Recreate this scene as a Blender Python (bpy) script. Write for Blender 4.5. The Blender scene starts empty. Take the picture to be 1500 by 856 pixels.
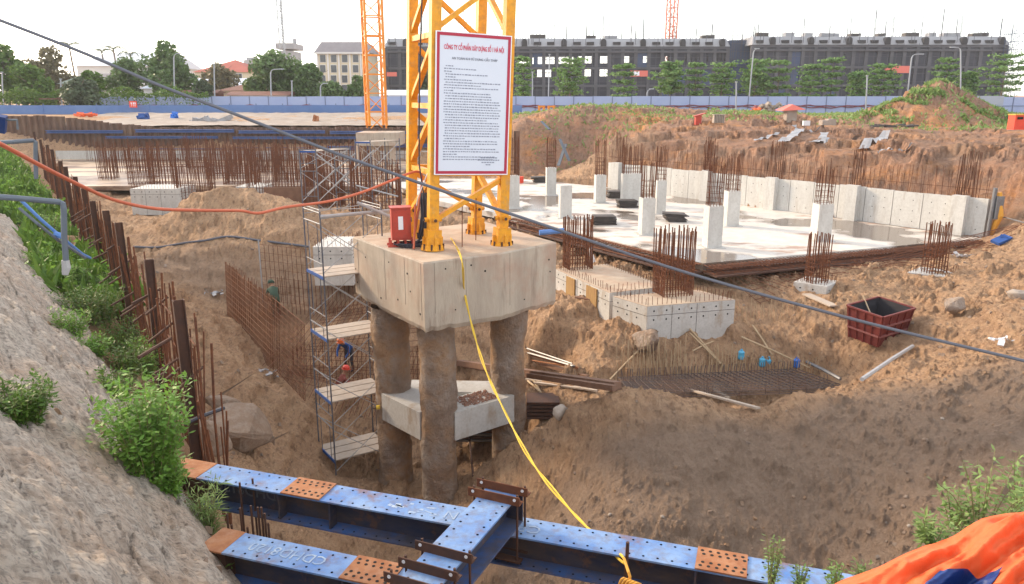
import bpy, math, random
import numpy as np
from mathutils import Vector, Matrix, Euler
R = math.radians
random.seed(7); rng = np.random.default_rng(7)
sc = bpy.context.scene
col = sc.collection

# ------------------------------------------------------------------ camera
CAMZ, F, CX, CY, PITCH = 2.4, 1125.0, 750.0, 428.0, R(14.36)
cd = bpy.data.cameras.new('camera'); cam = bpy.data.objects.new('camera', cd); col.objects.link(cam)
cam.location = (0, 0, CAMZ); cam.rotation_euler = (R(90) - PITCH, 0, 0)
cd.sensor_fit = 'HORIZONTAL'; cd.sensor_width = 36; cd.lens = F / 1500 * 36
cd.clip_start = .1; cd.clip_end = 6000
sc.camera = cam

# ------------------------------------------------------------------ light
SUN_EL, SUN_AZ = R(22), R(-56)         # azimuth from +Y, negative = left
w = bpy.data.worlds.new('World'); sc.world = w; w.use_nodes = True
nt = w.node_tree; nt.nodes.clear()
wo = nt.nodes.new('ShaderNodeOutputWorld'); bg = nt.nodes.new('ShaderNodeBackground')
sky = nt.nodes.new('ShaderNodeTexSky'); sky.sky_type = 'NISHITA'; sky.sun_disc = False
sky.sun_elevation = SUN_EL; sky.sun_rotation = SUN_AZ
sky.air_density = 1.0; sky.dust_density = 1.0; sky.ozone_density = 1.0
hs = nt.nodes.new('ShaderNodeHueSaturation'); hs.inputs['Saturation'].default_value = .5
nt.links.new(sky.outputs[0], hs.inputs['Color'])
ad = nt.nodes.new('ShaderNodeMix'); ad.data_type = 'RGBA'; ad.blend_type = 'ADD'; ad.inputs[0].default_value = 1   # bright even haze veil over the clear sky
nt.links.new(hs.outputs[0], ad.inputs[6]); ad.inputs[7].default_value = (3.35, 3.26, 3.12, 1); nt.links.new(ad.outputs[2], bg.inputs[0])
bg.inputs[1].default_value = .13
nt.links.new(bg.outputs[0], wo.inputs[0])
sd = bpy.data.lights.new('sun', 'SUN'); so = bpy.data.objects.new('sun', sd); col.objects.link(so)
sd.energy = 2.5; sd.angle = R(9); sd.color = (1, .77, .52)
tosun = Vector((math.sin(SUN_AZ) * math.cos(SUN_EL), math.cos(SUN_AZ) * math.cos(SUN_EL), math.sin(SUN_EL)))
so.rotation_euler = (-tosun).to_track_quat('-Z', 'Y').to_euler()
sc.view_settings.view_transform = 'Standard'; sc.view_settings.look = 'None'
sc.view_settings.gamma = 1; sc.view_settings.use_curve_mapping = False
sc.view_settings.exposure = 1.0

# ------------------------------------------------------------------ pixel helpers (survey of the photograph)
cp, sp = math.cos(PITCH), math.sin(PITCH)
def ray(px, py):
    u = (px - CX) / F; v = (CY - py) / F
    return Vector((u, cp + v * sp, -sp + v * cp))
def at_z(px, py, z):
    d = ray(px, py); t = (z - CAMZ) / d.z
    return Vector((d.x * t, d.y * t, z))
def at_y(px, py, Y):
    d = ray(px, py); t = Y / d.y
    return Vector((d.x * t, Y, CAMZ + d.z * t))

# ------------------------------------------------------------------ object helpers
WL = {}
def link(o, parent=None, wl=(0, 0, 0)):
    col.objects.link(o)
    if parent is not None: o.parent = parent
    WL[o.name] = Vector(wl)
    return o
def tag(o, label=None, cat=None, group=None, kind=None):
    if label: o['label'] = label
    if cat: o['category'] = cat
    if group: o['group'] = group
    if kind: o['kind'] = kind
    return o
def thing(name, label, cat, loc=(0, 0, 0), rz=0, group=None):
    o = bpy.data.objects.new(name, None); o.empty_display_size = .2
    o.location = loc; o.rotation_euler = (0, 0, rz)
    link(o, None, loc)
    return tag(o, label, cat, group)
def mesh_obj(name, me, mat, parent=None, wl=None, smooth=False):
    if mat is not None:
        me.materials.clear(); me.materials.append(mat)
    if smooth:
        me.polygons.foreach_set('use_smooth', [True] * len(me.polygons))
    o = bpy.data.objects.new(name, me)
    return link(o, parent, wl if wl is not None else (WL[parent.name] if parent else (0, 0, 0)))
def kids(o): return [c for c in bpy.data.objects if c.parent == o]
CHILD = {}
def copy_tree(o, parent=None, ch=None):
    c = o.copy(); col.objects.link(c); WL[c.name] = WL.get(o.name, Vector())
    if parent is not None: c.parent = parent
    for k in list(o.children): copy_tree(k, c)
    return c

class MB:
    def __init__(s): s.v = []; s.f = []
    def add(s, vs, fs):
        n = len(s.v); s.v += [tuple(p) for p in vs]; s.f += [tuple(i + n for i in q) for q in fs]; return s
    def box(s, c, d, rot=None, taper=1.0):
        c = Vector(c); hx, hy, hz = d[0] / 2, d[1] / 2, d[2] / 2; vs = []
        for z, k in ((-hz, taper), (hz, 1.0)):
            for x, y in ((-hx, -hy), (hx, -hy), (hx, hy), (-hx, hy)):
                p = Vector((x * k, y * k, z)); p = rot @ p if rot is not None else p; vs.append(c + p)
        return s.add(vs, [(3, 2, 1, 0), (4, 5, 6, 7), (0, 1, 5, 4), (1, 2, 6, 5), (2, 3, 7, 6), (3, 0, 4, 7)])
    def bar(s, p, q, w, h=None, up=(0, 0, 1)):
        p = Vector(p); q = Vector(q); h = h or w; d = (q - p)
        if d.length < 1e-6: return s
        d.normalize(); up = Vector(up)
        if abs(d.dot(up)) > .98: up = Vector((1, 0, 0)) if abs(d.x) < .9 else Vector((0, 1, 0))
        a = d.cross(up).normalized(); b = a.cross(d).normalized(); vs = []
        for e in (p, q):
            for i, j in ((-1, -1), (1, -1), (1, 1), (-1, 1)): vs.append(e + a * (i * w / 2) + b * (j * h / 2))
        return s.add(vs, [(3, 2, 1, 0), (4, 5, 6, 7), (0, 1, 5, 4), (1, 2, 6, 5), (2, 3, 7, 6), (3, 0, 4, 7)])
    def rod(s, p, q, r, n=3):
        p = Vector(p); q = Vector(q); d = (q - p).normalized()
        up = Vector((1, 0, 0)) if abs(d.z) > .7 else Vector((0, 0, 1))
        a = d.cross(up).normalized(); b = d.cross(a); vs = []
        for e in (p, q):
            for k in range(n):
                t = 2 * math.pi * k / n; vs.append(e + (a * math.cos(t) + b * math.sin(t)) * r)
        fs = [(k, (k + 1) % n, n + (k + 1) % n, n + k) for k in range(n)]
        fs += [tuple(range(n - 1, -1, -1)), tuple(range(n, 2 * n))]
        return s.add(vs, fs)
    def tube(s, pts, r, n=8, caps=True):
        pts = [Vector(p) for p in pts]; m = len(pts); vs = []
        rr = r if isinstance(r, (list, tuple)) else [r] * m; prev = None
        for i, p in enumerate(pts):
            d = (pts[min(i + 1, m - 1)] - pts[max(i - 1, 0)]).normalized()
            if prev is None:
                up = Vector((0, 0, 1)) if abs(d.z) < .9 else Vector((1, 0, 0)); a = d.cross(up).normalized()
            else:
                a = (prev - d * prev.dot(d)); a = a.normalized() if a.length > 1e-5 else d.orthogonal().normalized()
            prev = a; b = d.cross(a)
            for k in range(n):
                t = 2 * math.pi * k / n; vs.append(p + (a * math.cos(t) + b * math.sin(t)) * rr[i])
        fs = []
        for i in range(m - 1):
            for k in range(n):
                fs.append((i * n + k, i * n + (k + 1) % n, (i + 1) * n + (k + 1) % n, (i + 1) * n + k))
        if caps: fs += [tuple(range(n - 1, -1, -1)), tuple(range((m - 1) * n, m * n))]
        return s.add(vs, fs)
    def prism(s, poly, z0, z1):
        n = len(poly)
        vs = [(p[0], p[1], z0) for p in poly] + [(p[0], p[1], z1) for p in poly]
        ar = sum(poly[i][0] * poly[(i + 1) % n][1] - poly[(i + 1) % n][0] * poly[i][1] for i in range(n))
        fs = [tuple(range(n - 1, -1, -1)), tuple(range(n, 2 * n))] + [(i, (i + 1) % n, n + (i + 1) % n, n + i) for i in range(n)]
        if ar < 0: fs = [tuple(reversed(q)) for q in fs]
        return s.add(vs, fs)
    def disc(s, c, nrm, r, n=8, th=.004):
        c = Vector(c); nrm = Vector(nrm).normalized(); return s.tube([c - nrm * th, c + nrm * th], r, n)
    def mesh(s, name, off=(0, 0, 0)):
        me = bpy.data.meshes.new(name); o = Vector(off)
        if o.length > 0: vs = [(a - o.x, b - o.y, c - o.z) for a, b, c in s.v]
        else: vs = s.v
        me.from_pydata(vs, [], s.f); me.update(); return me
    def build(s, name, mat, parent=None, local=False, smooth=False, origin=None):
        if local or (parent is None and origin is None): off = (0, 0, 0)
        elif parent is not None: off = WL[parent.name]
        else: off = origin
        o = mesh_obj(name, s.mesh(name, off), mat, parent, None, smooth)
        if parent is None and origin is not None: o.location = origin; WL[o.name] = Vector(origin)
        return o
def grid_mesh(name, P, mat, smooth=True, flip=False):
    n, m = P.shape[:2]; idx = np.arange(n * m).reshape(n, m)
    a, b, c, d = idx[:-1, :-1].ravel(), idx[:-1, 1:].ravel(), idx[1:, 1:].ravel(), idx[1:, :-1].ravel()
    q = np.stack([a, d, c, b] if flip else [a, b, c, d], 1)
    me = bpy.data.meshes.new(name); me.vertices.add(n * m); me.vertices.foreach_set('co', P.reshape(-1).astype(np.float32))
    me.loops.add(q.size); me.loops.foreach_set('vertex_index', q.ravel().astype(np.int32))
    me.polygons.add(len(q)); me.polygons.foreach_set('loop_start', (np.arange(len(q)) * 4).astype(np.int32))
    me.polygons.foreach_set('loop_total', np.full(len(q), 4, np.int32))
    if smooth: me.polygons.foreach_set('use_smooth', np.ones(len(q), bool))
    me.update(calc_edges=True); me.validate()
    if mat: me.materials.append(mat)
    return me

# ------------------------------------------------------------------ numeric noise
def vnoise(x, y, seed=0):
    xi = np.floor(x).astype(np.int64); yi = np.floor(y).astype(np.int64); fx = x - xi; fy = y - yi
    fx = fx * fx * (3 - 2 * fx); fy = fy * fy * (3 - 2 * fy)
    def h(a, b):
        n = (a * 374761393 + b * 668265263 + seed * 974634777) & 0x7fffffff
        n = ((n ^ (n >> 13)) * 1274126177) & 0x7fffffff
        return ((n ^ (n >> 16)) & 0xffff) / 65535.0
    return (h(xi, yi) * (1 - fx) + h(xi + 1, yi) * fx) * (1 - fy) + (h(xi, yi + 1) * (1 - fx) + h(xi + 1, yi + 1) * fx) * fy
def fbm(x, y, seed=0, oct=4, gain=.5):
    s = 0; a = 1; t = 0
    for k in range(oct):
        s = s + a * (vnoise(x, y, seed + k * 17) - .5) * 2; t += a; a *= gain; x = x * 2.03 + 5.1; y = y * 2.03 - 3.7
    return s / t

# ------------------------------------------------------------------ materials
M = {}
HAZE = .00032
def node(nt, t, **kw):
    n = nt.nodes.new(t)
    for k, v in kw.items():
        if k.startswith('_'): setattr(n, k[1:], v)
        else: n.inputs[k].default_value = v
    return n
def c4(c): return (c[0], c[1], c[2], 1)
def mat(name, base, rough=.7, metal=0, alt=None, scale=3.0, amount=.6, detail=6, bump=0, bscale=None, bdist=.02,
        stretch=None, alt2=None, scale2=20, amount2=.4, alt3=None, scale3=3, amount3=.6, stretch3=None, lo3=.56, hi3=.68, spec=.4, lo=.35, hi=.65, coords='pos', trans=0):
    m = bpy.data.materials.new(name); m.use_nodes = True; nt = m.node_tree; L = nt.links.new
    b = nt.nodes['Principled BSDF']; b.inputs['Roughness'].default_value = rough; b.inputs['Metallic'].default_value = metal
    b.inputs['Specular IOR Level'].default_value = spec
    if coords == 'pos': g = nt.nodes.new('ShaderNodeNewGeometry'); vec = g.outputs['Position']
    else: g = nt.nodes.new('ShaderNodeTexCoord'); vec = g.outputs['Object']
    if stretch:
        mp = nt.nodes.new('ShaderNodeMapping'); mp.inputs['Scale'].default_value = stretch
        L(vec, mp.inputs['Vector']); vec2 = mp.outputs[0]
    else: vec2 = vec
    cur = None
    def layer(cur, c, sc_, am, v, sd, lo_, hi_):
        n = node(nt, 'ShaderNodeTexNoise', Scale=sc_, Detail=detail, Roughness=.65); L(v, n.inputs['Vector'])
        mr = node(nt, 'ShaderNodeMapRange'); mr.inputs['From Min'].default_value = lo_; mr.inputs['From Max'].default_value = hi_
        mr.inputs['To Max'].default_value = am; L(n.outputs['Fac'], mr.inputs['Value'])
        mx = nt.nodes.new('ShaderNodeMix'); mx.data_type = 'RGBA'
        if cur is None: mx.inputs[6].default_value = c4(base)
        else: L(cur, mx.inputs[6])
        mx.inputs[7].default_value = c4(c); L(mr.outputs[0], mx.inputs[0]); return mx.outputs[2]
    if alt: cur = layer(cur, alt, scale, amount, vec2, 0, lo, hi)
    if alt2: cur = layer(cur, alt2, scale2, amount2, vec, 1, .45, .7)
    if alt3:
        v3 = vec
        if stretch3:
            m3 = nt.nodes.new('ShaderNodeMapping'); m3.inputs['Scale'].default_value = stretch3; L(vec, m3.inputs['Vector']); v3 = m3.outputs[0]
        cur = layer(cur, alt3, scale3, amount3, v3, 2, lo3, hi3)
    if cur is None: b.inputs['Base Color'].default_value = c4(base)
    else: L(cur, b.inputs['Base Color'])
    if bump:
        n = node(nt, 'ShaderNodeTexNoise', Scale=bscale or scale * 4, Detail=8, Roughness=.7); L(vec2, n.inputs['Vector'])
        bp = node(nt, 'ShaderNodeBump', Strength=bump, Distance=bdist); L(n.outputs['Fac'], bp.inputs['Height'])
        L(bp.outputs[0], b.inputs['Normal'])
    if trans:
        tr = nt.nodes.new('ShaderNodeBsdfTranslucent'); ms = node(nt, 'ShaderNodeMixShader', Fac=trans)
        if cur is None: tr.inputs[0].default_value = c4(base)
        else: L(cur, tr.inputs[0])
        L(b.outputs[0], ms.inputs[1]); L(tr.outputs[0], ms.inputs[2]); L(ms.outputs[0], nt.nodes['Material Output'].inputs[0])
    M[name] = m; return m

mat('concrete_white', (.56, .55, .53), .8, alt=(.40, .38, .35), scale=1.2, amount=.55, alt2=(.30, .29, .27), scale2=14, amount2=.4, bump=.3, bscale=25, bdist=.01, alt3=(.34, .26, .19), scale3=1.7, amount3=.75, stretch3=(1.5, 1.5, .6), lo3=.54, hi3=.68)
mat('concrete_wall', (.60, .59, .56), .8, alt=(.42, .40, .37), scale=1.0, amount=.5, stretch=(3, 3, .6), alt2=(.36, .34, .31), scale2=9, amount2=.4, bump=.3, bscale=20, bdist=.01, alt3=(.36, .31, .26), scale3=2.2, amount3=.55, stretch3=(2, 2, .35), lo3=.56, hi3=.70)
mat('concrete_block', (.50, .425, .34), .85, alt=(.31, .25, .20), scale=1.1, amount=.65, stretch=(1.8, 1.8, .45), alt2=(.40, .22, .15), scale2=.8, amount2=.6, bump=.5, bscale=12, bdist=.03, alt3=(.24, .18, .14), scale3=1.6, amount3=.75, stretch3=(2.5, 2.5, .3), lo3=.55, hi3=.70)
mat('concrete_top', (.50, .40, .30), .9, alt=(.34, .25, .18), scale=1.5, amount=.7, alt2=(.42, .20, .12), scale2=1.3, amount2=.35, bump=.4, bscale=18, bdist=.02)
mat('pile_earth', (.34, .245, .185), .95, alt=(.50, .30, .165), scale=.7, amount=.8, alt2=(.46, .39, .34), scale2=1.4, amount2=.95, alt3=(.20, .14, .105), scale3=2.2, amount3=.55, bump=1.0, bscale=5.5, bdist=.22, stretch=(1.2, 1.2, 1), detail=12, lo=.42, hi=.58)
mat('rust', (.16, .060, .030), .85, alt=(.075, .032, .022), scale=4, amount=.8, alt2=(.27, .10, .04), scale2=9, amount2=.6, spec=.25)
mat('rust_bright', (.40, .17, .075), .85, alt=(.25, .085, .035), scale=5, amount=.8, alt2=(.46, .27, .17), scale2=9, amount2=.5, bump=.2, bscale=60, bdist=.004)
mat('rust_dark', (.065, .034, .026), .8, alt=(.13, .055, .03), scale=5, amount=.6)
mat('sheet_rust', (.17, .095, .065), .85, alt=(.10, .065, .055), scale=1.2, amount=.7, stretch=(2, 2, .5), alt2=(.24, .16, .11), scale2=.5, amount2=.6)
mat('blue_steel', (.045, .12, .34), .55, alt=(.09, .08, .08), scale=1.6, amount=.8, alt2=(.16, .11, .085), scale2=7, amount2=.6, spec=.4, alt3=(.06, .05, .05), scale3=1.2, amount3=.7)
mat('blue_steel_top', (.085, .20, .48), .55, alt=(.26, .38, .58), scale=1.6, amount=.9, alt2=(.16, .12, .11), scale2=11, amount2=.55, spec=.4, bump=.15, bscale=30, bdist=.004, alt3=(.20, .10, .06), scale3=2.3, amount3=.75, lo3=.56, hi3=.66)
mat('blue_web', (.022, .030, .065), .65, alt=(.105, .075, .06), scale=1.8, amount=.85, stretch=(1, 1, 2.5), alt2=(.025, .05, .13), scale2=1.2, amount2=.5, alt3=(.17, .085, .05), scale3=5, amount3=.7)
mat('blue_far', (.055, .11, .30), .6, alt=(.12, .17, .34), scale=.8, amount=.7)
mat('hole', (.015, .013, .012), .9)
mat('crane_yellow', (.80, .36, .010), .45, alt=(.68, .26, .010), scale=1.5, amount=.6, alt2=(.30, .12, .04), scale2=7, amount2=.45, spec=.4, alt3=(.42, .30, .16), scale3=2.5, amount3=.5)
mat('crane_orange', (.78, .29, .02), .5, alt=(.55, .13, .02), scale=1, amount=.6)
mat('crane_red', (.60, .13, .06), .5, alt=(.5, .2, .12), scale=1, amount=.6)
mat('red_paint', (.50, .065, .04), .5, alt=(.36, .04, .03), scale=5, amount=.5, alt2=(.2, .06, .04), scale2=12, amount2=.3)
mat('red_bright', (.75, .07, .03), .6, alt=(.6, .05, .03), scale=3, amount=.5)
mat('paper', (.80, .83, .90), .6)
mat('sign_board', (.66, .70, .80), .35, alt=(.62, .66, .76), scale=2, amount=.5)
mat('sign_red', (.42, .015, .05), .4)
mat('letter_red', (.62, .01, .06), .5)
mat('letter_grey', (.16, .17, .22), .6)
mat('letter_body', (.26, .28, .36), .6)
mat('letter_white', (.42, .49, .58), .7, alt=(.17, .27, .46), scale=9, amount=.85)
mat('black_cable', (.035, .033, .045), .45)
mat('grey_cable', (.115, .12, .145), .6)
mat('steel_grey', (.20, .21, .23), .45, metal=.3, alt=(.12, .09, .07), scale=6, amount=.5)
mat('scaf_blue', (.075, .09, .13), .5, alt=(.18, .16, .15), scale=4, amount=.7)
mat('galv', (.40, .40, .41), .5, alt=(.28, .26, .25), scale=5, amount=.5)
mat('plank', (.44, .37, .31), .8, alt=(.42, .34, .27), scale=2, amount=.6, stretch=(4, 1, 4), alt2=(.34, .24, .17), scale2=6, amount2=.4)
mat('bamboo', (.50, .38, .24), .7, alt=(.36, .24, .14), scale=3, amount=.6)
mat('timber', (.16, .085, .055), .8, alt=(.25, .14, .09), scale=3, amount=.6)
mat('pvc', (.12, .145, .18), .5, alt=(.09, .105, .13), scale=3, amount=.5)
mat('pvc_blue', (.10, .22, .52), .5)
mat('hose_orange', (.56, .14, .07), .6, alt=(.46, .11, .06), scale=3, amount=.5)
mat('rope_yellow', (.74, .50, .05), .7, alt=(.55, .36, .04), scale=20, amount=.6)
mat('strap_orange', (.70, .34, .05), .7)
mat('tarp_orange', (.80, .12, .025), .6, alt=(.82, .20, .075), scale=2.2, amount=.7, bump=.5, bscale=16, bdist=.02, trans=.12)
mat('tarp_blue', (.006, .032, .16), .5, bump=.3, bscale=10, bdist=.02)
mat('tarp_pink', (.66, .16, .12), .6)
mat('plastic_white', (.72, .72, .74), .5)
mat('plastic_clear', (.36, .37, .40), .45, alt=(.24, .21, .20), scale=2.5, amount=.8)
mat('plastic_blue', (.02, .16, .62), .4)
mat('plastic_cyan', (.10, .42, .66), .4)
mat('skip_red', (.17, .030, .026), .6, alt=(.11, .025, .022), scale=3, amount=.6, alt2=(.26, .07, .05), scale2=10, amount2=.35)
mat('skip_rib', (.27, .10, .09), .6)
mat('skip_in', (.028, .026, .032), .8)
mat('rock', (.29, .20, .14), .9, alt=(.17, .115, .08), scale=1.5, amount=.7, alt2=(.42, .35, .29), scale2=6, amount2=.5, bump=.7, bscale=8, bdist=.05)
mat('rock_pale', (.40, .34, .29), .9, alt=(.27, .22, .18), scale=4, amount=.7, bump=.6, bscale=9, bdist=.04)
mat('fence_panel', (.30, .37, .58), .55, alt=(.36, .43, .62), scale=.35, amount=.8)
mat('fence_grey', (.36, .39, .46), .6, alt=(.30, .33, .40), scale=.5, amount=.6)
mat('fence_post', (.14, .17, .27), .6)
mat('barrier_blue', (.09, .17, .38), .6, alt=(.13, .22, .44), scale=.5, amount=.8)
mat('cable_red', (.22, .06, .07), .6)
mat('leaf', (.070, .155, .022), .55, alt=(.16, .25, .035), scale=5, amount=.8, alt2=(.03, .08, .016), scale2=2.2, amount2=.5, trans=.3)
mat('leaf_fresh', (.15, .32, .05), .55, alt=(.27, .42, .07), scale=6, amount=.8, alt2=(.05, .14, .02), scale2=3, amount2=.5, trans=.35)
mat('leaf_weed', (.19, .31, .09), .55, alt=(.34, .42, .13), scale=8, amount=.8, alt2=(.06, .12, .03), scale2=4, amount2=.5, trans=.3)
mat('leaf_tree', (.10, .175, .06), .6, alt=(.17, .25, .08), scale=.9, amount=.8, alt2=(.035, .07, .025), scale2=.5, amount2=.5, trans=.25)
mat('leaf_tier', (.13, .25, .075), .6, alt=(.22, .34, .10), scale=1.3, amount=.8, alt2=(.05, .11, .045), scale2=.7, amount2=.5, trans=.3)
mat('leaf_dark', (.075, .11, .06), .6, alt=(.11, .14, .07), scale=.8, amount=.8, trans=.2)
mat('leaf_brown', (.15, .15, .075), .6, alt=(.23, .18, .10), scale=.8, amount=.8, trans=.25)
mat('bark', (.16, .12, .09), .9, alt=(.26, .22, .18), scale=3, amount=.6)
mat('stem', (.20, .21, .08), .8, alt=(.26, .18, .10), scale=5, amount=.6)
mat('net', (.030, .032, .050), .75, alt=(.065, .066, .085), scale=.12, amount=.8, alt2=(.026, .026, .036), scale2=.35, amount2=.7)
mat('net_blue', (.05, .075, .15), .75, alt=(.075, .10, .18), scale=.2, amount=.8)
mat('con_grey', (.085, .085, .10), .85, alt=(.12, .12, .135), scale=.25, amount=.8)
mat('con_pale', (.36, .36, .38), .85, alt=(.26, .26, .28), scale=.3, amount=.7)
mat('con_dark', (.045, .043, .048), .9)
mat('lit_open', (.62, .63, .66), .8, alt=(.45, .46, .50), scale=.6, amount=.7)
mat('house_cream', (.62, .56, .42), .85, alt=(.52, .46, .35), scale=.2, amount=.6)
mat('house_white', (.66, .66, .66), .85, alt=(.55, .54, .52), scale=.2, amount=.6)
mat('roof_grey', (.30, .27, .28), .8, alt=(.22, .20, .21), scale=.4, amount=.7)
mat('roof_white', (.62, .66, .74), .6)
mat('roof_red', (.40, .10, .07), .8, alt=(.30, .07, .05), scale=.5, amount=.7)
mat('roof_brown', (.24, .115, .09), .85, alt=(.16, .08, .065), scale=.5, amount=.7)
mat('roof_green', (.12, .17, .15), .7)
mat('glass', (.06, .07, .085), .15, spec=.6)
mat('lamp_grey', (.34, .36, .39), .5)
mat('skin', (.36, .20, .13), .6)
mat('cloth_blue', (.03, .09, .30), .85)
mat('cloth_green', (.05, .085, .06), .85)
mat('cloth_dark', (.04, .042, .06), .85)
mat('cloth_red', (.22, .06, .05), .85)
mat('helmet_orange', (.75, .16, .04), .4)
mat('helmet_red', (.65, .06, .04), .4)
mat('form_dark', (.055, .048, .045), .7, alt=(.11, .09, .08), scale=6, amount=.6)
mat('green_net', (.03, .10, .06), .8)
# ------------------------------------------------------------------ terrain: surveyed heights, interpolated
CP = []
def P(px, py, D=None, z=None):
    p = at_y(px, py, D) if D is not None else at_z(px, py, z); CP.append((p.x, p.y, p.z))
def W(x, y, z): CP.append((x, y, z))
def pile_x(Y): return -5 - .645 * (Y - 11.2)
def toe_x(Y): return -3 - .7 * (Y - 7)
# deep floor round the crane piles
for x, y, z in ((-5.5, 21.9, -9), (-3.6, 20, -9.05), (-2, 19.3, -9.0), (-3, 22, -9.1), (-1, 22.5, -8.9), (-4.5, 25, -8.7), (-1.5, 25, -8.3), (.2, 22.6, -8.5), (1.2, 25.5, -7.6), (-6, 24.2, -8.7),
                (-3, 17.5, -8.9), (-1.5, 16.4, -8.8), (.3, 16.5, -8.2), (-2.2, 27.5, -7.6), (-4.8, 28, -7.6), (-2, 30, -5.8), (-5, 31.5, -5.6), (-1, 14, -8.8), (-2.5, 13, -8.4), (.5, 13.5, -8)): W(x, y, z)
# left interior slope
for x, y in ((-14.5, 43), (-17, 43), (-11.5, 43), (-20, 42)): W(x, y, -4.2)
for a in ((330, 271, 38.3), (275, 286, 38.2), (385, 281, 38.3), (440, 302, 37.6), (300, 330, 36), (220, 340, 36), (400, 335, 35.4), (420, 352, 34.6), (350, 357, 34.2), (260, 362, 34), (350, 400, 33), (400, 425, 32.3), (460, 400, 33.5),
          (300, 450, 28), (333, 466, 29.9), (395, 540, 26.2), (447, 590, 23.2), (350, 560, 21.8), (420, 640, 20.6), (400, 690, 17.8), (250, 440, 27), (410, 462, 31), (430, 500, 29), (450, 540, 27.6),
          (500, 560, 27.2), (500, 450, 31.5), (480, 620, 24.4), (240, 395, 31), (210, 372, 34), (200, 345, 37.5), (300, 500, 24.3), (330, 640, 17.6), (300, 600, 18.3), (350, 780, 14.2), (450, 770, 15.6), (520, 830, 15.4), (400, 830, 13.6),
          (480, 330, 36.5), (520, 330, 38), (560, 300, 44), (520, 350, 35)): P(*a)
# sand between caps and lower mat
for a in ((950, 484, -5.05), (1010, 478, -5.0), (1072, 470, -4.95), (900, 466, -4.9), (922, 476, -4.98)): P(a[0], a[1], None, a[2])
for a in ((800, 470, 26), (815, 440, 27.6), (870, 480, 25.6), (900, 470, 25.4), (950, 520, 23.7), (1000, 490, 24.5), (830, 540, 23.2), (900, 560, 22.2), (1060, 480, 25), (1130, 470, 25.5), (1180, 500, 23.8), (1120, 440, 26.6),
          (1100, 405, 28.6), (1200, 440, 25.6), (1290, 505, 22.2), (1250, 470, 24), (1330, 470, 23), (1400, 500, 20.6), (1480, 450, 20.4), (1490, 400, 24.5), (1400, 400, 26.8), (1300, 420, 26), (1200, 400, 28.2), (1300, 540, 20.2), (1400, 530, 18.8),
          (1260, 562, 20.5), (760, 600, 22.8), (790, 560, 23.5)): P(*a)
for a in ((945, 578), (1000, 584), (1080, 590), (1150, 556), (1190, 558), (1110, 552), (1000, 566), (1060, 560), (1215, 568)): P(a[0], a[1], None, -6.45)
# foreground mound
for a in ((700, 690, 20.2), (760, 642, 19.5), (830, 600, 18.3), (900, 573, 17.5), (960, 573, 17.4), (1030, 590, 17.5), (1100, 603, 17.5), (1170, 575, 17.2), (1280, 566, 17), (1350, 556, 16.8), (1400, 550, 16.5), (1500, 530, 16),
          (900, 800, 13.7), (1200, 800, 13.2), (1400, 700, 13.1), (1480, 640, 13.3), (750, 800, 15.0), (1000, 700, 15.0), (1200, 700, 14.6), (1200, 840, 12.8), (700, 760, 17.2), (1500, 700, 12), (1300, 640, 15), (850, 700, 16.4), (1050, 640, 16.2), (1400, 620, 14.9), (1380, 800, 11.9), (1000, 840, 13)): P(*a)
for x, y, z in ((2, 9.5, -8.7), (5, 9.3, -8.4), (7.5, 8.5, -7.0), (10, 8.5, -5.6), (0, 10.5, -8.9), (14, 12, -3.2), (16, 16, -2.6), (6, 19.5, -6.2), (9, 19.3, -5.3), (4, 20, -6.3), (12, 19, -4.3), (0.5, 8, -8.6), (3.5, 6.6, -7.6), (7, 6, -5.2), (11, 5, -3.0), (18, 20, -2.6)): W(x, y, z)
# near bank beside the camera
for x in (.8, 2.5, 4.5, 7, 10): W(x, 3.6, -1.25); W(x, 4.5, -1.9); W(x, 1, -.6)
# slab shelf
for x, y in ((2, 40), (0, 36), (-1, 42), (8, 40), (8, 30.5), (12, 33), (18, 33), (4, 48), (0, 52), (-4, 60), (3, 60), (-3, 48), (14, 36), (10, 44), (5, 33.5), (-6, 66), (0, 66), (3, 66)): W(x, y, -4.15)
for a in ((780, 340, None, -4.2), (900, 370, None, -4.3), (1100, 392, None, -4.3), (1300, 375, None, -4.2), (1380, 362, None, -4.1), (850, 370, None, -4.4), (1430, 365, None, -3.9)): P(*a)
# right bank
wa = Vector((6.54, 52.7)); wb = Vector((20.9, 33.6)); wn = Vector((.799, .601))
for t in (0, .2, .4, .6, .8, 1.0):
    p = wa.lerp(wb, t)
    for d, z in ((.8, -3.6), (1.9, -3.3), (2.35, -2.3), (2.9, -1.15 + .45 * t)): W(p.x + wn.x * d, p.y + wn.y * d, z)
for a in ((1480, 350, 31), (1480, 300, 34.5), (1480, 262, 36), (1480, 240, 37), (1480, 217, 40), (1480, 190, 58), (1380, 215, 44), (1300, 210, 48), (1200, 215, 50), (1200, 190, 57), (1100, 190, 59), (1000, 205, 55), (1000, 182, 63), (900, 203, 57), (900, 174, 70), (950, 195, 59),
          (1400, 195, 56), (850, 172, 71), (800, 175, 72), (770, 175, 72), (1460, 380, 27.5), (1500, 330, 31.5), (1500, 300, 33.5)): P(*a)
W(40, 40, 0); W(60, 30, 0); W(30, 25, -1); W(40, 15, -1)
for x in (-1, 3, 6): W(x, 69, -3.6); W(x, 70.4, -1.2)
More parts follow.
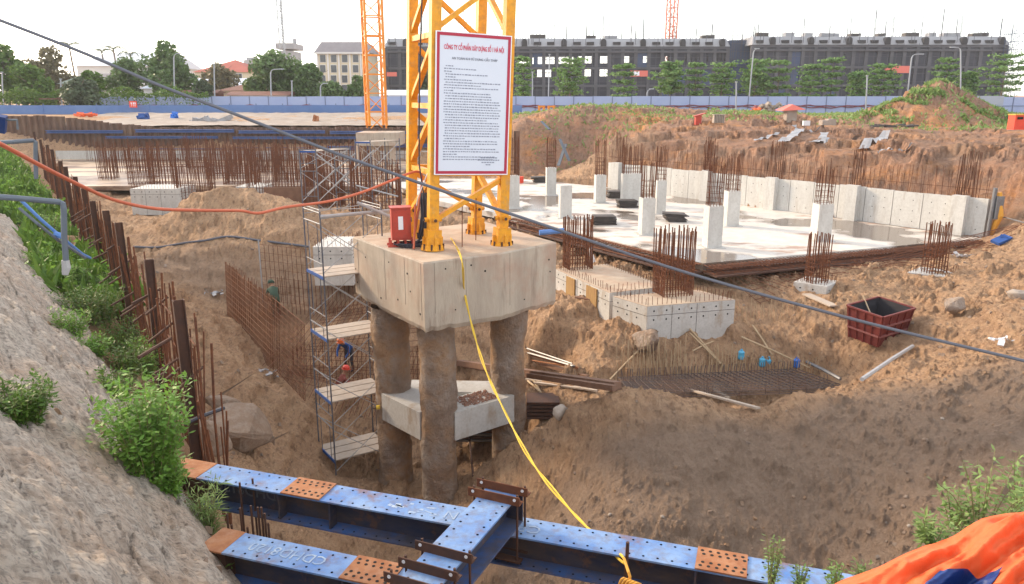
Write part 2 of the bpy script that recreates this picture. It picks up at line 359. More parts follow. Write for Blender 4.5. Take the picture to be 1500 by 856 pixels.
# far left slab area and beyond
for x, y in ((-10, 56), (-20, 56), (-28, 56), (-34, 62), (-12, 66), (-25, 66), (-38, 70), (-45, 76.6), (-30, 76.6), (-15, 76.6), (-5, 76.6), (-9, 48), (-14, 50), (-24, 51)): W(x, y, -4.2)
for x, y in ((-45, 78.6), (-30, 78.6), (-15, 78.6), (-5, 78.6)): W(x, y, -.75)
for x in (-58, -45, -30, -15, -3, 4): W(x, 91, .15)
for x in (-60, -30, 0, 30, 60, 90): W(x, 100, .2); W(x, 112, .1); W(x, 135, 0)
for x in (-20, 20, 60): W(x, 88, .3 if x > 0 else 0)
W(35, 80, .3); W(60, 60, .2)
# pile line: berm behind, pit side in front
for Y in (7.5, 9.5, 11.5, 14, 17, 20, 24, 28, 33, 38, 44, 50, 57, 65, 73):
    W(pile_x(Y) - .25, Y, -2.6 - (.35 if Y < 11 else 0)); W(pile_x(Y) + .5, Y, -4.4 if Y > 20 else -4.6)
    W(toe_x(Y), Y, -2.5)
for Y in (1, 4, 7, 10, 14, 19, 25, 33, 45, 60, 75):
    W(toe_x(Y) - 1.9, Y - 1.3, -.65); W(toe_x(Y) - 3.6, Y - 2.5, .7); W(toe_x(Y) - 12, Y - 6, .7)
W(-1.5, 5.5, -3.0); W(-.5, 4.2, -1.9); W(0, 2, -.7); W(-5, 0, .4); W(-1.2, 10.5, -7.6); W(-2.3, 9.8, -6.4); W(-3, 11, -6.6)
CP = np.array(CP)
def rbf_fit(C, lam=.02):
    d = np.sqrt(((C[:, None, :2] - C[None, :, :2]) ** 2).sum(-1)); n = len(C)
    A = np.zeros((n + 3, n + 3)); A[:n, :n] = -d - lam * np.eye(n)
    Q = np.c_[np.ones(n), C[:, :2]]; A[:n, n:] = Q; A[n:, :n] = Q.T
    return np.linalg.solve(A, np.r_[C[:, 2], 0, 0, 0])
RW = rbf_fit(CP)
def ground0(x, y):
    x = np.atleast_1d(np.asarray(x, float)); y = np.atleast_1d(np.asarray(y, float)); sh = x.shape; x = x.ravel(); y = y.ravel()
    out = np.empty(len(x)); n = len(CP)
    for i in range(0, len(x), 20000):
        a = x[i:i + 20000]; b = y[i:i + 20000]
        d = np.sqrt((a[:, None] - CP[None, :, 0]) ** 2 + (b[:, None] - CP[None, :, 1]) ** 2)
        out[i:i + 20000] = -d @ RW[:n] + RW[n] + RW[n + 1] * a + RW[n + 2] * b
    out = np.where(y > 125, np.clip(out, -.3, .3), out)
    far = np.clip((np.sqrt(x * x + y * y) - 110) / 40, 0, 1); out = out * (1 - far)
    return out.reshape(sh)
SLAB = [(755, 318), (1030, 386), (1440, 349), (890, 274), (760, 262), (560, 262), (620, 290)]
SLABP = [at_z(a, b, -3.7) for a, b in SLAB]
def inpoly(x, y, poly):
    r = np.zeros(np.shape(x), bool); n = len(poly)
    for i in range(n):
        x0, y0 = poly[i][0], poly[i][1]; x1, y1 = poly[(i + 1) % n][0], poly[(i + 1) % n][1]
        c = ((y0 > y) != (y1 > y)) & (x < (x1 - x0) * (y - y0) / ((y1 - y0) if y1 != y0 else 1e-9) + x0); r ^= c
    return r
LSLABP = [(-9, 53.5), (-9, 77), (-45.5, 77), (-33, 58), (-31, 53.5)]
def ground(x, y):
    x = np.atleast_1d(np.asarray(x, float)); y = np.atleast_1d(np.asarray(y, float))
    z = ground0(x, y); dist = np.sqrt(x * x + y * y)
    k = np.clip((95 - dist) / 20, 0, 1); k = k * (1 - .6 * np.clip((18.3 - y) / 1.2, 0, 1) * np.clip((x + 1.5) / 2, 0, 1))
    n1 = fbm(x * .45, y * .45, 3, 4); n2 = fbm(x * 1.7, y * 1.7, 11, 4); n3 = fbm(x * 5.5 + n2, y * 5.5, 23, 3)
    rid = 1 - np.abs(fbm(x * .9 + .6 * n1, y * .9, 31, 4)) * 2
    bil = np.abs(fbm(x * 1.15 + .5 * n1, y * 1.15 - .4 * n1, 37, 5, .6)); bil2 = np.abs(fbm(x * 3.1, y * 3.1 + n2, 43, 4, .6))
    st = fbm(x * 1.6 - y * .5, x * .35 + y * .9, 47, 4, .6)      # slump streaks
    z = z + k * (.18 * n1 + .07 * n2 + .05 * n3 - .16 * bil + .075 * (.35 - bil2) + .13 * st)
    f1 = fbm(x * 3.4, y * 3.4, 101, 4, .6); f2 = fbm(x * 8.5, y * 8.5, 107, 3, .6); f3 = fbm(x * .7, y * .7, 109, 3)
    z = z + k * (np.clip(f1 - .16, 0, 1) * .42 * np.clip(.55 + f3, .1, 1.2) + np.clip(f2 - .2, 0, 1) * .13 * np.clip(.6 - f3, .2, 1.2) + .035 * f2)
    km = np.clip((95 - dist) / 20, 0, 1) - k; z = z + km * (np.clip(f2 - .26, 0, 1) * .20 + np.clip(fbm(x * 5.2 + n2, y * 5.2, 117, 3, .6) - .36, 0, 1) * .60 + .03 * fbm(x * 2.6 - y * 1.2, x * .6 + y * 1.3, 119, 4, .65))
    ril = 1 - np.abs(fbm(x * 1.9 + y * .25, y * .45 - x * .2, 113, 4, .6)) * 2; z = z - k * .07 * np.clip(ril - .35, 0, 1) * 1.6
    sw0 = z * 1.5 + .8 * n1 + .5 * fbm(x * .25, y * .25, 63, 2); fr0 = sw0 - np.floor(sw0); s3 = np.clip((fr0 - .35) / .3, 0, 1); s3 = s3 * s3 * (3 - 2 * s3)
    bk = np.clip((x - 4) / 4, 0, 1) * np.clip((y - 33) / 4, 0, 1) * np.clip((75 - y) / 8, 0, 1)
    sw = x * -.601 + y * .799
    z = z + (s3 - fr0) / 1.5 * (.28 * k + .55 * bk)
    z = z + bk * (.22 * np.abs(fbm(sw * .75, (x * .799 + y * .601) * .16, 57, 4, .6)) + .12 * fbm(x * 1.2, y * 1.2, 59, 4))
    # red heap on the right-hand bank
    h = np.sqrt(((x - 35.2) / 6.6) ** 2 + ((y - 66) / 6.0) ** 2)
    z = z + 3.6 * np.clip(1 - h, 0, 1) ** 1.05 * (1 + .12 * fbm(x * .6, y * .6, 41, 4))
    z = np.where(inpoly(x, y, SLABP), np.minimum(z, -4.0), z)
    z = np.where(inpoly(x, y, LSLABP), np.minimum(z, -4.0), z)
    return z
def g(x, y): return float(ground([x], [y])[0])
def hit(px, py, t0=5, t1=160):
    d = ray(px, py); t = np.concatenate([np.arange(t0, 60, .15), np.arange(60, t1, .5)])
    z = ground(d.x * t, d.y * t); below = np.nonzero(CAMZ + d.z * t < z)[0]
    k = below[0] if len(below) else len(t) - 1
    return Vector((d.x * t[k], d.y * t[k], float(z[k])))

# fan-shaped ground sheet, fine near the pit, coarse to the horizon
TH = np.concatenate([np.linspace(R(-52), R(-37.2), 40), np.linspace(R(-37), R(36.5), 900), np.linspace(R(37), R(50), 40)])
RR = np.concatenate([np.geomspace(1.2, 9, 60), np.geomspace(9.1, 34, 480), np.geomspace(34.2, 110, 200), np.geomspace(113, 3500, 34)])
th, rr = np.meshgrid(TH, RR); gx = rr * np.sin(th); gy = rr * np.cos(th); gz = ground(gx, gy)
gm = bpy.data.materials.new('soil'); gm.use_nodes = True
me = grid_mesh('ground', np.stack([gx, gy, gz], -1), gm, flip=True)
# soil kind: 0 sand, 1 red laterite ; second mask: shade painted on the mound and heap faces
red = np.clip((gx - 5) / 6, 0, 1) * np.clip((gy - 31 - .0 * gx) / 4, 0, 1)
red = np.maximum(red, np.clip((gx + 3) / 4, 0, 1) * np.clip((gy - 64) / 4, 0, 1) * np.clip((86 - gy) / 8, 0, 1))
red = np.clip(red * (1.0 + .5 * fbm(gx * .3, gy * .3, 51)), 0, 1)
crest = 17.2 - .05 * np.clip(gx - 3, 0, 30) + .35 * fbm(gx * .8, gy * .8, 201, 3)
face_shade = np.clip((crest - gy) / .8, 0, 1) * np.clip((gx + .9 + .12 * (gy - 14) + .4 * fbm(gx, gy, 207, 3)) / .7, 0, 1)  # mound face painted darker up to the crest, as its shaded side
face_shade = np.maximum(face_shade, .75 * np.clip(1 - np.abs((gy - 32.4) / 2.0), 0, 1) ** .5 * np.clip((gx + 17) / 2, 0, 1) * np.clip((-3.5 - gx) / 2, 0, 1))  # same painted shade on the left heap's front face
for nm, arr in (('red', red), ('face_shade', face_shade)):
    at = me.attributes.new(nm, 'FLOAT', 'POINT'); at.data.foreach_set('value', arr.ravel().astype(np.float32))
nt = gm.node_tree; L = nt.links.new; b = nt.nodes['Principled BSDF']; b.inputs['Roughness'].default_value = .95; b.inputs['Specular IOR Level'].default_value = .15
geo = nt.nodes.new('ShaderNodeNewGeometry')
def nz(s, d=8, r=.65, vec=None):
    n = node(nt, 'ShaderNodeTexNoise', Scale=s, Detail=d, Roughness=r); L(vec or geo.outputs['Position'], n.inputs['Vector']); return n.outputs['Fac']
def rng_(v, a, b_, c=0, d=1):
    m = node(nt, 'ShaderNodeMapRange'); m.inputs['From Min'].default_value = a; m.inputs['From Max'].default_value = b_
    m.inputs['To Min'].default_value = c; m.inputs['To Max'].default_value = d; L(v, m.inputs['Value']); return m.outputs[0]
def mixc(f, a, b_):
    m = nt.nodes.new('ShaderNodeMix'); m.data_type = 'RGBA'
    for s, v in ((6, a), (7, b_)):
        if isinstance(v, tuple): m.inputs[s].default_value = c4(v)
        else: L(v, m.inputs[s])
    if isinstance(f, float): m.inputs[0].default_value = f
    else: L(f, m.inputs[0])
    return m.outputs[2]
sand = mixc(rng_(nz(.35), .38, .62), (.57, .355, .215), (.46, .285, .175))
sand = mixc(rng_(nz(2.3), .42, .68, 0, .75), sand, (.60, .40, .25))
sand = mixc(rng_(nz(6), .5, .75, 0, .7), sand, (.25, .15, .095))
mps = nt.nodes.new('ShaderNodeMapping'); mps.inputs['Rotation'].default_value = (0, 0, R(35)); mps.inputs['Scale'].default_value = (9, 2.4, 5); L(geo.outputs['Position'], mps.inputs['Vector'])
sand = mixc(rng_(nz(1.0, 10, .75, vec=mps.outputs[0]), .52, .64, 0, .85), sand, (.22, .132, .085))  # dark strokes paint crevice shade into the soil colour
sand = mixc(rng_(nz(1.3, 10, .75, vec=mps.outputs[0]), .53, .70, 0, .7), sand, (.70, .48, .315))
a1 = nt.nodes.new('ShaderNodeAttribute'); a1.attribute_name = 'face_shade'
sand = mixc(rng_(a1.outputs['Fac'], 0, 1, 0, .85), sand, mixc(rng_(nz(9), .4, .7), (.30, .215, .16), (.37, .275, .21)))  # darker grey-brown carries the painted shade of those faces
mpz = nt.nodes.new('ShaderNodeMapping'); mpz.inputs['Scale'].default_value = (.6, .6, 1.1); L(geo.outputs['Position'], mpz.inputs['Vector'])
redc = mixc(rng_(nz(1.0, vec=mpz.outputs[0]), .4, .6), (.44, .24, .15), (.33, .21, .15))
redc = mixc(rng_(nz(.35, vec=mpz.outputs[0]), .52, .66, 0, .8), redc, (.62, .28, .10))
redc = mixc(rng_(nz(1.7), .5, .7, 0, .6), redc, (.50, .30, .21))
redc = mixc(rng_(nz(3.0), .5, .7, 0, .8), redc, (.24, .14, .10))
redc = mixc(rng_(nz(1.0, 10, .75, vec=mps.outputs[0]), .54, .68, 0, .6), redc, (.60, .42, .31))
a2 = nt.nodes.new('ShaderNodeAttribute'); a2.attribute_name = 'red'
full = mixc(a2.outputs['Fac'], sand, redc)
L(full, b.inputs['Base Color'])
bp1 = node(nt, 'ShaderNodeBump', Strength=1.0, Distance=.30); L(nz(3.0, 10, .7), bp1.inputs['Height'])
bp2 = node(nt, 'ShaderNodeBump', Strength=1.0, Distance=.09); L(nz(2.0, 8, .75, vec=mps.outputs[0]), bp2.inputs['Height']); L(bp1.outputs[0], bp2.inputs['Normal'])
L(bp2.outputs[0], b.inputs['Normal'])
go = bpy.data.objects.new('ground', me); col.objects.link(go); tag(go, kind='structure')

# sprayed-concrete slope on the left
S = np.concatenate([np.geomspace(1, 27, 620) - 1.0 + (-1.0)]); Dd = np.linspace(-.35, 4.6, 230)
ss, dd = np.meshgrid(S, Dd)
axis = Vector((-.7, 1)).normalized(); nrm = Vector((-1, -.7)).normalized()
bx = toe_x(ss) + nrm.x * dd; by = ss + nrm.y * dd
wv = fbm(bx * .5, by * .5, 61, 4); cr = fbm(bx * 1.6 + wv, by * 1.6, 67, 5, .6); fn = fbm(bx * 6, by * 6, 71, 4, .6)
al = ss * .8 + .3 * wv
rd = 1 - np.abs(fbm((dd * .6 + ss * .45), (ss - dd) * 1.3, 77, 4)) * 2
rd2 = 1 - np.abs(fbm(ss * .55 + dd * .2, dd * 2.6 - ss * .25, 83, 5, .62)) * 2
rd3 = 1 - np.abs(fbm(ss * 2.2 + dd, dd * 6.5 - ss * .6, 87, 4, .6)) * 2
bz = -2.45 + np.clip(dd, -1, 3.1) + .20 * wv + .13 * cr + .06 * fn + .07 * rd + .085 * rd2 + .04 * rd3 - .09 * np.clip(1 - np.abs(fbm(ss * .5, dd * 1.1 - ss * .12, 121, 4)) * 22, 0, 1) - .05 * np.clip(1 - np.abs(fbm(ss * 1.3, dd * 2.4, 127, 4)) * 14, 0, 1) + .03 * fbm(bx * 14, by * 14, 131, 3)
bz = np.where(dd < .1, bz - (.1 - dd) * .8, bz) + .02
mat('shotcrete', (.74, .64, .54), .9, alt=(.40, .32, .26), scale=5, amount=.7, stretch=(.75, 3.2, 2.4), detail=10, lo=.46, hi=.58, alt2=(.66, .43, .28), scale2=.75, amount2=.7, alt3=(.20, .165, .15), scale3=15, amount3=.55, stretch3=(.6, 2.2, 1.8), lo3=.53, hi3=.60, bump=1.0, bscale=15, bdist=.09)
for n_ in M['shotcrete'].node_tree.nodes:
    if n_.type == 'MAPPING': n_.inputs['Rotation'].default_value = (0, 0, R(-125))
sm = grid_mesh('concrete_slope', np.stack([bx, by, bz], -1), M['shotcrete'])
o = bpy.data.objects.new('concrete_slope', sm); col.objects.link(o); tag(o, kind='structure')
def slope_z(x, y):
    d = (x - toe_x(y)) / (nrm.x - .0)    # rough
    dd_ = ((x + 3) + .7 * (y - 7)) / -1.2207
    return -2.45 + max(-.3, min(dd_, 3.1))
def shit(px, py):
    """first hit of a sight line on slope or ground"""
    d = ray(px, py); t = 4
    while t < 120:
        p = d * t; z = CAMZ + p.z
        if z < max(g(p.x, p.y), slope_z(p.x, p.y) if p.y < 26 and p.x < toe_x(p.y) else -99): break
        t += .1 if t < 40 else .4
    return Vector((d.x * t, d.y * t, CAMZ + d.z * t))
# ------------------------------------------------------------------ helpers for placed rods
rod_cache = {}
def rod_proto(name, r, h, m, n=4):
    return MB().rod((0, 0, 0), (0, 0, h), r, n).mesh(name)

# ------------------------------------------------------------------ slabs
def shrink(poly, k=0): return [(p[0], p[1]) for p in poly]
m = bpy.data.materials.new('slab'); m.use_nodes = True; nt = m.node_tree; L = nt.links.new; b = nt.nodes['Principled BSDF']
geo = nt.nodes.new('ShaderNodeNewGeometry')
wet = rng_(nz(.22, 4, .55), .53, .58)
mp2 = nt.nodes.new('ShaderNodeMapping'); mp2.inputs['Scale'].default_value = (.5, 1.0, 1); mp2.inputs['Location'].default_value = (3, 1, 0); L(geo.outputs['Position'], mp2.inputs['Vector'])
dirt = rng_(nz(.9, 6, .6, vec=mp2.outputs[0]), .56, .64, 0, .8)
basec = mixc(rng_(nz(1.4), .35, .7), (.66, .61, .55), (.52, .47, .42))
basec = mixc(dirt, basec, (.34, .20, .14))
wetc = mixc(wet, basec, (.16, .125, .10)); L(wetc, b.inputs['Base Color'])
mr = rng_(wet, 0, 1, .75, .12); L(mr, b.inputs['Roughness'])
M['slab'] = m
mat('slab_left', (.60, .45, .31), .45, alt=(.15, .085, .06), scale=.28, amount=.95, stretch=(.35, 1.5, 1), alt2=(.60, .48, .36), scale2=.5, amount2=.6, lo=.42, hi=.52)  # warm cream base carries the low sun's glow; dark patches are dirt
mat('rust_shutter', (.42, .27, .10), .8, alt=(.24, .12, .05), scale=3, amount=.8, stretch=(4, 4, .5))
o = MB().prism(SLABP, -4.0, -3.7).build('basement_slab', M['slab']); tag(o, kind='structure')
o = MB().prism(LSLABP, -4.0, -3.7).build('basement_slab', M['slab_left']); tag(o, kind='structure')

# mat of bars sticking out of the slab edge (right-hand slab)
eg = thing('edge_rebar', 'rusty band of reinforcing bars sticking out along the near edge of the white slab', 'rebar', SLABP[1])
mb = MB(); e = [SLABP[0], SLABP[1], SLABP[2]]
for i in (0, 1):
    p, q = e[i], e[i + 1]; d = (q - p); ln = d.length; d.normalize(); nr = Vector((d.y, -d.x, 0))
    for k in range(int(ln / .16)):
        a = p + d * (k * .16 + .05 * random.random()); l = .55 + .35 * random.random()
        for zz in (-.06, -.27):
            mb.rod(a + Vector((0, 0, zz)) - nr * .05, a + nr * l + Vector((0, 0, zz - .06 * random.random())), .018, 3)
    for k in range(9):
        o1 = .12 + .085 * k; zz = random.choice((-.05, -.29, -.16))
        mb.rod(p + nr * o1 + Vector((0, 0, zz)), q + nr * o1 + Vector((0, 0, zz + .03)), .02, 3)
tag(mb.build('edge_bars', M['rust'], eg), kind='stuff')
mb = MB()
for i in (0, 1):
    p, q = e[i], e[i + 1]; d = (q - p).normalized(); nr = Vector((d.y, -d.x, 0)); zz = Vector((0, 0, -.34))
    mb.bar(p + nr * .45 + zz - d * 0, q + nr * .45 + zz, .9, .06)
mb.build('dirt_band', M['rust_dark'], eg)
mb = MB()      # lighter mesh laid on the sand in front of the right edge
p, q = SLABP[1], SLABP[2]; d = (q - p).normalized(); nr = Vector((d.y, -d.x, 0)); ln = (q - p).length
for k in range(int(ln / .3)):
    a = p + d * (.6 + k * .3); c1 = a + nr * .8; c2 = a + nr * 2.1 + d * .5
    c1.z = max(g(c1.x, c1.y) + .06, -4.15); c2.z = g(c2.x, c2.y) + .06; mb.rod(c1, c2, .014, 3)
for k in range(5):
    a = p + nr * (1.0 + .28 * k) + d; c = q + nr * (.9 + .2 * k); a.z = g(a.x, a.y) + .1; c.z = g(c.x, c.y) + .12; mb.rod(a, c, .014, 3)
tag(mb.build('loose_mesh', M['rust'], eg), kind='stuff')

# ------------------------------------------------------------------ concrete shafts with cages of rods
def cage_mb(cx, cy, wx, wy, z0, z1, step, r, rz=0, ties=True, jitter=.25, tie_step=.22, n=3):
    mb = MB(); ca, sa = math.cos(rz), math.sin(rz)
    def T(x, y, z): return (cx + x * ca - y * sa, cy + x * sa + y * ca, z)
    nx = max(2, round(wx / step)); ny = max(2, round(wy / step)); pts = []
    for i in range(nx + 1):
        pts += [(-wx / 2 + wx * i / nx, -wy / 2), (-wx / 2 + wx * i / nx, wy / 2)]
    for j in range(1, ny):
        pts += [(-wx / 2, -wy / 2 + wy * j / ny), (wx / 2, -wy / 2 + wy * j / ny)]
    for x, y in pts:
        l = z1 - jitter * random.random() * (z1 - z0) * .6
        dx, dy = random.gauss(0, .03), random.gauss(0, .03)
        mb.rod(T(x, y, z0), T(x + dx, y + dy, l), r, n)
    if ties:
        z = z0 + .1
        while z < z0 + (z1 - z0) * .55:
            c = [(-wx / 2, -wy / 2), (wx / 2, -wy / 2), (wx / 2, wy / 2), (-wx / 2, wy / 2)]
            for i in range(4): mb.rod(T(*c[i], z), T(*c[(i + 1) % 4], z), r * .6, 3)
            z += tie_step
    return mb
wall_rz = math.atan2(wb.y - wa.y, wb.x - wa.x)
CG = 'concrete columns on the right-hand slab'
colspec = [  # base px, base py, width m, depth m, top py, cage top py, label
    (1045, 364, .62, .62, 303, 238, 'nearest white concrete column at the front corner of the slab, rods on top'),
    (1205, 354, .66, .62, 300, 243, 'rightmost white concrete column of the slab, reflected in the puddle before the wall'),
    (948, 345, .60, .60, 291, 236, 'white concrete column between the two dark stacks of formwork near the slab edge'),
    (1072, 332, .62, .6, 281, 224, 'white concrete column just behind the nearest column, close to the right retaining wall'),
    (967, 314, .52, .5, 265, 212, 'slim white column right of the broad grey column, in the middle of the slab'),
    (879, 298, .60, .55, 257, 203, 'white column left of the broad grey column, brown rods rising before the wall end'),
    (828, 320, .60, .55, 272, 272, 'white column with no rods, just right of the sign on the slab'),
    (807, 287, .60, .5, 246, 200, 'farthest white column at the back of the slab below the brown earth face'),
    (925, 300, 1.15, .5, 255, 210, 'broad grey-faced concrete column in the middle of the slab'),
    (752, 306, .62, .6, 258, 200, 'white column showing behind the right leg of the yellow mast, below the sign'),
    (1035, 291, .50, .5, 250, 205, 'far white column standing close in front of the retaining wall')]
for px, py, wd, dp, ty, cy_, lab in colspec:
    p = at_z(px, py, -3.7); t = thing('concrete_column', lab, 'column', p, 0, CG)
    top = at_y(px, ty, p.y).z; rz = .12
    rot = Matrix.Rotation(rz, 3, 'Z')
    MB().box((p.x, p.y + dp / 2, (-3.7 + top) / 2), (wd, dp, top + 3.7), rot).build('shaft', M['concrete_wall'], t)
    MB().box((p.x, p.y + dp / 2, -3.685), (wd + .3, dp + .3, .03), rot).build('kicker', M['concrete_white'], t)
    if cy_ < ty - 3:
        zt = at_y(px, cy_, p.y).z
        tag(cage_mb(p.x, p.y + dp / 2, wd - .1, dp - .1, top - .01, zt, .13, .017, rz).build('rebar_cage', M['rust'], t), kind='stuff')

# ------------------------------------------------------------------ retaining wall on the right
rw = thing('retaining_wall', 'long white concrete basement wall with pilasters at the right of the slab', 'wall', (wa.x, wa.y, -3.7))
dv = Vector((wb.x - wa.x, wb.y - wa.y, 0)); wl = dv.length; dv.normalize(); wn3 = Vector((.799, .601, 0))
A3 = Vector((wa.x, wa.y, -3.7))
def on_wall_t(px):      # distance along the wall whose foot appears at photo column px
    best = min(range(0, 240), key=lambda i: abs((lambda q: CX + F * q.x / (q.y * cp - (-3.7 - CAMZ) * sp) - px)(A3 + dv * (i * wl / 239))))
    return best * wl / 239
pil = [on_wall_t(x) for x in (905, 1034, 1130, 1247, 1402)]
HW = 1.68; npan = 17; edges = np.linspace(0, wl, npan + 1)
rot = Matrix.Rotation(wall_rz, 3, 'Z')
core = MB().box(A3 + dv * wl / 2 + wn3 * .22 + Vector((0, 0, HW / 2 - .02)), (wl - .02, .2, HW - .04), rot).build('wall_core', M['concrete_white'], rw)
holes = MB()
for i in range(npan):
    c = (edges[i] + edges[i + 1]) / 2; L_ = edges[i + 1] - edges[i] - .03
    h = HW + random.uniform(-.03, .03)
    MB().box(A3 + dv * c + wn3 * .06 + Vector((0, 0, h / 2)), (L_, .12, h), rot).build('wall_panel', M['concrete_wall'], rw)
    for dx in (-.3, .3):
        for zz in (.3, .8, 1.3):
            if random.random() < .8:
                q = A3 + dv * (c + dx + random.uniform(-.05, .05)) + Vector((0, 0, zz)); holes.disc(q, wn3, .024, 6, .006)
for c in pil:
    MB().box(A3 + dv * c - wn3 * .16 + Vector((0, 0, (HW + .08) / 2)), (.62, .34, HW + .08), rot).build('pilaster', M['concrete_wall'], rw)
tag(holes.build('tie_holes', M['hole'], rw), kind='stuff')
mb = MB(); s = .1
while s < wl:
    near = min(abs(s - c) for c in pil); hgt = 1.35 + (.75 if near < .5 else 0) - .5 * random.random() ** 2
    if near < .5 or random.random() < .9:
        for off in ((.03, .16) if near < .5 else (.05, .17)):
            q = A3 + dv * (s + random.uniform(-.03, .03)) + wn3 * off + Vector((0, 0, HW - .03))
            mb.rod(q, q + Vector((random.gauss(0, .05), random.gauss(0, .05), hgt)), .017 if near < .5 else .0105, 3)
    s += .11 if near < .5 else .30
for zz in (.4,): mb.rod(A3 + wn3 * .1 + Vector((0, 0, HW + zz)), A3 + dv * wl + wn3 * .1 + Vector((0, 0, HW + zz)), .011, 3)
tag(mb.build('starter_bars', M['rust'], rw), kind='stuff')
e0 = A3 + dv * (wl + .15)
po = MB(); po.tube([e0 + Vector((0, 0, -.2)), e0 + Vector((.05, 0, 2.2))], .09, 8); po.box(e0 + Vector((.25, -.05, 1.35)), (.3, .25, 1.0))
tag(po.build('end_post', M['steel_grey'], origin=e0), 'grey post at the near end of the retaining wall beside the cut bank', 'post')
tp = MB(); tp.tube([e0 + Vector((.2, .1, .1)), e0 + Vector((.35, -.1, 1.0)), e0 + Vector((.25, 0, 2.0))], [.10, .16, .10], 7)
tp.box(e0 + Vector((.75, -.5, -.12)), (.7, .22, .10), Euler((.2, .2, -.5)).to_matrix())
tag(tp.build('orange_cloth', M['strap_orange'], origin=e0 + Vector((.3, 0, 0))), 'orange cloth tied at the near end of the retaining wall', 'cloth')

# ------------------------------------------------------------------ pile caps
def cap(name, lab, poly, ztop, zbot, m='concrete_white', cage=None, group='pile caps in the sand'):
    cx = sum(p[0] for p in poly) / len(poly); cy = sum(p[1] for p in poly) / len(poly)
    t = thing(name, lab, 'pile cap', (cx, cy, zbot), 0, group)
    MB().prism([(p[0], p[1]) for p in poly], zbot, ztop - .015).build('cap_block', M[m], t)
    MB().prism([(p[0], p[1]) for p in poly], ztop - .014, ztop).build('cap_top', M['concrete_top'] if name == 'pile_cap' else M[m], t)
    ar = sum(poly[i][0] * poly[(i + 1) % len(poly)][1] - poly[(i + 1) % len(poly)][0] * poly[i][1] for i in range(len(poly)))
    hm = MB(); st = MB(); jm = MB()
    for i in range(len(poly)):
        p = Vector((poly[i][0], poly[i][1], 0)); q = Vector((poly[(i + 1) % len(poly)][0], poly[(i + 1) % len(poly)][1], 0)); d = q - p; ln = d.length; d.normalize()
        nr = Vector((d.y, -d.x, 0)) * (1 if ar > 0 else -1)
        for k in range(int(ln / .45)):
            for zz in (.18, .48):
                if ztop - zz > zbot + .1: hm.disc(p + d * (.25 + k * .45) + Vector((0, 0, ztop - zz)), nr, .032, 6, .006)
        for k in range(1, int(ln / .9)):
            jm.bar(p + d * (k * .9) + Vector((0, 0, zbot + .02)) + nr * .001, p + d * (k * .9) + Vector((0, 0, ztop - .03)) + nr * .001, .012, .012)
        if ztop - zbot > .5: jm.bar(p + nr * .001 + Vector((0, 0, ztop - .33)), q + nr * .001 + Vector((0, 0, ztop - .33)), .012, .012)
        for k in range(int(ln / .17)):
            a = p + d * (.08 + k * .17) - nr * (.10 + .03 * random.random()); a.z = ztop - .01; h = .20 + .1 * random.random()
            st.rod(a, a + Vector((random.gauss(0, .02), random.gauss(0, .02), h)), .010, 3)
    tag(hm.build('tie_holes', M['hole'], t), kind='stuff')
    jm.build('form_joints', M['form_dark'], t)
    tag(st.build('rim_bars', M['rust'], t), kind='stuff')
    if cage:
        (px, py, wx, wy, hh, step) = cage; c = at_z(px, py, ztop)
        tag(cage_mb(c.x, c.y, wx, wy, ztop - .01, ztop + hh, step, .02, .25, True, .12, .16, 4).build('rebar_cage', M['rust'], t), kind='stuff')
    return t
Z1 = -4.2
f = at_z(948, 449, Z1); l_ = at_z(898, 434, Z1); r_ = at_z(1077, 439, Z1); b_ = l_ + (r_ - f)
cap('pile_cap', 'near white concrete pile cap with a dense round bundle of brown rods, beside the sand', [f, r_, b_, l_], Z1, -5.9, cage=(985, 430, 1.05, .9, 2.35, .10))
f2 = at_z(900, 432, Z1 - .02); l2 = at_z(814, 394, Z1 - .02); dd2 = (f2 - l2); f2 = l2 + dd2 * .93; nn = Vector((-dd2.y, dd2.x, 0)).normalized() * 2.3
cap('pile_cap', 'long pile cap with rust-stained white side, behind the right end of the big block', [l2, f2, f2 + nn, l2 + nn], Z1 - .02, -5.6, cage=(846, 392, .95, .85, 2.1, .10))
for px, py, wpx, lab, z in ((1195, 413, 1.6, 'thin square lean-concrete pad with a slim rod cage, left of the red skip', -4.42), (1368, 399, 1.9, 'thin lean-concrete pad with a rod cage near the wall end', -4.2)):
    c = at_z(px, py, z); z = max(z, g(c.x, c.y) + .12); c = at_z(px, py, z)
    q = [(c.x - wpx / 2, c.y), (c.x + .1, c.y - .75), (c.x + wpx / 2 + .1, c.y + .1), (c.x, c.y + .9)]
    cap('concrete_pad', lab, q, z, z - .35, cage=(px, py, .62, .5, 1.85, .12))
# stains running down the long cap
stn = bpy.data.objects['pile_cap.001']; d_ = (f2 - l2); ln_ = d_.length; d_.normalize(); nr_ = Vector((d_.y, -d_.x, 0))
for u0, u1 in ((.24, .40), (.62, .80)):
    MB().bar(l2 + d_ * ln_ * u0 + nr_ * .03 + Vector((0, 0, -.75)), l2 + d_ * ln_ * u1 + nr_ * .03 + Vector((0, 0, -.75)), .05, 1.35).build('stained_shutter', M['rust_shutter'], stn)
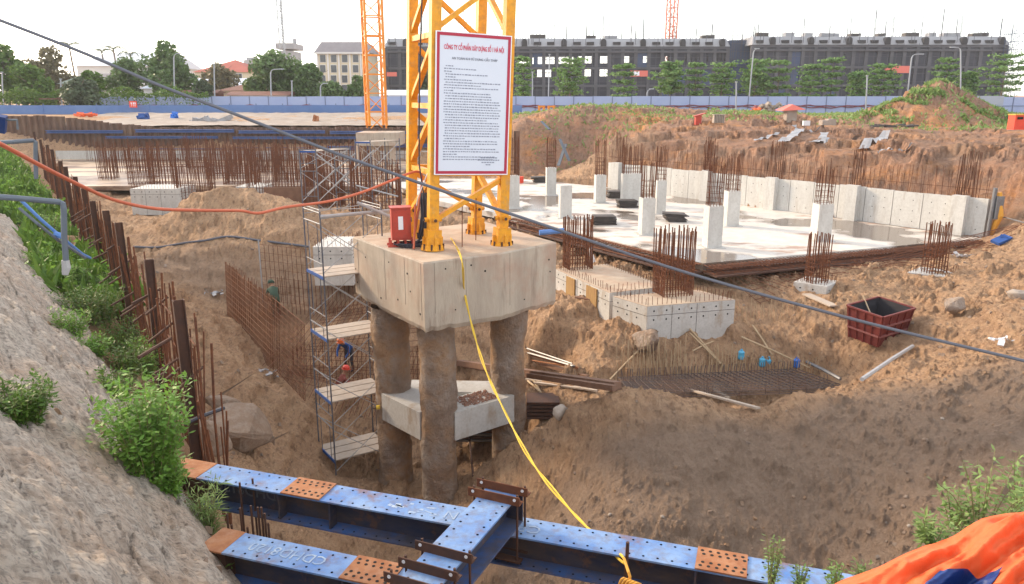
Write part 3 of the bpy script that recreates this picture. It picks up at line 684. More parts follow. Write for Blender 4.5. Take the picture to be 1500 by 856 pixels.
# ------------------------------------------------------------------ distant caps and rods of the left slab
for i, (x0, x1, y0, y1, D, lab) in enumerate(((190, 262, 277, 302, 46, 'white concrete cap left of the big sand heap, behind the orange hose'), (345, 384, 274, 286, 48.5, 'pale concrete cap with dark tie holes just behind the crest of the big sand heap'), (458, 515, 362, 402, 30.5, 'white concrete cap half hidden behind the scaffold tower'))):
    a = at_y(x0, y0, D); c = at_y(x1, y0, D); zb = at_y(x0, y1 + 6, D).z
    cap('concrete_plinth', lab, [(a.x, D), (c.x, D), (c.x, D + 2.4), (a.x, D + 2.4)], a.z, zb - .3, 'concrete_wall')
farc = [(212, 270, 226, 1.8, 'tall brown rod bundle standing on the orange-lit far slab, left'), (240, 278, 228, 1.6, 'paired brown rods in front of the far slab, right of the left bundle'), (160, 262, 226, 1.2, 'short brown rods near the left end of the far slab'), (290, 247, 212, 1.6, 'small brown rod bundle at the back of the far slab'),
        (288, 292, 255, 2.0, 'rod bundle under a dark plate, behind the big sand heap'), (338, 258, 222, 3.0, 'broad rusty rod cage on the far slab, left of centre'), (355, 270, 232, 2.2, 'dark rod bundle in front of the broad rusty cage'), (392, 252, 224, 2.4, 'rusty rod bundle at the right of the far slab'), (432, 266, 226, 2.6, 'rusty rod cage close to the far scaffold'), (412, 285, 260, 3.6, 'row of rods before a brown shutter, right of the big heap'), (508, 290, 232, 3.0, 'brown rod cage behind the far scaffold'), (552, 312, 262, 2.4, 'rust rod bundle between the scaffold and the yellow mast'), (475, 292, 270, 2.2, 'low brown rods at the foot of the far scaffold')]
for px, by_, ty_, wd, lab in farc:
    c = at_z(px, by_, -3.75); zt = at_y(px, ty_, c.y).z
    t = thing('rod_cage', lab, 'rod cage', c, 0, 'rod cages on the far slab')
    tag(cage_mb(c.x, c.y, wd, wd * .6, c.z - .8, zt + 1.0, .2, .028, 0, True, .35, .4).build('rods', M['rust'], t), kind='stuff')
t = thing('rod_row', 'row of thin brown starter rods along the far left wall, behind the orange-lit slab', 'starter rods', (-25, 75, -3.7))
mb = MB()
for i in range(190):
    x = -41 + 31 * i / 190; q = Vector((x, 75.2 + random.gauss(0, .2), -3.72)); mb.rod(q, q + Vector((random.gauss(0, .05), 0, 1.5 + .7 * random.random())), .022, 3)
tag(mb.build('rods', M['rust'], t), kind='stuff')
for Yr, lab in ((57.5, 'front row of brown rods on the far left slab'), (63, 'middle row of brown rods on the far left slab'), (69, 'back row of brown rods on the far left slab')):
    t = thing('rod_row', lab, 'starter rods', (-22, Yr, -3.7)); mb = MB(); x = -.53 * Yr
    while x < -9:
        if fbm(np.array([x * .18]), np.array([Yr]), 5, 2)[0] > -.15:
            for dy in (0, .4): mb.rod((x, Yr + dy, -3.72), (x + random.gauss(0, .03), Yr + dy, -3.7 + random.uniform(1.0, 2.6)), .025, 3)
        x += random.choice((.18, .25, .4))
    for zz in (.5, 1.0): mb.rod((-.5 * Yr, Yr, -3.7 + zz), (-9, Yr, -3.7 + zz), .02, 3)
    tag(mb.build('rods', M['rust'], t), kind='stuff')
sh = MB().box(at_y(438, 290, 47), (4.2, .12, 1.3)); tag(sh.build('brown_shutter', M['timber'], origin=at_y(438, 298, 47)), 'brown formwork shutter standing behind the big sand heap, left of the scaffold', 'shutter')
# ------------------------------------------------------------------ big crane block on bored piles
ZT, ZB = -1.6, -3.42
Lc, Nc, Rc = at_z(517, 347, ZT), at_z(620, 385, ZT), at_z(815, 355, ZT)
Bc = Lc + (Rc - Nc) * 1.0; mid = at_z(735, 370.5, ZT)
poly = [Nc, mid, Rc, Bc + Vector((.3, .1, 0)), Lc]
bt = thing('crane_foundation', 'big stained concrete block on three earth-caked piles under the yellow mast', 'crane base', ((Lc.x + Rc.x) / 2, (Nc.y + Bc.y) / 2, -9))
# body: many columns so that the broken lower rim is real
def rim(poly, seg=.16):
    out = []
    for i in range(len(poly)):
        p, q = Vector(poly[i]), Vector(poly[(i + 1) % len(poly)]); n = max(2, int((q - p).length / seg))
        for k in range(n): out.append(p.lerp(q, k / n))
    return out
rp = rim(poly); n = len(rp); cen = sum(rp, Vector()) / n; vs = []; levels = (ZT, ZT - .04, -2.5, -3.30, ZB)
for li, z in enumerate(levels):
    for p in rp:
        q = Vector(p); nz_ = 0
        if li == 0: q = q + (cen - q).normalized() * .03
        if li >= 3: nz_ = .07 * float(fbm(np.array([p.x * 3.6]), np.array([p.y * 3.6 + z]), 91, 5, .65)[0])
        if li == 4: q = q + (cen - q).normalized() * (.05 + abs(nz_) * 1.2); nz_ *= 1.3
        vs.append((q.x, q.y, z + nz_ + (.10 if li == 3 else 0) * 0))
fs = []
for li in range(4):
    for k in range(n):
        a = li * n + k; c = li * n + (k + 1) % n; fs.append((a + n, c + n, c, a))
fs.append(tuple(range(4 * n, 5 * n))[::-1])
MB().add(vs, fs).build('block_body', M['concrete_block'], bt)
MB().add([(p.x, p.y, ZT) for p in [Vector(vs[k]) for k in range(n)]], [tuple(range(n))]).build('block_top', M['concrete_top'], bt)
mat('concrete_seam', (.20, .165, .135), .9)
hm = MB(); jm = MB()
for a, c in ((Lc, Nc), (Nc, mid), (mid, Rc)):
    d = (c - a); ln = d.length; d.normalize(); nr = Vector((d.y, -d.x, 0))
    k = .2
    while k < ln:
        for zz in (.35, .85, 1.35):
            if random.random() < .5: hm.disc(a + d * (k + random.uniform(-.15, .15)) + Vector((0, 0, -zz + random.uniform(-.14, .14))), nr, random.uniform(.018, .033), 7, .008)
        k += .55
    k = .3
    while k < ln - .1:
        jm.bar(a + d * k + Vector((0, 0, -.05)) + nr * .001, a + d * k + Vector((0, 0, -1.2 - .4 * random.random())) + nr * .001, .008, .008); k += random.choice((.9, 1.2, 1.8))
tag(hm.build('tie_holes', M['hole'], bt), kind='stuff'); tag(jm.build('board_joints', M['concrete_seam'], bt), kind='stuff')
# broken earth crust under the rim
cr = MB()
for k, p in enumerate(rp):
    if p.y > cen.y + 1.2 or random.random() < .5: continue
    for j in range(2):
        q = p.lerp(cen, .07 + .10 * random.random()); s_ = random.uniform(.02, .06)
        cr.box((q.x, q.y, ZB + .02 - random.random() * .06), (s_ * 1.6, s_ * 1.4, s_), Euler((random.random(), random.random(), random.random() * 3)).to_matrix())
tag(cr.build('earth_crust', M['pile_earth'], bt), kind='stuff')
# piles
def rough_pile(cx, cy, r, z0, z1, seed):
    nz2, na = 130, 60; zz = np.linspace(z0, z1, nz2); aa = np.linspace(0, 2 * np.pi, na + 1)
    A, Zz = np.meshgrid(aa, zz); ang = A + math.pi / 2; uu_ = A * r
    ca, sa = np.cos(ang), np.sin(ang)
    lum = np.abs(fbm(uu_ * 1.1 + seed, Zz * .8, seed, 4)); fine = fbm(uu_ * 4, Zz * 4.5, seed + 5, 5, .62); pat = np.clip(fbm(uu_ * .8, Zz * .55, seed + 9, 3) * 4, -1, 1)
    rr_ = r * (1.03 - .20 * lum + .07 * fine + .05 * pat)
    rr_ *= 1 + .10 * np.clip((z0 + 1.1 - Zz) / 1.1, 0, 1)
    return np.stack([cx + rr_ * ca, cy + rr_ * sa, Zz], -1)
pil3 = [(at_y(572, 500, 21.9), .53, 1), (at_y(640, 500, 20.2), .52, 2), (at_y(745, 500, 21.75), .53, 3)]
for c, r, sd_ in pil3:
    me = grid_mesh('pile', rough_pile(c.x, c.y, r, -9.6, -3.6, sd_ * 31) - np.array(bt.location), M['pile_earth'], flip=False)
    o = bpy.data.objects.new('pile', me); link(o, bt, WL[bt.name])
# tie beams between the piles
tb = thing('tie_beam_frame', 'triangle of pale concrete tie beams joining the three piles low down', 'tie beam', (pil3[1][0].x, pil3[1][0].y, -7.3))
for i, j in ((0, 1), (1, 2), (0, 2)):
    a, c = pil3[i][0].copy(), pil3[j][0].copy(); d = (c - a); d.z = 0; dn = d.normalized(); a.z = c.z = -6.62; off = Vector((dn.y, -dn.x, 0)) * (0.05 if j - i == 1 else 0)
    if j == 2 and i == 0: a += Vector((0, .5, 0)); c += Vector((0, .5, 0))
    MB().bar(a + off + dn * .2 + Vector((0, 0, .02 * i)), c + off - dn * .2 + Vector((0, 0, .02 * i)), .95, .84 if j - i == 1 else .6).build('tie_beam', M['concrete_white'], tb)
mat('rubble', (.30, .15, .10), .9, alt=(.20, .10, .07), scale=12, amount=.8, alt2=(.42, .30, .24), scale2=20, amount2=.7); rub = MB(); a, c = pil3[1][0], pil3[2][0]
for k in range(420):
    t_ = random.uniform(.28, .74); q = a.lerp(c, t_); s_ = random.uniform(.012, .05)
    d = (c - a).normalized(); q = q + Vector((-d.y, d.x, 0)) * random.uniform(-.38, .33)
    rub.box((q.x, q.y, -6.19 + s_ * .3), (s_ * 1.5, s_ * 1.3, s_), Euler((random.random() * 3, random.random(), random.random() * 3)).to_matrix())
tag(rub.build('brick_rubble', M['rubble']), kind='stuff')

# ------------------------------------------------------------------ yellow mast
def lattice(root, side, levels, leg, br, hz, m, feet=True):
    h = side / 2; cs = [(-h, -h), (h, -h), (h, h), (-h, h)]
    z0, z1 = levels[0], levels[-1]
    for x, y in cs:
        mb = MB(); mb.box((x, y, (z0 + z1) / 2 + .2), (leg, leg, z1 - z0 - .4))
        for z in levels[1:-1]:
            pass
        lg = mb.build('leg', M[m], root, local=True)
        if feet:
            ft = MB(); ft.box((x, y, z0 + .27), (leg * 1.5, leg * 1.5, .5), None)
            ft.tube([(x, y, z0 - .02), (x, y, z0 + .10), (x, y, z0 + .14), (x, y, z0 + .5)], [leg * 1.28, leg * 1.2, leg * .95, leg * .72], 8)
            ft.tube([(x, y - leg * .9, z0 + .78), (x, y + leg * .9, z0 + .78)], .06, 8); ft.tube([(x - leg * .9, y, z0 + .78), (x + leg * .9, y, z0 + .78)], .06, 8)
            for k in range(8):
                t_ = k * math.pi / 4; ft.box((x + math.cos(t_) * leg * 1.0, y + math.sin(t_) * leg * 1.0, z0 + .2), (.05, .05, .25))
            ft.build('foot', M[m], lg, local=True)
            bo = MB()
            for k in range(8):
                t_ = k * math.pi / 4 + .39; bo.tube([(x + math.cos(t_) * leg * 1.12, y + math.sin(t_) * leg * 1.12, z0), (x + math.cos(t_) * leg * 1.12, y + math.sin(t_) * leg * 1.12, z0 + .15)], .028, 6)
            for s_ in (-1, 1): bo.disc((x, y + s_ * leg * .92, z0 + .78), (0, 1, 0), .045, 8, .01); bo.disc((x + s_ * leg * .92, y, z0 + .78), (1, 0, 0), .045, 8, .01)
            tag(bo.build('anchor_bolts', M['rust_dark'], lg, local=True), kind='stuff')
    for i in range(4):
        a, c = cs[i], cs[(i + 1) % 4]
        for k in range(len(levels) - 1):
            if k > 0:
                MB().bar((a[0], a[1], levels[k]), (c[0], c[1], levels[k]), hz, hz).build('cross_bar', M[m], root, local=True)
            s0 = levels[k] + (.75 if k == 0 and feet else .12); e_ = levels[k + 1] - .12
            f_ = .06
            p = Vector((a[0], a[1], s0)).lerp(Vector((c[0], c[1], e_)), f_); q = Vector((a[0], a[1], s0)).lerp(Vector((c[0], c[1], e_)), 1 - f_)
            MB().bar(p, q, br, br * .8).build('brace', M[m], root, local=True)
            gm_ = MB(); gm_.box((a[0] * .96 + c[0] * .04, a[1] * .96 + c[1] * .04, s0), (.16 if a[1] == c[1] else .05, .05 if a[1] == c[1] else .16, .34))
NR = Vector((math.cos(R(23.5)), math.sin(R(23.5)), 0)); NL = Vector((-NR.y, NR.x, 0)); SD = 2.0
Np = at_z(633, 368, ZT) + Vector((0, .12, 0)); mc = Np + (NR + NL) * SD / 2
tw = thing('crane_mast', 'bright yellow lattice mast of a tower crane carrying the notice board', 'tower crane', mc, R(23.5))
tw.rotation_euler = (0, R(2.2), R(23.5))
lattice(tw, SD, [0, 2.0, 3.7, 5.45, 7.2, 8.95, 10.7, 12.4], .255, .15, .14, 'crane_yellow')
# gusset plates low on the near legs
mwt = Matrix.Translation(mc) @ Euler((0, R(2.2), R(23.5))).to_matrix().to_4x4()
# notice board hung on the near face
h = SD / 2; yb = -h - .20
sb = thing('notice_board', 'white notice board with red border hung on the yellow mast', 'notice board', mwt @ Vector((-.02, yb, 2.0))); sb.rotation_euler = (0, R(2.2), R(23.5))
inv = None
BW, BH = 2.0, 3.50; bz0 = 0
MB().box((0, 0, BH / 2), (BW, .03, BH)).build('board', M['sign_board'], sb, local=True)
fr = MB(); t_ = .075
for c, d in (((0, -.018, t_ / 2), (BW, .012, t_)), ((0, -.018, BH - t_ / 2), (BW, .012, t_)), ((-BW / 2 + t_ / 2, -.018, BH / 2), (t_, .012, BH - 2 * t_)), ((BW / 2 - t_ / 2, -.018, BH / 2), (t_, .012, BH - 2 * t_))): fr.box(c, d)
fr.build('red_border', M['sign_red'], sb, local=True)
ed = MB()
for c, d in (((0, 0, -.012), (BW + .05, .05, .024)), ((0, 0, BH + .012), (BW + .05, .05, .024)), ((-BW / 2 - .012, 0, BH / 2), (.024, .05, BH)), ((BW / 2 + .012, 0, BH / 2), (.024, .05, BH))): ed.box(c, d)
ed.build('board_rim', M['paper'], sb, local=True)
def text_mesh(body, width, height, bold=0, name='text'):
    cu = bpy.data.curves.new(name, 'FONT'); cu.body = body; cu.align_x = 'CENTER'; cu.align_y = 'CENTER'; cu.extrude = .004; cu.offset = bold; cu.resolution_u = 2
    o = bpy.data.objects.new(name, cu); col.objects.link(o); bpy.context.view_layer.update()
    me = bpy.data.meshes.new_from_object(o.evaluated_get(bpy.context.evaluated_depsgraph_get())); bpy.data.objects.remove(o)
    co = np.empty(len(me.vertices) * 3); me.vertices.foreach_get('co', co); co = co.reshape(-1, 3)
    mn, mx = co.min(0), co.max(0); c = (mn + mx) / 2; s = np.array([width / (mx[0] - mn[0]), height / (mx[1] - mn[1]), 1])
    co = (co - c) * s; co[:, 2] += 0; me.vertices.foreach_set('co', co.ravel()); me.update(); return me
def put_text(body, w_, h_, m, parent, loc, rot, bold=0, name='lettering'):
    me = text_mesh(body, w_, h_, bold, name); o = mesh_obj(name, me, M[m], parent); o.location = loc; o.rotation_euler = rot; return o
put_text('CÔNG TY CỔ PHẦN XÂY DỰNG SỐ 1 HÀ NỘI', 1.62, .215, 'letter_red', sb, (.0, -.019, BH - .33), (R(90), 0, 0), .012, 'heading')
put_text('AN TOÀN KHI SỬ DỤNG CẦU THÁP', 1.24, .105, 'letter_grey', sb, (.02, -.019, BH - .60), (R(90), 0, 0), .004, 'subheading')
tx = MB(); z = BH - .80; ln_no = 0; lens = [.25, .85, .2, 1.15, .28, .7, 1.55, .95, 1.45, .25, 1.25, 1.3, 1.3, 1.52, 1.5, 1.5, 1.5, 1.48, 1.52, 1.5, 1.2, 1.5, 1.5, 1.5, 1.48, 1.5, 1.5, .6, 1.5, 1.5, .65, 1.45, 1.5, .3, 1.42, 1.4]
for ll in lens:
    x = -.80 + (.04 if random.random() < .3 else 0); xe = -.80 + ll
    while x < xe:
        wl_ = random.choice((.03, .045, .06, .075)); tx.box((x + wl_ / 2, -.0175, z + random.uniform(-.002, .002)), (wl_, .003, random.choice((.020, .026, .026, .03)))); x += wl_ + .018
    z -= .0665
for k, (ww, zz) in enumerate(((.42, .42), (.58, .36), (.36, .30), (.12, .24))):
    x = .45 - ww / 2
    while x < .45 + ww / 2:
        wl_ = random.choice((.04, .06)); tx.box((x + wl_ / 2, -.0175, zz), (wl_, .003, .028)); x += wl_ + .015
tag(tx.build('text_lines', M['letter_body'], sb, local=True), kind='stuff')

# red electric cabinet, black cable bundle on the block
eb = thing('electric_cabinet', 'red steel electric cabinet with white label standing on the block beside the mast', 'electric cabinet', at_z(588, 360, ZT), R(14))
MB().box((0, 0, .62), (.52, .42, .86)).build('cabinet_body', M['red_paint'], eb, local=True)
MB().box((-.02, -.222, .62), (.42, .02, .74)).build('cabinet_door', M['red_paint'], eb, local=True)
MB().box((-.02, -.236, .66), (.13, .006, .36)).build('label_plate', M['paper'], eb, local=True)
MB().box((0, 0, 1.065), (.58, .48, .03)).build('cabinet_roof', M['red_paint'], eb, local=True)
lg = MB()
for sx in (-.3, -.1, .1, .3): lg.box((sx, -.16, .1), (.06, .06, .2)); lg.box((sx, .16, .1), (.06, .06, .2))
lg.box((0, -.16, .03), (.75, .08, .06)); lg.box((0, .16, .03), (.75, .08, .06)); lg.build('stand', M['red_paint'], eb, local=True)
MB().disc((.265, -.05, .72), (1, 0, 0), .07, 10, .03).build('socket', M['steel_grey'], eb, local=True)
Y0 = 20.55
bw_ = MB(); P0 = [at_y(622, 283, Y0), at_y(624, 292, Y0), at_y(626, 315, Y0), at_y(623, 335, Y0), at_y(617, 349, Y0)]
bw_.tube(P0, [.07, .13, .16, .15, .07], 9)
for k in range(9):
    t_ = k * .7; off = Vector((math.cos(t_) * .13, math.sin(t_) * .13, 0)); bw_.tube([p + off * s_ for p, s_ in zip(P0, (.5, 1, 1.15, 1.1, .6))], .03, 5)
bw_.tube([at_y(617, 349, Y0), at_y(608, 357, Y0), at_y(600, 360, Y0 + .3), at_y(590, 358, Y0 + .5)], .03, 6)
tag(bw_.build('cable_bundle', M['black_cable'], origin=P0[4]), 'black cable bundle hanging against the near yellow leg', 'cable bundle')
vc = MB(); vc.tube([at_y(619, -30, Y0 + .3), at_y(616, 60, Y0 + .3), at_y(614, 150, Y0 + .3), at_y(614, 240, Y0 + .2), at_y(621, 288, Y0)], .022, 6)
tag(vc.build('power_cable', M['black_cable'], origin=at_y(621, 288, Y0)), 'thin black cable hanging down inside the left side of the yellow mast', 'cable')
cl = MB()
for k in range(5):
    pts = []
    for i in range(14):
        t_ = i / 13 * math.pi * 1.6 + k; pts.append(at_z(604, 362, ZT) + Vector((math.cos(t_) * (.35 + .05 * k), math.sin(t_) * .22, .03 + .02 * k)))
    cl.tube(pts, .022, 5)
tag(cl.build('cable_coil', M['black_cable'], origin=at_z(604, 362, ZT)), 'loose cable coils lying at the foot of the red cabinet', 'cable')
ob = MB(); ob.tube([at_y(608, 300, 20.6), at_y(608, 330, 20.5), at_z(606, 365, ZT + .03)], .03, 6)
wr = MB(); wr.tube([at_y(632, 200, 20.5), at_y(628, 250, 20.4), at_y(612, 290, 20.5), at_y(610, 302, 20.6)], .016, 5)
tag(wr.build('white_wire', M['plastic_white'], origin=at_y(610, 302, 20.6)), 'pale wire drooping from the back of the notice board to the cabinet', 'wire')
tag(ob.build('orange_conduit', M['hose_orange'], origin=at_z(606, 365, ZT)), 'orange conduit standing between the red cabinet and the black cable bundle', 'conduit')
for px, py, lab in ((697, 352, 'thin rusty rod standing on the block in front of the far leg'), (677, 362, 'thin rusty rod standing at the front middle of the block top')):
    q = at_z(px, py, ZT); tag(MB().rod(q, q + Vector((.02, 0, 1.2)), .014, 5).build('rod', M['rust'], origin=q), lab, 'rod')

# ------------------------------------------------------------------ blue struts in the foreground
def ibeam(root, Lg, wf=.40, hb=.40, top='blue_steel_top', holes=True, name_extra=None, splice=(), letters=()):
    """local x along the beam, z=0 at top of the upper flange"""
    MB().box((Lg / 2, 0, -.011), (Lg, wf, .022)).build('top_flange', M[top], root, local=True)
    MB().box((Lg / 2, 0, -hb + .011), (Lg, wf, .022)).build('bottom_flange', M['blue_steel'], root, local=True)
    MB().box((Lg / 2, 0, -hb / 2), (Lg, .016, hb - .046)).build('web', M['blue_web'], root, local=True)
    st = MB(); x = .4
    for xx in splice: MB().box((xx, -wf / 4 - .01, -hb / 2), (.02, wf / 2 - .05, hb - .05)).build('stiffener', M['blue_web'], root, local=True)
    hm = MB(); x = .1
    while x < Lg - .05:
        for y in (-.135, -.075 if holes == 2 else -.135, .075 if holes == 2 else .135, .135): hm.disc((x, y, .0005), (0, 0, 1), .0135, 7, .002)
        hm.disc((x, -.14, -hb + .0225), (0, 0, 1), .013, 7, .002); x += .15
    tag(hm.build('bolt_holes', M['hole'], root, local=True), kind='stuff')
    wm = MB(); x = .7
    while x < Lg: wm.disc((x, -.0085, -.13), (0, 1, 0), .015, 8, .003); x += 1.05
    tag(wm.build('web_holes', M['plastic_white'], root, local=True), kind='stuff')
def splice_plate(root, x0, x1, wf=.41):
    sp_ = MB().box(((x0 + x1) / 2, 0, .009), (x1 - x0, wf, .016)).build('splice_plate', M['rust_bright'], root, local=True)
    hm = MB()
    nx = int((x1 - x0) / .085)
    for i in range(nx):
        for y in (-.14, -.075, .075, .14):
            hm.disc((x0 + .05 + i * (x1 - x0 - .1) / max(1, nx - 1) + (.02 if abs(y) < .1 else 0), y, .0175), (0, 0, 1), .019, 7, .002)
    tag(hm.build('bolt_holes', M['hole'], sp_, local=True), kind='stuff')
ZBm = -2.3
def strut(name, lab, pa, pb, ext=0):
    a = at_z(*pa, ZBm); c = at_z(*pb, ZBm); d = c - a; ln = d.length + ext; rz = math.atan2(d.y, d.x)
    t = thing(name, lab, 'steel beam', a, rz, 'blue steel struts across the foreground'); return t, ln, a, rz
t1, l1, a1_, rz1 = strut('blue_strut', 'long blue steel strut passing under the cross beam, yellow rope tied to it', (303, 690), (1100, 832), 2.5)
def u_at(px, py):     # distance along strut 1 of a point on its top
    q = at_z(px, py, ZBm) - a1_; return q.x * math.cos(rz1) + q.y * math.sin(rz1)
ibeam(t1, l1, splice=(u_at(420, 712) - .02, u_at(482, 722) + .1, u_at(1020, 828)))
splice_plate(t1, u_at(424, 712), u_at(482, 720)); splice_plate(t1, u_at(1018, 830), u_at(1094, 842))
MB().box((-.28, 0, -.006), (.55, .42, .02)).build('end_plate', M['rust_bright'], t1, local=True)
MB().box((-.28, 0, -.22), (.55, .30, .36)).build('end_packer', M['rust_dark'], t1, local=True)
put_text('CDHD8120', 1.05, .15, 'letter_white', t1, (u_at(352, 712), -.010, -.17), (R(90), 0, R(180) * 0 + 0), .004); 
for o in t1.children:
    if o.name.startswith('lettering'): o.rotation_euler = (R(90), R(180), 0); M_l = o; o.data.materials[0] = M['grey_cable']; o.location.y = -.011
put_text('NC', .30, .17, 'letter_white', t1, (u_at(665, 764), -.02, .001), (0, 0, 0), .004)
put_text('CR', .30, .15, 'letter_white', t1, (u_at(768, 784), -.02, .001), (0, 0, R(180)), .004)
pt = MB()
for k in range(14):
    u0 = u_at(600, 750) + random.uniform(-.3, .35); pt.box((u0, random.uniform(-.12, .08), .001), (random.uniform(.03, .16), random.uniform(.01, .05), .002), Euler((0, 0, random.uniform(-.3, .3))).to_matrix())
tag(pt.build('paint_smears', M['letter_white'], t1, local=True), kind='stuff')
t2, l2_, a2_, rz2 = strut('blue_strut', 'shorter blue steel strut at the bottom left with white lettering and a rusty splice plate', (342, 795), (600, 850), .25)
def u2(px, py):
    q = at_z(px, py, ZBm) - a2_; return q.x * math.cos(rz2) + q.y * math.sin(rz2)
ibeam(t2, l2_, splice=(u2(510, 836),)); splice_plate(t2, u2(512, 830), u2(580, 846))
MB().box((-.15, 0, -.006), (.3, .42, .02)).build('end_plate', M['rust_bright'], t2, local=True); MB().box((-.15, 0, -.22), (.3, .30, .36)).build('end_packer', M['rust_dark'], t2, local=True)
put_text('CDHD8120', .92, .15, 'letter_white', t2, (u2(420, 812), 0, .001), (0, 0, R(180)), .004)
# cross beam lying over strut 1
ZC = ZBm + .402; ce = at_z(741, 714, ZC); cs_ = at_z(598, 872, ZC); d = cs_ - ce; rz3 = math.atan2(d.y, d.x)
t3 = thing('blue_cross_beam', 'blue cross beam lying over the long strut, clamped with rusty angle irons', 'steel beam', ce, rz3, 'blue steel struts across the foreground')
ibeam(t3, d.length + .8)
def u3(px, py):
    q = at_z(px, py, ZC) - ce; return q.x * math.cos(rz3) + q.y * math.sin(rz3)
MB().box((-.02, 0, -.2), (.02, .40, .40)).build('end_cap', M['blue_web'], t3, local=True)
def clamp(x, lab):
    t = thing('clamp', lab, 'clamp', Matrix.Translation(ce) @ Matrix.Rotation(rz3, 4, 'Z') @ Vector((x, 0, 0)), rz3, 'rusty angle clamps on the cross beam')
    an = MB(); an.box((0, 0, .006), (.11, .62, .012)); an.box((.049, 0, .057), (.012, .62, .09)); an.build('angle_iron', M['rust'] if 'far' in lab else M['rust_dark'], t, local=True)
    for s_ in (-1, 1):
        MB().rod((0, s_ * .26, .10), (0, s_ * .26, -.72), .014, 6).build('bolt_rod', M['rust_dark'], t, local=True)
        MB().disc((.058, s_ * .25, .065), (1, 0, 0), .018, 8, .003).build('bolt_hole', M['plastic_white'], t, local=True)
        MB().box((0, s_ * .26, .03), (.05, .05, .03)).build('nut', M['rust_dark'], t, local=True)
    MB().box((0, 0, -.70), (.10, .62, .02)).build('lower_plate', M['rust_dark'], t, local=True)
clamp(.06, 'angle clamp at the far end of the cross beam, outermost'); clamp(u3(720, 728) + .02, 'angle clamp just inside the far end of the cross beam')
clamp(u3(640, 808), 'dark angle clamp across the near half of the cross beam, upper of the two'); clamp(u3(620, 834), 'dark angle clamp across the near half of the cross beam, lower of the two'); clamp(u3(606, 858), 'lowest angle clamp, cut off by the bottom of the picture')
# ------------------------------------------------------------------ yellow rope, tied below to strut 1
q1 = at_z(658, 342, ZT + .05) ; q1 = at_z(661, 350, ZT + .02)
edge = at_z(676, 381, ZT + .03)
end = at_z(914, 822, ZBm + .03)
rp_ = []
pts = [q1, edge]
ctl = [(672, 372, 20.1), (681, 430, 19.2), (695, 490, 18.0), (712, 545, 16.6), (740, 605, 14.6), (776, 670, 12.4), (830, 740, 9.9), (880, 795, 7.9)]
pts += [at_y(a, b_, c) for a, b_, c in ctl[1:]] + [end]
def smooth_path(p, n=6):
    out = []
    for i in range(len(p) - 1):
        p0, p1, p2, p3 = p[max(i - 1, 0)], p[i], p[i + 1], p[min(i + 2, len(p) - 1)]
        for k in range(n):
            t_ = k / n; out.append(.5 * ((2 * p1) + (p2 - p0) * t_ + (2 * p0 - 5 * p1 + 4 * p2 - p3) * t_ ** 2 + (3 * p1 - p0 - 3 * p2 + p3) * t_ ** 3))
    return out + [p[-1]]
sp_pts = smooth_path(pts, 8); ro = MB()
for s_ in range(2):
    ro.tube([p + Vector((math.cos(i * .55 + s_ * math.pi) * .016, 0, math.sin(i * .55 + s_ * math.pi) * .016 + .03 * math.sin(i * .21 + s_))) for i, p in enumerate(sp_pts)], .0145, 6)
tag(ro.build('yellow_rope', M['rope_yellow'], origin=end), 'doubled yellow rope stretching from the block top down to the long strut', 'rope')
kn = MB(); e2 = end + Vector((.03, -.22, -.03))
for k in range(5):
    pts = []
    for i in range(17):
        t_ = i / 16 * math.pi * 2; pts.append(e2 + Vector((math.sin(t_) * (.05 + .012 * k) + .03 * k - .06, -.02 * k, -.16 - math.cos(t_) * (.14 + .02 * k) - .02 * k)))
    kn.tube(pts, .013, 6)
kn.tube([end + Vector((0, 0, .03)), end + Vector((.02, -.2, 0)), e2, e2 + Vector((-.03, 0, -.45))], .016, 6)
tag(kn.build('rope_knot', M['strap_orange'], origin=e2), 'orange-yellow rope loops knotted at the strut edge below the doubled rope', 'rope')
sk = at_z(917, 822, ZBm); tag(MB().rod(sk + Vector((0, 0, -.4)), sk + Vector((.01, 0, .22)), .02, 6).build('stake', M['rust_dark'], origin=sk), 'short rusty stake beside the rope knot on the strut', 'stake')
# ------------------------------------------------------------------ foliage
def quads(name, C, A, B, mat, parent=None, origin=None, kind=None):
    """leaf-shaped quads: centre C, half-axis A (length), half-axis B (width)"""
    n = len(C); V = np.empty((n, 4, 3)); V[:, 0] = C - A; V[:, 1] = C + B * 1.0 + A * .1; V[:, 2] = C + A; V[:, 3] = C - B + A * .1
    off = np.array(WL[parent.name] if parent is not None else (origin if origin is not None else (0, 0, 0)), float)
    V = V.reshape(-1, 3) - off
    me = bpy.data.meshes.new(name); me.vertices.add(n * 4); me.vertices.foreach_set('co', V.ravel().astype(np.float32))
    me.loops.add(n * 4); me.loops.foreach_set('vertex_index', np.arange(n * 4, dtype=np.int32))
    me.polygons.add(n); me.polygons.foreach_set('loop_start', (np.arange(n) * 4).astype(np.int32)); me.polygons.foreach_set('loop_total', np.full(n, 4, np.int32))
    me.update(calc_edges=True)
    o = mesh_obj(name, me, mat, parent)
    if parent is None and origin is not None: o.location = origin
    if kind: tag(o, kind=kind)
    return o
def unit(v): return v / np.maximum(np.linalg.norm(v, axis=1, keepdims=True), 1e-6)
def rnd_axes(n, length, width, up=.0, droop=0.0):
    a = rng.normal(size=(n, 3)); a[:, 2] = a[:, 2] * .6 + up; a = unit(a); r = rng.normal(size=(n, 3)); b = unit(np.cross(a, r))
    l = length * rng.uniform(.6, 1.25, (n, 1)); return a * l, b * l * width
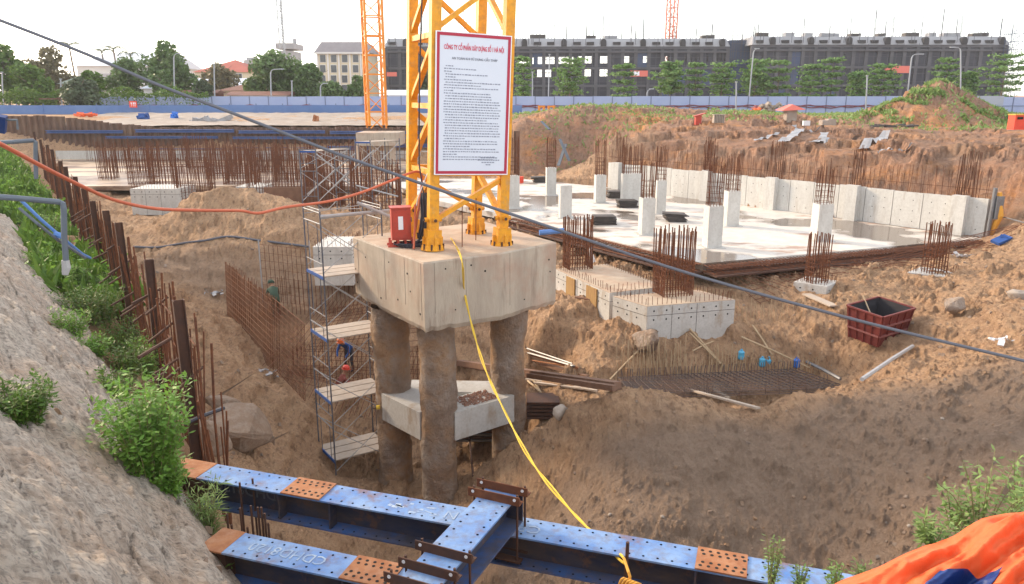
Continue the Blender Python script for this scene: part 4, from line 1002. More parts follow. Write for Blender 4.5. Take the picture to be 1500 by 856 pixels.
def plant(name, lab, cat, base, h, spread, ns, nl, leaf, m='leaf', lean=(0, 0), group=None, wid=.32, kindstuff=True, stem_r=.006, low=.15):
    base = Vector(base); t = thing(name, lab, cat, base, 0, group); sm_ = MB(); C = []; D = []
    for k in range(ns):
        az = random.random() * 2 * math.pi; rr_ = spread * math.sqrt(random.random()); hh = h * random.uniform(.55, 1.0)
        tip = base + Vector((math.cos(az) * rr_ + lean[0], math.sin(az) * rr_ + lean[1], hh)); b0 = base + Vector((math.cos(az) * rr_ * .25, math.sin(az) * rr_ * .25, -.05))
        mid_ = b0.lerp(tip, .5) + Vector((0, 0, h * .12)); pts = [b0, b0.lerp(mid_, .5) + Vector((0, 0, h * .03)), mid_, tip]; sm_.tube(pts, [stem_r, stem_r * .8, stem_r * .6, stem_r * .3], 4, False)
        for j in range(nl):
            u = low + (1 - low) * (j + random.random()) / nl; i = min(2, int(u * 3)); p = pts[i].lerp(pts[i + 1], u * 3 - i)
            d = Vector((random.gauss(0, 1), random.gauss(0, 1), random.gauss(.15, .45))).normalized(); p = p + d * leaf * random.uniform(.6, 2.4); C.append(p); D.append(d)
    sm_.build('stems', M['stem'], t); C = np.array(C); D = np.array(D); n = len(C)
    b = unit(np.cross(D, rng.normal(size=(n, 3)) * .4 + np.array([0, 0, 1.0]))); l = leaf * rng.uniform(.6, 1.2, (n, 1))
    tag(quads('foliage', C, D * l, b * l * wid, M[m], t), kind='stuff'); return t
VG = 'weeds along the foot of the concrete slope'
def at_slope(px, py): return shit(px, py)
def berm(px, py, z=-2.5):
    p = at_z(px, py, z); return p
plant('bush', 'large bright green bush at the foot of the concrete slope above the left strut end', 'bush', shit(206, 712) + Vector((.08, .1, -.08)), 1.42, .58, 105, 62, .046, 'leaf_fresh', wid=.42)
plant('bush', 'lower front part of green growth spilling down beside the left strut end', 'bush', shit(240, 728) + Vector((.0, 0, -.1)), .70, .34, 60, 50, .042, 'leaf_fresh', wid=.42)
plant('shrub', 'dark green shrub growing on the concrete slope at the left picture edge', 'shrub', Vector((-5.25, 7.6, -1.1)), .62, .42, 80, 60, .036, 'leaf', wid=.36)
veg = [(150, 455, .9, .7, 'broad mass of green weeds between the slope and the third H pile'), (118, 470, .7, .6, 'green weeds spilling over the middle of the slope edge'), (196, 530, .9, .5, 'green weeds before the second H pile, half way down'), (85, 430, .6, .55, 'low weeds on the upper slope edge right of the cable'), (108, 500, .55, .35, 'small dark weed clump left of the rod line, on the slope edge'), (150, 480, .8, .6, 'green weeds above the middle of the slope edge'), (175, 525, .8, .55, 'weeds with pale leaves beside the H piles, lower middle'), (190, 555, .6, .4, 'green weed clump just above the large bush'), (125, 440, .75, .5, 'mid green weeds left of the third H pile'), (100, 405, .6, .45, 'weeds around the foot of the grey pipe'), (215, 560, .8, .35, 'tall thin weeds against the H piles'), (60, 400, .5, .3, 'dry thin weed beside the cable on the slope'), (75, 345, .7, .5, 'weeds below the bend of the grey pipe'), (165, 590, .45, .35, 'little weed between slope and large bush'), (265, 600, .9, .25, 'tall pale weed in front of the nearest H pile'), (35, 330, .7, .5, 'thin straggly weed crossing the grey pipe'), (140, 525, .35, .3, 'low weed sprouting from the slope edge')]
for px, py, h_, s_, lab in veg:
    p = at_slope(px, py); plant('weed', lab, 'weed', p, h_ * 1.25, s_ * 1.1, 40, 36, .044, random.choice(['leaf', 'leaf_fresh', 'leaf_fresh']), group=VG, wid=.32)
plant('reed_grass', 'tall light green reed growing in front of the left end of the blue struts', 'reed', at_z(305, 800, -3.0), .95, .22, 26, 30, .075, 'leaf_weed', wid=.10)
plant('weed', 'leafy weed hanging over the left end of the shorter strut', 'weed', at_z(325, 845, -2.75), .40, .26, 20, 26, .032, 'leaf_fresh', group=VG)
plant('weed', 'single thin weed standing on the lowest part of the concrete slope', 'weed', at_slope(58, 850), .22, .05, 7, 26, .022, 'leaf_weed', group=VG)
# rubble and litter at the foot of the slope beside the strut ends
mb = MB(); gr = MB()
for k in range(420):
    y = random.uniform(6.2, 9.2); x = toe_x(y) + random.uniform(-.25, .75); s_ = random.choice((.015, .02, .03, .03, .05, .08)); z = max(g(x, y), slope_z(x, y) if x < toe_x(y) else -9)
    (mb if s_ > .02 else gr).box((x, y, z + s_ * .3), (s_ * 1.5, s_ * 1.1, s_), Euler((random.random() * 3, random.random() * 3, random.random() * 3)).to_matrix(), .7)
tag(mb.build('rubble', M['rock']), kind='stuff'); tag(gr.build('gravel', M['rock_pale']), kind='stuff')
# weeds near the orange sheet
for px, py, D, h_, s_, lab in ((1440, 765, 5.2, .62, .42, 'big leafy weed behind the orange sheet at the right edge'), (1365, 800, 4.9, .22, .14, 'small leafy weed at the edge of the orange sheet'), (1490, 770, 5.4, .65, .35, 'leafy weed cut off by the right picture edge'), (1400, 770, 5.3, .30, .22, 'low leafy weed left of the big one behind the orange sheet')):
    p = at_y(px, py, D); plant('weed', lab, 'weed', p, h_, s_, 13, 26, .036, 'leaf_weed', group='weeds by the orange sheet', wid=.30)
for px, py, D, h_, lab in ((1130, 842, 4.6, .30, 'spiky green seed-head weed in front of the right end of the long strut'), (1222, 846, 4.5, .12, 'small weed at the bottom edge, left one'), (1262, 846, 4.5, .10, 'small weed at the bottom edge beside the orange sheet'), (1172, 850, 4.5, .13, 'thin low weed right of the spiky one')):
    p = at_y(px, py + 12, D); plant('weed', lab, 'weed', p, h_ + .06, .06, 9, 26, .02, 'leaf_weed', group='weeds by the orange sheet', wid=.3)
# grass over the far left bank
n = 15000; Y = rng.uniform(17, 74, n) ** 1.0; u = rng.uniform(-1.6, 3.4, n)
X = np.array([toe_x(y) for y in Y]) - u * .82; Yg = Y - u * .57
keep = (fbm(X * .25, Yg * .25, 5, 3) > -.28) & ((Y > 26) | (u < .6)); X = X[keep]; Yg = Yg[keep]; n = len(X)
Zg = ground(X, Yg); Zs = np.where(Yg < 26, -2.45 + np.clip(((X + 3) + .7 * (Yg - 7)) / -1.2207, -.3, 3.1), -9); Zg = np.maximum(Zg, Zs)
hgt = .22 + .28 * rng.random(n); A = np.stack([rng.normal(0, .16, n), rng.normal(0, .16, n), hgt], -1); Bw = unit(rng.normal(size=(n, 3)) * np.array([1, 1, .1])) * (.05 + .06 * rng.random((n, 1)))
quads('bank_grass', np.stack([X, Yg, Zg + hgt * .8], -1), A, Bw, M['leaf'], kind='stuff')
m_ = 9000; k = rng.integers(0, n, m_); C = np.stack([X[k], Yg[k], Zg[k]], -1) + rng.normal(0, .18, (m_, 3)) + np.array([0, 0, .45]); a_, b_ = rnd_axes(m_, .11, .4, .2)
quads('bank_weeds', C, a_, b_, M['leaf_fresh'], kind='stuff')
# grass on the right-hand bank and on the red heap
n = 30000; X = rng.uniform(-3, 60, n); Yg = rng.uniform(48, 96, n); ang = X / Yg
e_ = np.array([72 - .30 * max(0, x) for x in X]); keep = (Yg > e_ - 2 + rng.normal(0, 1.0, n)) & (fbm(X * .12, Yg * .12, 8, 3) > -.02); X, Yg = X[keep], Yg[keep]
hx, hy = rng.normal(35, 3.4, 9000), rng.normal(64.0, 2.8, 9000); kk = fbm(hx * .45, hy * .45, 19, 3) > -.02; X = np.r_[X, hx[kk]]; Yg = np.r_[Yg, hy[kk]]
n = len(X); Zg = ground(X, Yg); hgt = .06 + .14 * rng.random(n); A = np.stack([rng.normal(0, .10, n), rng.normal(0, .10, n), hgt], -1); Bw = unit(rng.normal(size=(n, 3)) * np.array([1, 1, .1])) * (.05 + .06 * rng.random((n, 1)))
quads('bank_grass', np.stack([X, Yg, Zg + hgt * .7], -1), A, Bw, M['leaf_weed'], kind='stuff')


# ------------------------------------------------------------------ rusty soldier piles and rods along the left edge
HG = 'rusty H piles along the left edge of the pit'
pl = [(275, 430), (220, 375), (160, 310), (185, 335), (130, 288), (138, 262), (118, 268), (106, 255), (100, 240)]
Ys = [11.2, 14.1, 17.1, 19.6, 22.4, 25.4, 28.5, 32, 36, 41, 47, 54, 62]
hp = MB(); Hh = 5.2
for y in (-.075, .075): hp.box((0, y, Hh / 2), (.115, .014, Hh))
hp.box((0, 0, Hh / 2), (.012, .136, Hh)); hpm = hp.mesh('soldier_pile'); hpm.materials.append(M['rust_dark'])
labs = ['nearest rusty H pile, beside the large bush', 'second rusty H pile from the front, with rods leaning against it', 'third rusty H pile from the front of the left rod line', 'fourth rusty H pile from the front of the left rod line', 'fifth rusty H pile from the front, near the grey pipe bend', 'sixth rusty H pile from the front, below the orange hose', 'rusty H pile just left of the white cap, seventh from the front', 'eighth rusty H pile of the left line', 'rusty H pile crossed by the orange hose, ninth of the line', 'tenth rusty H pile of the left line, thin in the distance', 'eleventh rusty H pile, near the far slab corner', 'twelfth rusty H pile, by the far slab', 'farthest rusty H pile of the left line']
ax = Vector((-.645, 1, 0)).normalized(); rzp = math.atan2(ax.y, ax.x)
for Y, lab in zip(Ys, labs):
    x = pile_x(Y); zt = -.5 + random.uniform(-.12, .15)
    o = bpy.data.objects.new('soldier_pile', hpm); link(o, None, (x, Y, zt - Hh)); o.location = (x, Y, zt - Hh); o.rotation_euler = (random.gauss(0, .01), random.gauss(0, .01), rzp); tag(o, lab, 'H pile', HG)
RG = 'thin rusty rods along the left edge of the pit'; RL = 'thin rusty rod standing between the H piles along the left edge of the pit'
rm = {}
for q_ in range(6):
    mb = MB(); hh = 3.0 + .25 * q_; mb.tube([(0, 0, 0), (.01, .01, hh * .6), (random.gauss(0, .05), random.gauss(0, .05), hh)], .013 if q_ % 3 else .02, 5); me = mb.mesh('rod'); me.materials.append(M['rust']); rm[q_] = (me, hh)
Y = 9.7; cnt = 0
while Y < 64 and cnt < 270:
    q_ = random.randrange(6); me, hh = rm[q_]; x = pile_x(Y) + random.gauss(.08, .05); zt = -.75 + random.uniform(-.55, .2) - (.9 if Y < 10.6 else 0)
    o = bpy.data.objects.new('rod', me); link(o, None, (x, Y, zt - hh)); o.location = (x, Y, zt - hh); o.rotation_euler = (random.gauss(0, .015), random.gauss(0, .015), random.random() * 6); tag(o, RL, 'rod', RG)
    cnt += 1; Y += random.choice((.06, .10, .13, .13, .16)) * (1 + max(0, Y - 20) * .045)
# short diagonal bars poking out of the line toward the slope
for k in range(26):
    Y = 11.0 + k * .62 + random.uniform(-.1, .1); x = pile_x(Y); z = -1.55 + random.uniform(-.5, .35)
    ll_ = random.uniform(.25, .75); a = Vector((x + .15, Y + .15, z + .13)); c = Vector((x - .45 * ll_, Y - .5 * ll_, z - random.uniform(.1, .4) * ll_))
    tag(MB().tube([c, a], .022, 6).build('stub_bar', M['rust_dark'], origin=c), 'short slanted bar poking out of the rod line toward the slope', 'bar', 'slanted stub bars of the left rod line')
for k in range(3):
    z = -1.3 - .55 * k; pts = [Vector((pile_x(y) + .14, y, z)) for y in np.linspace(11, 60, 30)]
    tag(MB().tube(pts, .014, 4).build('lacing_bar', M['rust'], origin=pts[0]), ('upper', 'middle', 'lower')[k] + ' long thin bar tied across the left rod line', 'bar')
# rods under the struts
t = thing('rod_cluster', 'cluster of upright brown rods standing between the two blue struts at the left', 'rods', at_z(370, 790, -3.4))
for px, D, z1 in ((333, 8.0, -2.28), (338, 8.0, -2.42), (342, 8.0, -2.5), (353, 8.0, -2.2), (361, 8.0, -2.45), (369, 8.05, -2.2), (379, 8.05, -2.22), (384, 8.05, -2.22), (388, 8.05, -2.3), (392, 8.0, -2.4), (356, 8.6, -2.2), (375, 8.7, -2.2)):
    p = at_y(px, 760, D); MB().rod((p.x, D, -3.9), (p.x, D, z1 - .03), .014, 5).build('rod', M['rust_dark'], t)
# ------------------------------------------------------------------ sheet piling at the far left
spw = thing('sheet_pile_wall', 'brown corrugated sheet pile wall with blue walers at the far left of the pit', 'retaining wall', (-28, 78, -4.5))
X0, X1 = -50.5, 3.0; pitch = .62; nsh = int((X1 - X0) / pitch)
pm = MB(); w4 = pitch / 4; prof = [(0, 0), (w4 * .8, .22), (w4 * 2, .22), (w4 * 2.8, 0), (pitch, 0)]
vs = []; fs = []
for x, y in prof: vs += [(x, -y, 0), (x, -y, 3.8)]
for i in range(4): fs.append((i * 2, i * 2 + 2, i * 2 + 3, i * 2 + 1))
nv = len(vs); vs += [(x, y + .02, z) for x, y, z in vs]; fs += [tuple(reversed([q + nv for q in f])) for f in fs[:4]]
for i in range(4): fs.append((i * 2 + 1, i * 2 + 3, nv + i * 2 + 3, nv + i * 2 + 1))
pm.add(vs, fs); pme = pm.mesh('sheet'); pme.materials.append(M['sheet_rust'])
for i in range(nsh):
    o = bpy.data.objects.new('sheet', pme); x = X0 + i * pitch; link(o, spw)
    hi = 1.1 * max(0, min(1, (-36 - x) / 10)); o.location = (x + 28, 0, random.uniform(-.06, .06) + .05 + hi - max(0, x + 12) * .02)
    o.rotation_euler = (0, random.gauss(0, .004), 0)
def waler(x0, x1, z, h_=.40, y=77.55, lab=None):
    MB().box(((x0 + x1) / 2, y, z), (x1 - x0, .06, h_ - .12)).build('waler', M['blue_far'], spw)
    MB().box(((x0 + x1) / 2, y - .1, z + h_ / 2 - .04), (x1 - x0, .35, .06)).build('waler_flange', M['blue_far'], spw)
    MB().box(((x0 + x1) / 2, y - .1, z - h_ / 2 + .04), (x1 - x0, .35, .06)).build('waler_flange', M['blue_far'], spw)
waler(-46, -38.5, -1.08, .3); waler(-37.2, -27.5, -1.0, .3); waler(-27.0, -18.5, -1.1, .3); waler(-18, -4, -1.15, .3); waler(-40, -29, -1.6, .24, 77.2); waler(-27.5, -9, -1.65, .24, 77.2); waler(-37, -28.5, -2.85, .3); waler(-27.5, -19.5, -2.75, .32); waler(-18.2, -14.0, -2.62, .4, 77); waler(-12, -2, -2.4, .35, 77.2)
sh = MB(); sh.box((-25, 76.9, -3.3), (40, .3, .8)); tag(sh.build('footing_wall', M['concrete_wall'], origin=(-25, 76.9, -3.7)), 'low dirty concrete footing along the foot of the sheet pile wall', 'footing')
hp = MB(); 
for y in (-.18, .18): hp.box((0, y, 2.3), (.36, .03, 4.6))
hp.box((0, 0, 2.3), (.03, .34, 4.6)); q = at_y(757, 262, 66); tag(hp.build('steel_pile', M['sheet_rust'], local=True), 'tall brown steel pile standing right of the notice board, at the end of the slab', 'steel pile').location = (q.x, q.y, q.z - .6); bpy.data.objects['steel_pile'].rotation_euler = (0, 0, .5)
# ------------------------------------------------------------------ grey pipes and cables on the left slope
def pipe(name, lab, pts, r, m, cat='pipe', n=8): 
    tag(MB().tube(pts, r, n).build(name, M[m], origin=pts[0], smooth=False), lab, cat)
pA = at_y(-12, 288, 9.6); pB = at_y(30, 291, 9.8); pC = at_y(93, 297, 10.2); pD = at_y(94, 345, 10.2); pE = at_y(97, 387, 10.2)
pipe('bent_pipe', 'grey plastic pipe bent down at a right angle over the slope edge, nearer one', [pA, pB, at_y(86, 296, 10.2), at_y(92, 299, 10.2), at_y(93.5, 306, 10.2), pD, pE], .038, 'pvc', n=10)
pipe('bent_pipe', 'thinner grey pipe bent down at a right angle on the far grassy bank', [at_y(-8, 209, 18), at_y(20, 208, 18), at_y(48, 206, 18.4), at_y(52, 208, 18.4), at_y(52, 230, 18.4), at_y(53, 262, 18.4)], .05, 'pvc')
pipe('bent_pipe', 'short far grey rail pipe at the top of the grassy bank', [at_y(5, 176, 40), at_y(25, 176, 40), at_y(26, 190, 40)], .06, 'pvc')
pipe('blue_pipe', 'blue-grey hose running down across the weeds toward the rods', [at_y(30, 293, 10.4), at_y(60, 322, 10.5), at_y(88, 346, 10.7), at_y(120, 372, 11.6), at_y(132, 378, 12)], .022, 'pvc_blue')
pipe('grey_hose', 'second grey hose beside the blue hose below the pipe bend', [at_y(28, 305, 10.3), at_y(55, 328, 10.3), at_y(85, 352, 10.6), at_y(125, 378, 11.5)], .02, 'pvc')
jn = MB(); q = at_y(97, 392, 10.2); jn.tube([q + Vector((0, 0, .10)), q, q + Vector((-.02, -.02, -.10))], [.05, .058, .04], 9); tag(jn.build('pipe_joint', M['galv'], origin=q), 'taped pale joint at the lower end of the grey bent pipe', 'pipe joint')
cl = MB(); q = at_y(87, 345, 10.6); cl.tube([q + Vector((-.06, 0, .02)), q + Vector((.08, 0, -.03))], .045, 8); tag(cl.build('blue_coupling', M['pvc_blue'], origin=q), 'bright blue coupling on the hose beside the bent pipe', 'coupling')
pts = [at_slope(a, b_) + Vector((0, 0, .04)) for a, b_ in ((0, 318), (25, 345), (50, 375), (75, 405), (100, 432), (120, 455))]; pipe('white_cable', 'pale cable lying along the upper edge of the concrete slope', smooth_path(pts, 4), .016, 'grey_cable', 'cable')
pts = [at_slope(a, b_) + Vector((0, 0, .03)) for a, b_ in ((178, 686), (195, 705), (212, 728), (232, 738))] + [at_z(258, 733, -2.75), at_z(275, 722, -2.7)]; pipe('black_pipe', 'thin black hose curving round the foot of the large bush', smooth_path(pts, 4), .012, 'black_cable', 'hose')
q = at_y(322, 600, 11.0); tag(MB().tube([at_y(270, 622, 10.6), at_y(295, 610, 10.8), at_y(328, 598, 11.2)], .03, 6).build('dark_bar', M['black_cable'], origin=at_y(270, 622, 10.6)), 'dark bar sticking out from the bush toward the boulder', 'bar')
for k, (px, py, lab) in enumerate(((225, 510, 'longest slanted dark bar behind the lower weeds'), (218, 560, 'dark bar lying low beside the nearest H pile'))):
    a = at_y(px - 22, py + 14, 11.2); c = at_y(px + 25, py - 14, 12.0); tag(MB().tube([a, c], .03, 6).build('dark_bar', M['rust_dark'], origin=a), lab, 'bar')
q = at_y(2, 182, 40); tb_ = MB(); tb_.box(q, (.5, .4, .9), Euler((.3, .2, .3)).to_matrix(), .7); tag(tb_.build('blue_sheet', M['tarp_blue'], origin=q), 'bundle of blue sheet at the far left picture edge, on the bank', 'sheet')
# ------------------------------------------------------------------ site fence
fn = thing('site_fence', 'long pale blue sheet metal site fence behind the pit', 'fence', (0, 100, .1))
def fence_run(x0, y0, x1, y1, zt0, zt1, m='fence_panel', pw=2.42, cable=True):
    d = Vector((x1 - x0, y1 - y0, 0)); ln = d.length; n = round(ln / pw); d.normalize(); rz = math.atan2(d.y, d.x); rot = Matrix.Rotation(rz, 3, 'Z'); nr = Vector((d.y, -d.x, 0))
    for i in range(n):
        c = Vector((x0, y0, 0)) + d * ((i + .5) * ln / n); zt = zt0 + (zt1 - zt0) * (i + .5) / n + random.uniform(-.03, .03)
        mb = MB(); mb.box(c + Vector((0, 0, (zt + .1) / 2)), (ln / n - .08, .04, zt - .1), rot)
        mb.build('fence_panel', M[m], fn)
        q = Vector((x0, y0, 0)) + d * (i * ln / n); MB().box(q + nr * .02 + Vector((0, 0, (zt + .05) / 2)), (.09, .10, zt + .05), rot).build('fence_post', M['fence_post'], fn)
    mb = MB(); a = Vector((x0, y0, 1.18)) + nr * .06; c = Vector((x1, y1, 1.18)) + nr * .06; mb.bar(a, c, .05, .07); mb.build('mid_rail', M['fence_post'], fn)
fence_run(-55, 101, 56, 98, 2.25, 2.30); 
gf = at_y(1428, 168, 93); gf2 = at_y(1482, 168, 93)
fence_run(50.5, 92.5, 57.5, 92.5, 2.35, 2.35, 'fence_grey', 3.4, False); fence_run(57.5, 95, 75, 93, 2.2, 2.2)
for k, zz in enumerate((1.12, .98)):
    pts = []
    for i in range(170):
        x = -54 + i * 110 / 169; y = 101 - 3 * (x + 55) / 111 - .16; s_ = math.sin(x * .9 + k) * .06 + .08 * math.sin(x * 2.6 + k * 2); pts.append((x, y, zz + s_))
    tag(MB().tube(pts, .055, 4).build('red_cable', M['cable_red'], origin=pts[0]), ('upper' if k == 0 else 'lower') + ' sagging dark red cable fixed along the site fence', 'cable')
bl = thing('blue_barrier', 'low dark blue sheet barrier in front of the fence along the far left rim', 'barrier', (-30, 95, .2))
for i in range(21):
    x = -66 + i * 3.2; MB().box((x + 1.6, 95 + .05 * (i % 2), .72), (3.2, .05, 1.08 + random.uniform(-.04, .04))).build('barrier_sheet', M['barrier_blue'], bl)
    MB().box((x, 95.1, .8), (.08, .08, 1.3)).build('barrier_post', M['fence_post'], bl)
# pale tarpaulins over the left far bank
tag(MB().box((-24, 86.3, -.25), (56, .1, .01)).build('bank_line', M['rock_pale'], origin=(-24, 86, -.3)), 'thin pale kerb line at the top of the left sheet piles', 'kerb')
n = 150; xs = np.linspace(-48, -5, n); ys = np.linspace(79, 94, 26); gx2, gy2 = np.meshgrid(xs, ys)
gz2 = np.interp(gy2, [79, 94], [-.62, .30]) + .12 * fbm(gx2 * .6, gy2 * .6, 7, 4) + .10
mat('bank_sheet', (.36, .29, .235), .8, alt=(.24, .19, .155), scale=.5, amount=.8, alt2=(.44, .39, .36), scale2=.9, amount2=.5, bump=.6, bscale=3, bdist=.1)
o = bpy.data.objects.new('covered_bank', grid_mesh('covered_bank', np.stack([gx2, gy2, gz2], -1), M['bank_sheet'], flip=False)); col.objects.link(o); tag(o, kind='structure')
for px, py, D, m, sz, lab in ((125, 168, 88, 'tarp_orange', (2.4, .6, .5), 'orange sheet scrap on the covered bank under the blue barrier, left'), (208, 172, 86, 'cloth_blue', (1.3, .5, 1.0), 'dark blue sheet hanging on the covered bank'), (258, 170, 87, 'plastic_blue', (1.0, .5, 1.0), 'bright blue sheet scrap on the covered bank'), (462, 178, 84, 'rust_bright', (.7, .4, 1.3), 'rusty orange stain-coloured sheet on the covered bank, right'), (310, 178, 84, 'plastic_clear', (4.2, .8, .9), 'crumpled pale plastic on the covered bank')):
    q = at_y(px, py, D); mb = MB()
    for k in range(9): mb.box(q + Vector((random.uniform(-.4, .4) * sz[0], random.uniform(-.3, .3), random.uniform(-.35, .3) * sz[2])), (sz[0] * .45, .12, sz[2] * .5), Euler((random.uniform(-.5, .5), random.uniform(-.4, .4), random.uniform(-.5, .5))).to_matrix())
    tag(mb.build('sheet_scrap', M[m], origin=q), lab, 'sheet scrap')
q = at_y(195, 153, 94); tag(MB().box(q, (.9, .05, .75)).build('red_sign', M['red_bright'], origin=q), 'small red sign on the blue barrier', 'sign')
lt = MB()
for dx in (-.2, .05, .25): lt.box(q + Vector((dx, -.03, .1)), (.12, .01, .25)); lt.box(q + Vector((dx, -.03, -.18)), (.14, .01, .06))
lt.build('sign_marks', M['paper'], bpy.data.objects['red_sign'], local=True)
o = bpy.data.objects['sign_marks']; o.location = -q; tag(o, kind='stuff')

# ------------------------------------------------------------------ trees
def blob_crown(cx, cy, z0, z1, rx, ry, n, leaf, m, parent, seed, lobes=9):
    """many leaf-clump faces through an uneven crown made of overlapping lobes"""
    r_ = random.Random(seed); C = []
    zc, hz = (z0 + z1) / 2, (z1 - z0) / 2; L_ = []
    for k in range(lobes):
        a = r_.random() * 6.283; f_ = .25 + .55 * r_.random(); zz = zc + hz * r_.uniform(-.6, .62); s_ = r_.uniform(.30, .52); taper = 1 - .45 * max(0, (zz - zc) / hz)
        L_.append((cx + math.cos(a) * rx * f_ * taper, cy + math.sin(a) * ry * f_ * taper, zz, s_))
    L_.append((cx, cy, z1 - hz * .40, .38)); L_ += [(cx, cy, zc, .6), (cx - rx * .3, cy, zc - hz * .45, .55), (cx + rx * .35, cy, zc - hz * .45, .55)]
    k = rng.integers(0, len(L_), n); LA = np.array(L_)[k]; d = unit(rng.normal(size=(n, 3))); rad = rng.uniform(.30, 1.06, (n, 1)) ** .55
    S_ = np.stack([LA[:, 3] * rx, LA[:, 3] * ry, LA[:, 3] * hz], -1); C = LA[:, :3] + d * rad * S_
    a_, b_ = rnd_axes(n, leaf, .6, -.1); return quads('crown', C, a_, b_, M[m], parent)
def tree(lab, px, ytop, ybase, wpx, D, m='leaf_tree', n=2600, leaf=.28, group='trees beyond the fence', zb=0.0, seed=0, low=.10, tk=.16):
    b = at_y(px, ybase, D); top = at_y(px, ytop, D).z; rx = wpx / 2 / F * D * 1.0; t = thing('broadleaf_tree', lab, 'tree', (b.x, D, zb), 0, group); h_ = top - zb
    mb = MB(); mb.tube([(b.x, D, zb), (b.x + .1, D, zb + h_ * .3), (b.x - .1, D, zb + h_ * .6), (b.x, D, zb + h_ * .85)], [tk * 1.3, tk, tk * .6, tk * .2], 7)
    for k in range(7):
        a = k * 2.4 + seed; z = zb + h_ * (.3 + .07 * k); mb.tube([(b.x, D, z), (b.x + math.cos(a) * rx * .45, D + math.sin(a) * rx * .4, z + h_ * .12), (b.x + math.cos(a) * rx * .75, D + math.sin(a) * rx * .7, z + h_ * .2)], [tk * .45, tk * .3, tk * .1], 5)
    mb.build('trunk', M['bark'], t); blob_crown(b.x, D, zb + h_ * low, top, rx, rx * .85, n, leaf, m, t, seed + px); return t
def tiered(lab, px, ytop, ybase, wpx, D, seed=0, group='tiered street trees behind the fence'):
    b = at_y(px, ybase, D); top = at_y(px, ytop, D).z; zb = 0; h_ = top - zb; rx = wpx / 2 / F * D; t = thing('tiered_tree', lab, 'tree', (b.x, D, zb), 0, group); r_ = random.Random(seed * 7 + int(px))
    mb = MB(); mb.tube([(b.x, D, zb), (b.x + .05, D, zb + h_ * .5), (b.x, D, top - .2)], [.12, .09, .03], 6); CC = []; lean = r_.uniform(-.15, .15)
    nt_ = r_.choice((6, 7, 7, 8)); low = r_.uniform(.16, .40)
    for k in range(nt_):
        f_ = k / (nt_ - 1); z = zb + h_ * (low + (.97 - low) * f_); rad = rx * (.55 + .55 * math.sin(math.pi * (.12 + .70 * f_))) * r_.uniform(.72, 1.2)
        nb = r_.choice((4, 5, 6, 7))
        for j in range(nb):
            a = j * 6.283 / nb + r_.random(); l_ = rad * r_.uniform(.65, 1.1); tip = Vector((b.x + math.cos(a) * l_ + lean * f_, D + math.sin(a) * l_, z + .12 * l_ + r_.uniform(-.1, .12))); mb.tube([(b.x, D, z - .05), tip], [.03, .012], 4, False)
            m_ = 46; u = rng.uniform(.25, 1.05, m_)[:, None]; base = np.array((b.x, D, z)) * (1 - u) + np.array(tip) * u
            CC.append(base + rng.normal(0, 1, (m_, 3)) * np.array([.28, .28, .15]) * (.5 + .5 * u) + np.array([0, 0, .05]))
    mb.build('trunk', M['bark'], t); C = np.concatenate(CC); a_, b_ = rnd_axes(len(C), .25, .65, 0); a_[:, 2] *= .6
    quads('crown', C, a_, b_, M['leaf_tier'], t); return t
tr = [(12, 62, 142, 84, 108, 'leaf', 'bright green tree at the left picture edge behind the fence'), (50, 95, 142, 60, 104, 'leaf', 'low light green tree between the left edge tree and the brown one'), (82, 66, 142, 82, 118, 'leaf_brown', 'wide brownish tree under the black cable, second large one from the left'), (188, 82, 142, 56, 112, 'leaf_tree', 'dark green tree in front of the long white roof'), (250, 57, 142, 78, 112, 'leaf_tree', 'tall pointed dense tree between the white roof and the red roof'), (322, 90, 134, 54, 124, 'leaf_brown', 'small olive tree in front of the red roof'), (405, 72, 142, 96, 114, 'leaf_tree', 'widest dark tree below the thin antenna mast'), (455, 92, 142, 70, 112, 'leaf_tree', 'green tree left of the cream hotel, below its windows'), (488, 118, 142, 60, 108, 'leaf_tree', 'low tree at the foot of the cream hotel'), (524, 110, 142, 34, 108, 'leaf_tree', 'small round tree left of the distant orange mast'), (120, 112, 152, 52, 97, 'leaf_dark', 'dark low tree standing at the fence in front of the gazebo roof'), (245, 100, 142, 46, 104, 'leaf_tree', 'lower green tree in front of the tall pointed one'), (135, 102, 140, 36, 108, 'leaf', 'light green tree beside the white gabled house'), (300, 118, 142, 30, 106, 'leaf_dark', 'small dark tree left of the brown tiled roof'), (618, 104, 142, 34, 120, 'leaf_dark', 'dark tree seen between the legs of the yellow mast')]
for i, (px, yt, yb_, wp, D, m_, lab) in enumerate(tr): tree(lab, px, yt, yb_, wp, D, m_, 5200 if wp > 60 else 3000, .34 if wp > 60 else .27, seed=i)
tt = [(192, 110, 142, 34, 'pale tiered tree in front of the dark tree by the white roof'), (766, 86, 142, 32, 'tiered tree just right of the notice board edge'), (834, 88, 142, 54, 'broad tiered tree before the second row of lit openings'), (913, 97, 142, 38, 'thin tiered tree beside the white-red banner opening'), (981, 92, 142, 48, 'tiered tree below the distant red crane top'), (1017, 94, 142, 28, 'slim tiered tree under the row of light slits'), (1056, 95, 142, 48, 'layered conical tree where the dark building has its dip'), (1104, 90, 142, 54, 'layered tree crossed by the leaning lamp post'), (1138, 91, 142, 40, 'tiered tree right of the leaning lamp post'), (1186, 97, 142, 46, 'wide tiered tree joined to a taller one, middle of the right building'), (1216, 88, 142, 30, 'taller tree of the joined pair, middle of the right building'), (1255, 108, 142, 36, 'faint dark tiered tree left of the red banner'), (1292, 97, 142, 50, 'tiered tree covering the left end of the red banner'), (1382, 88, 142, 46, 'tiered tree between the two curved street lamps'), (1415, 108, 142, 36, 'low dark tree right of the tallest street lamp'), (1466, 82, 142, 64, 'large tiered tree at the right end of the dark building')]
for i, (px, yt, yb_, wp, lab) in enumerate(tt): tiered(lab, px, yt, yb_, wp * .86, 112, i)
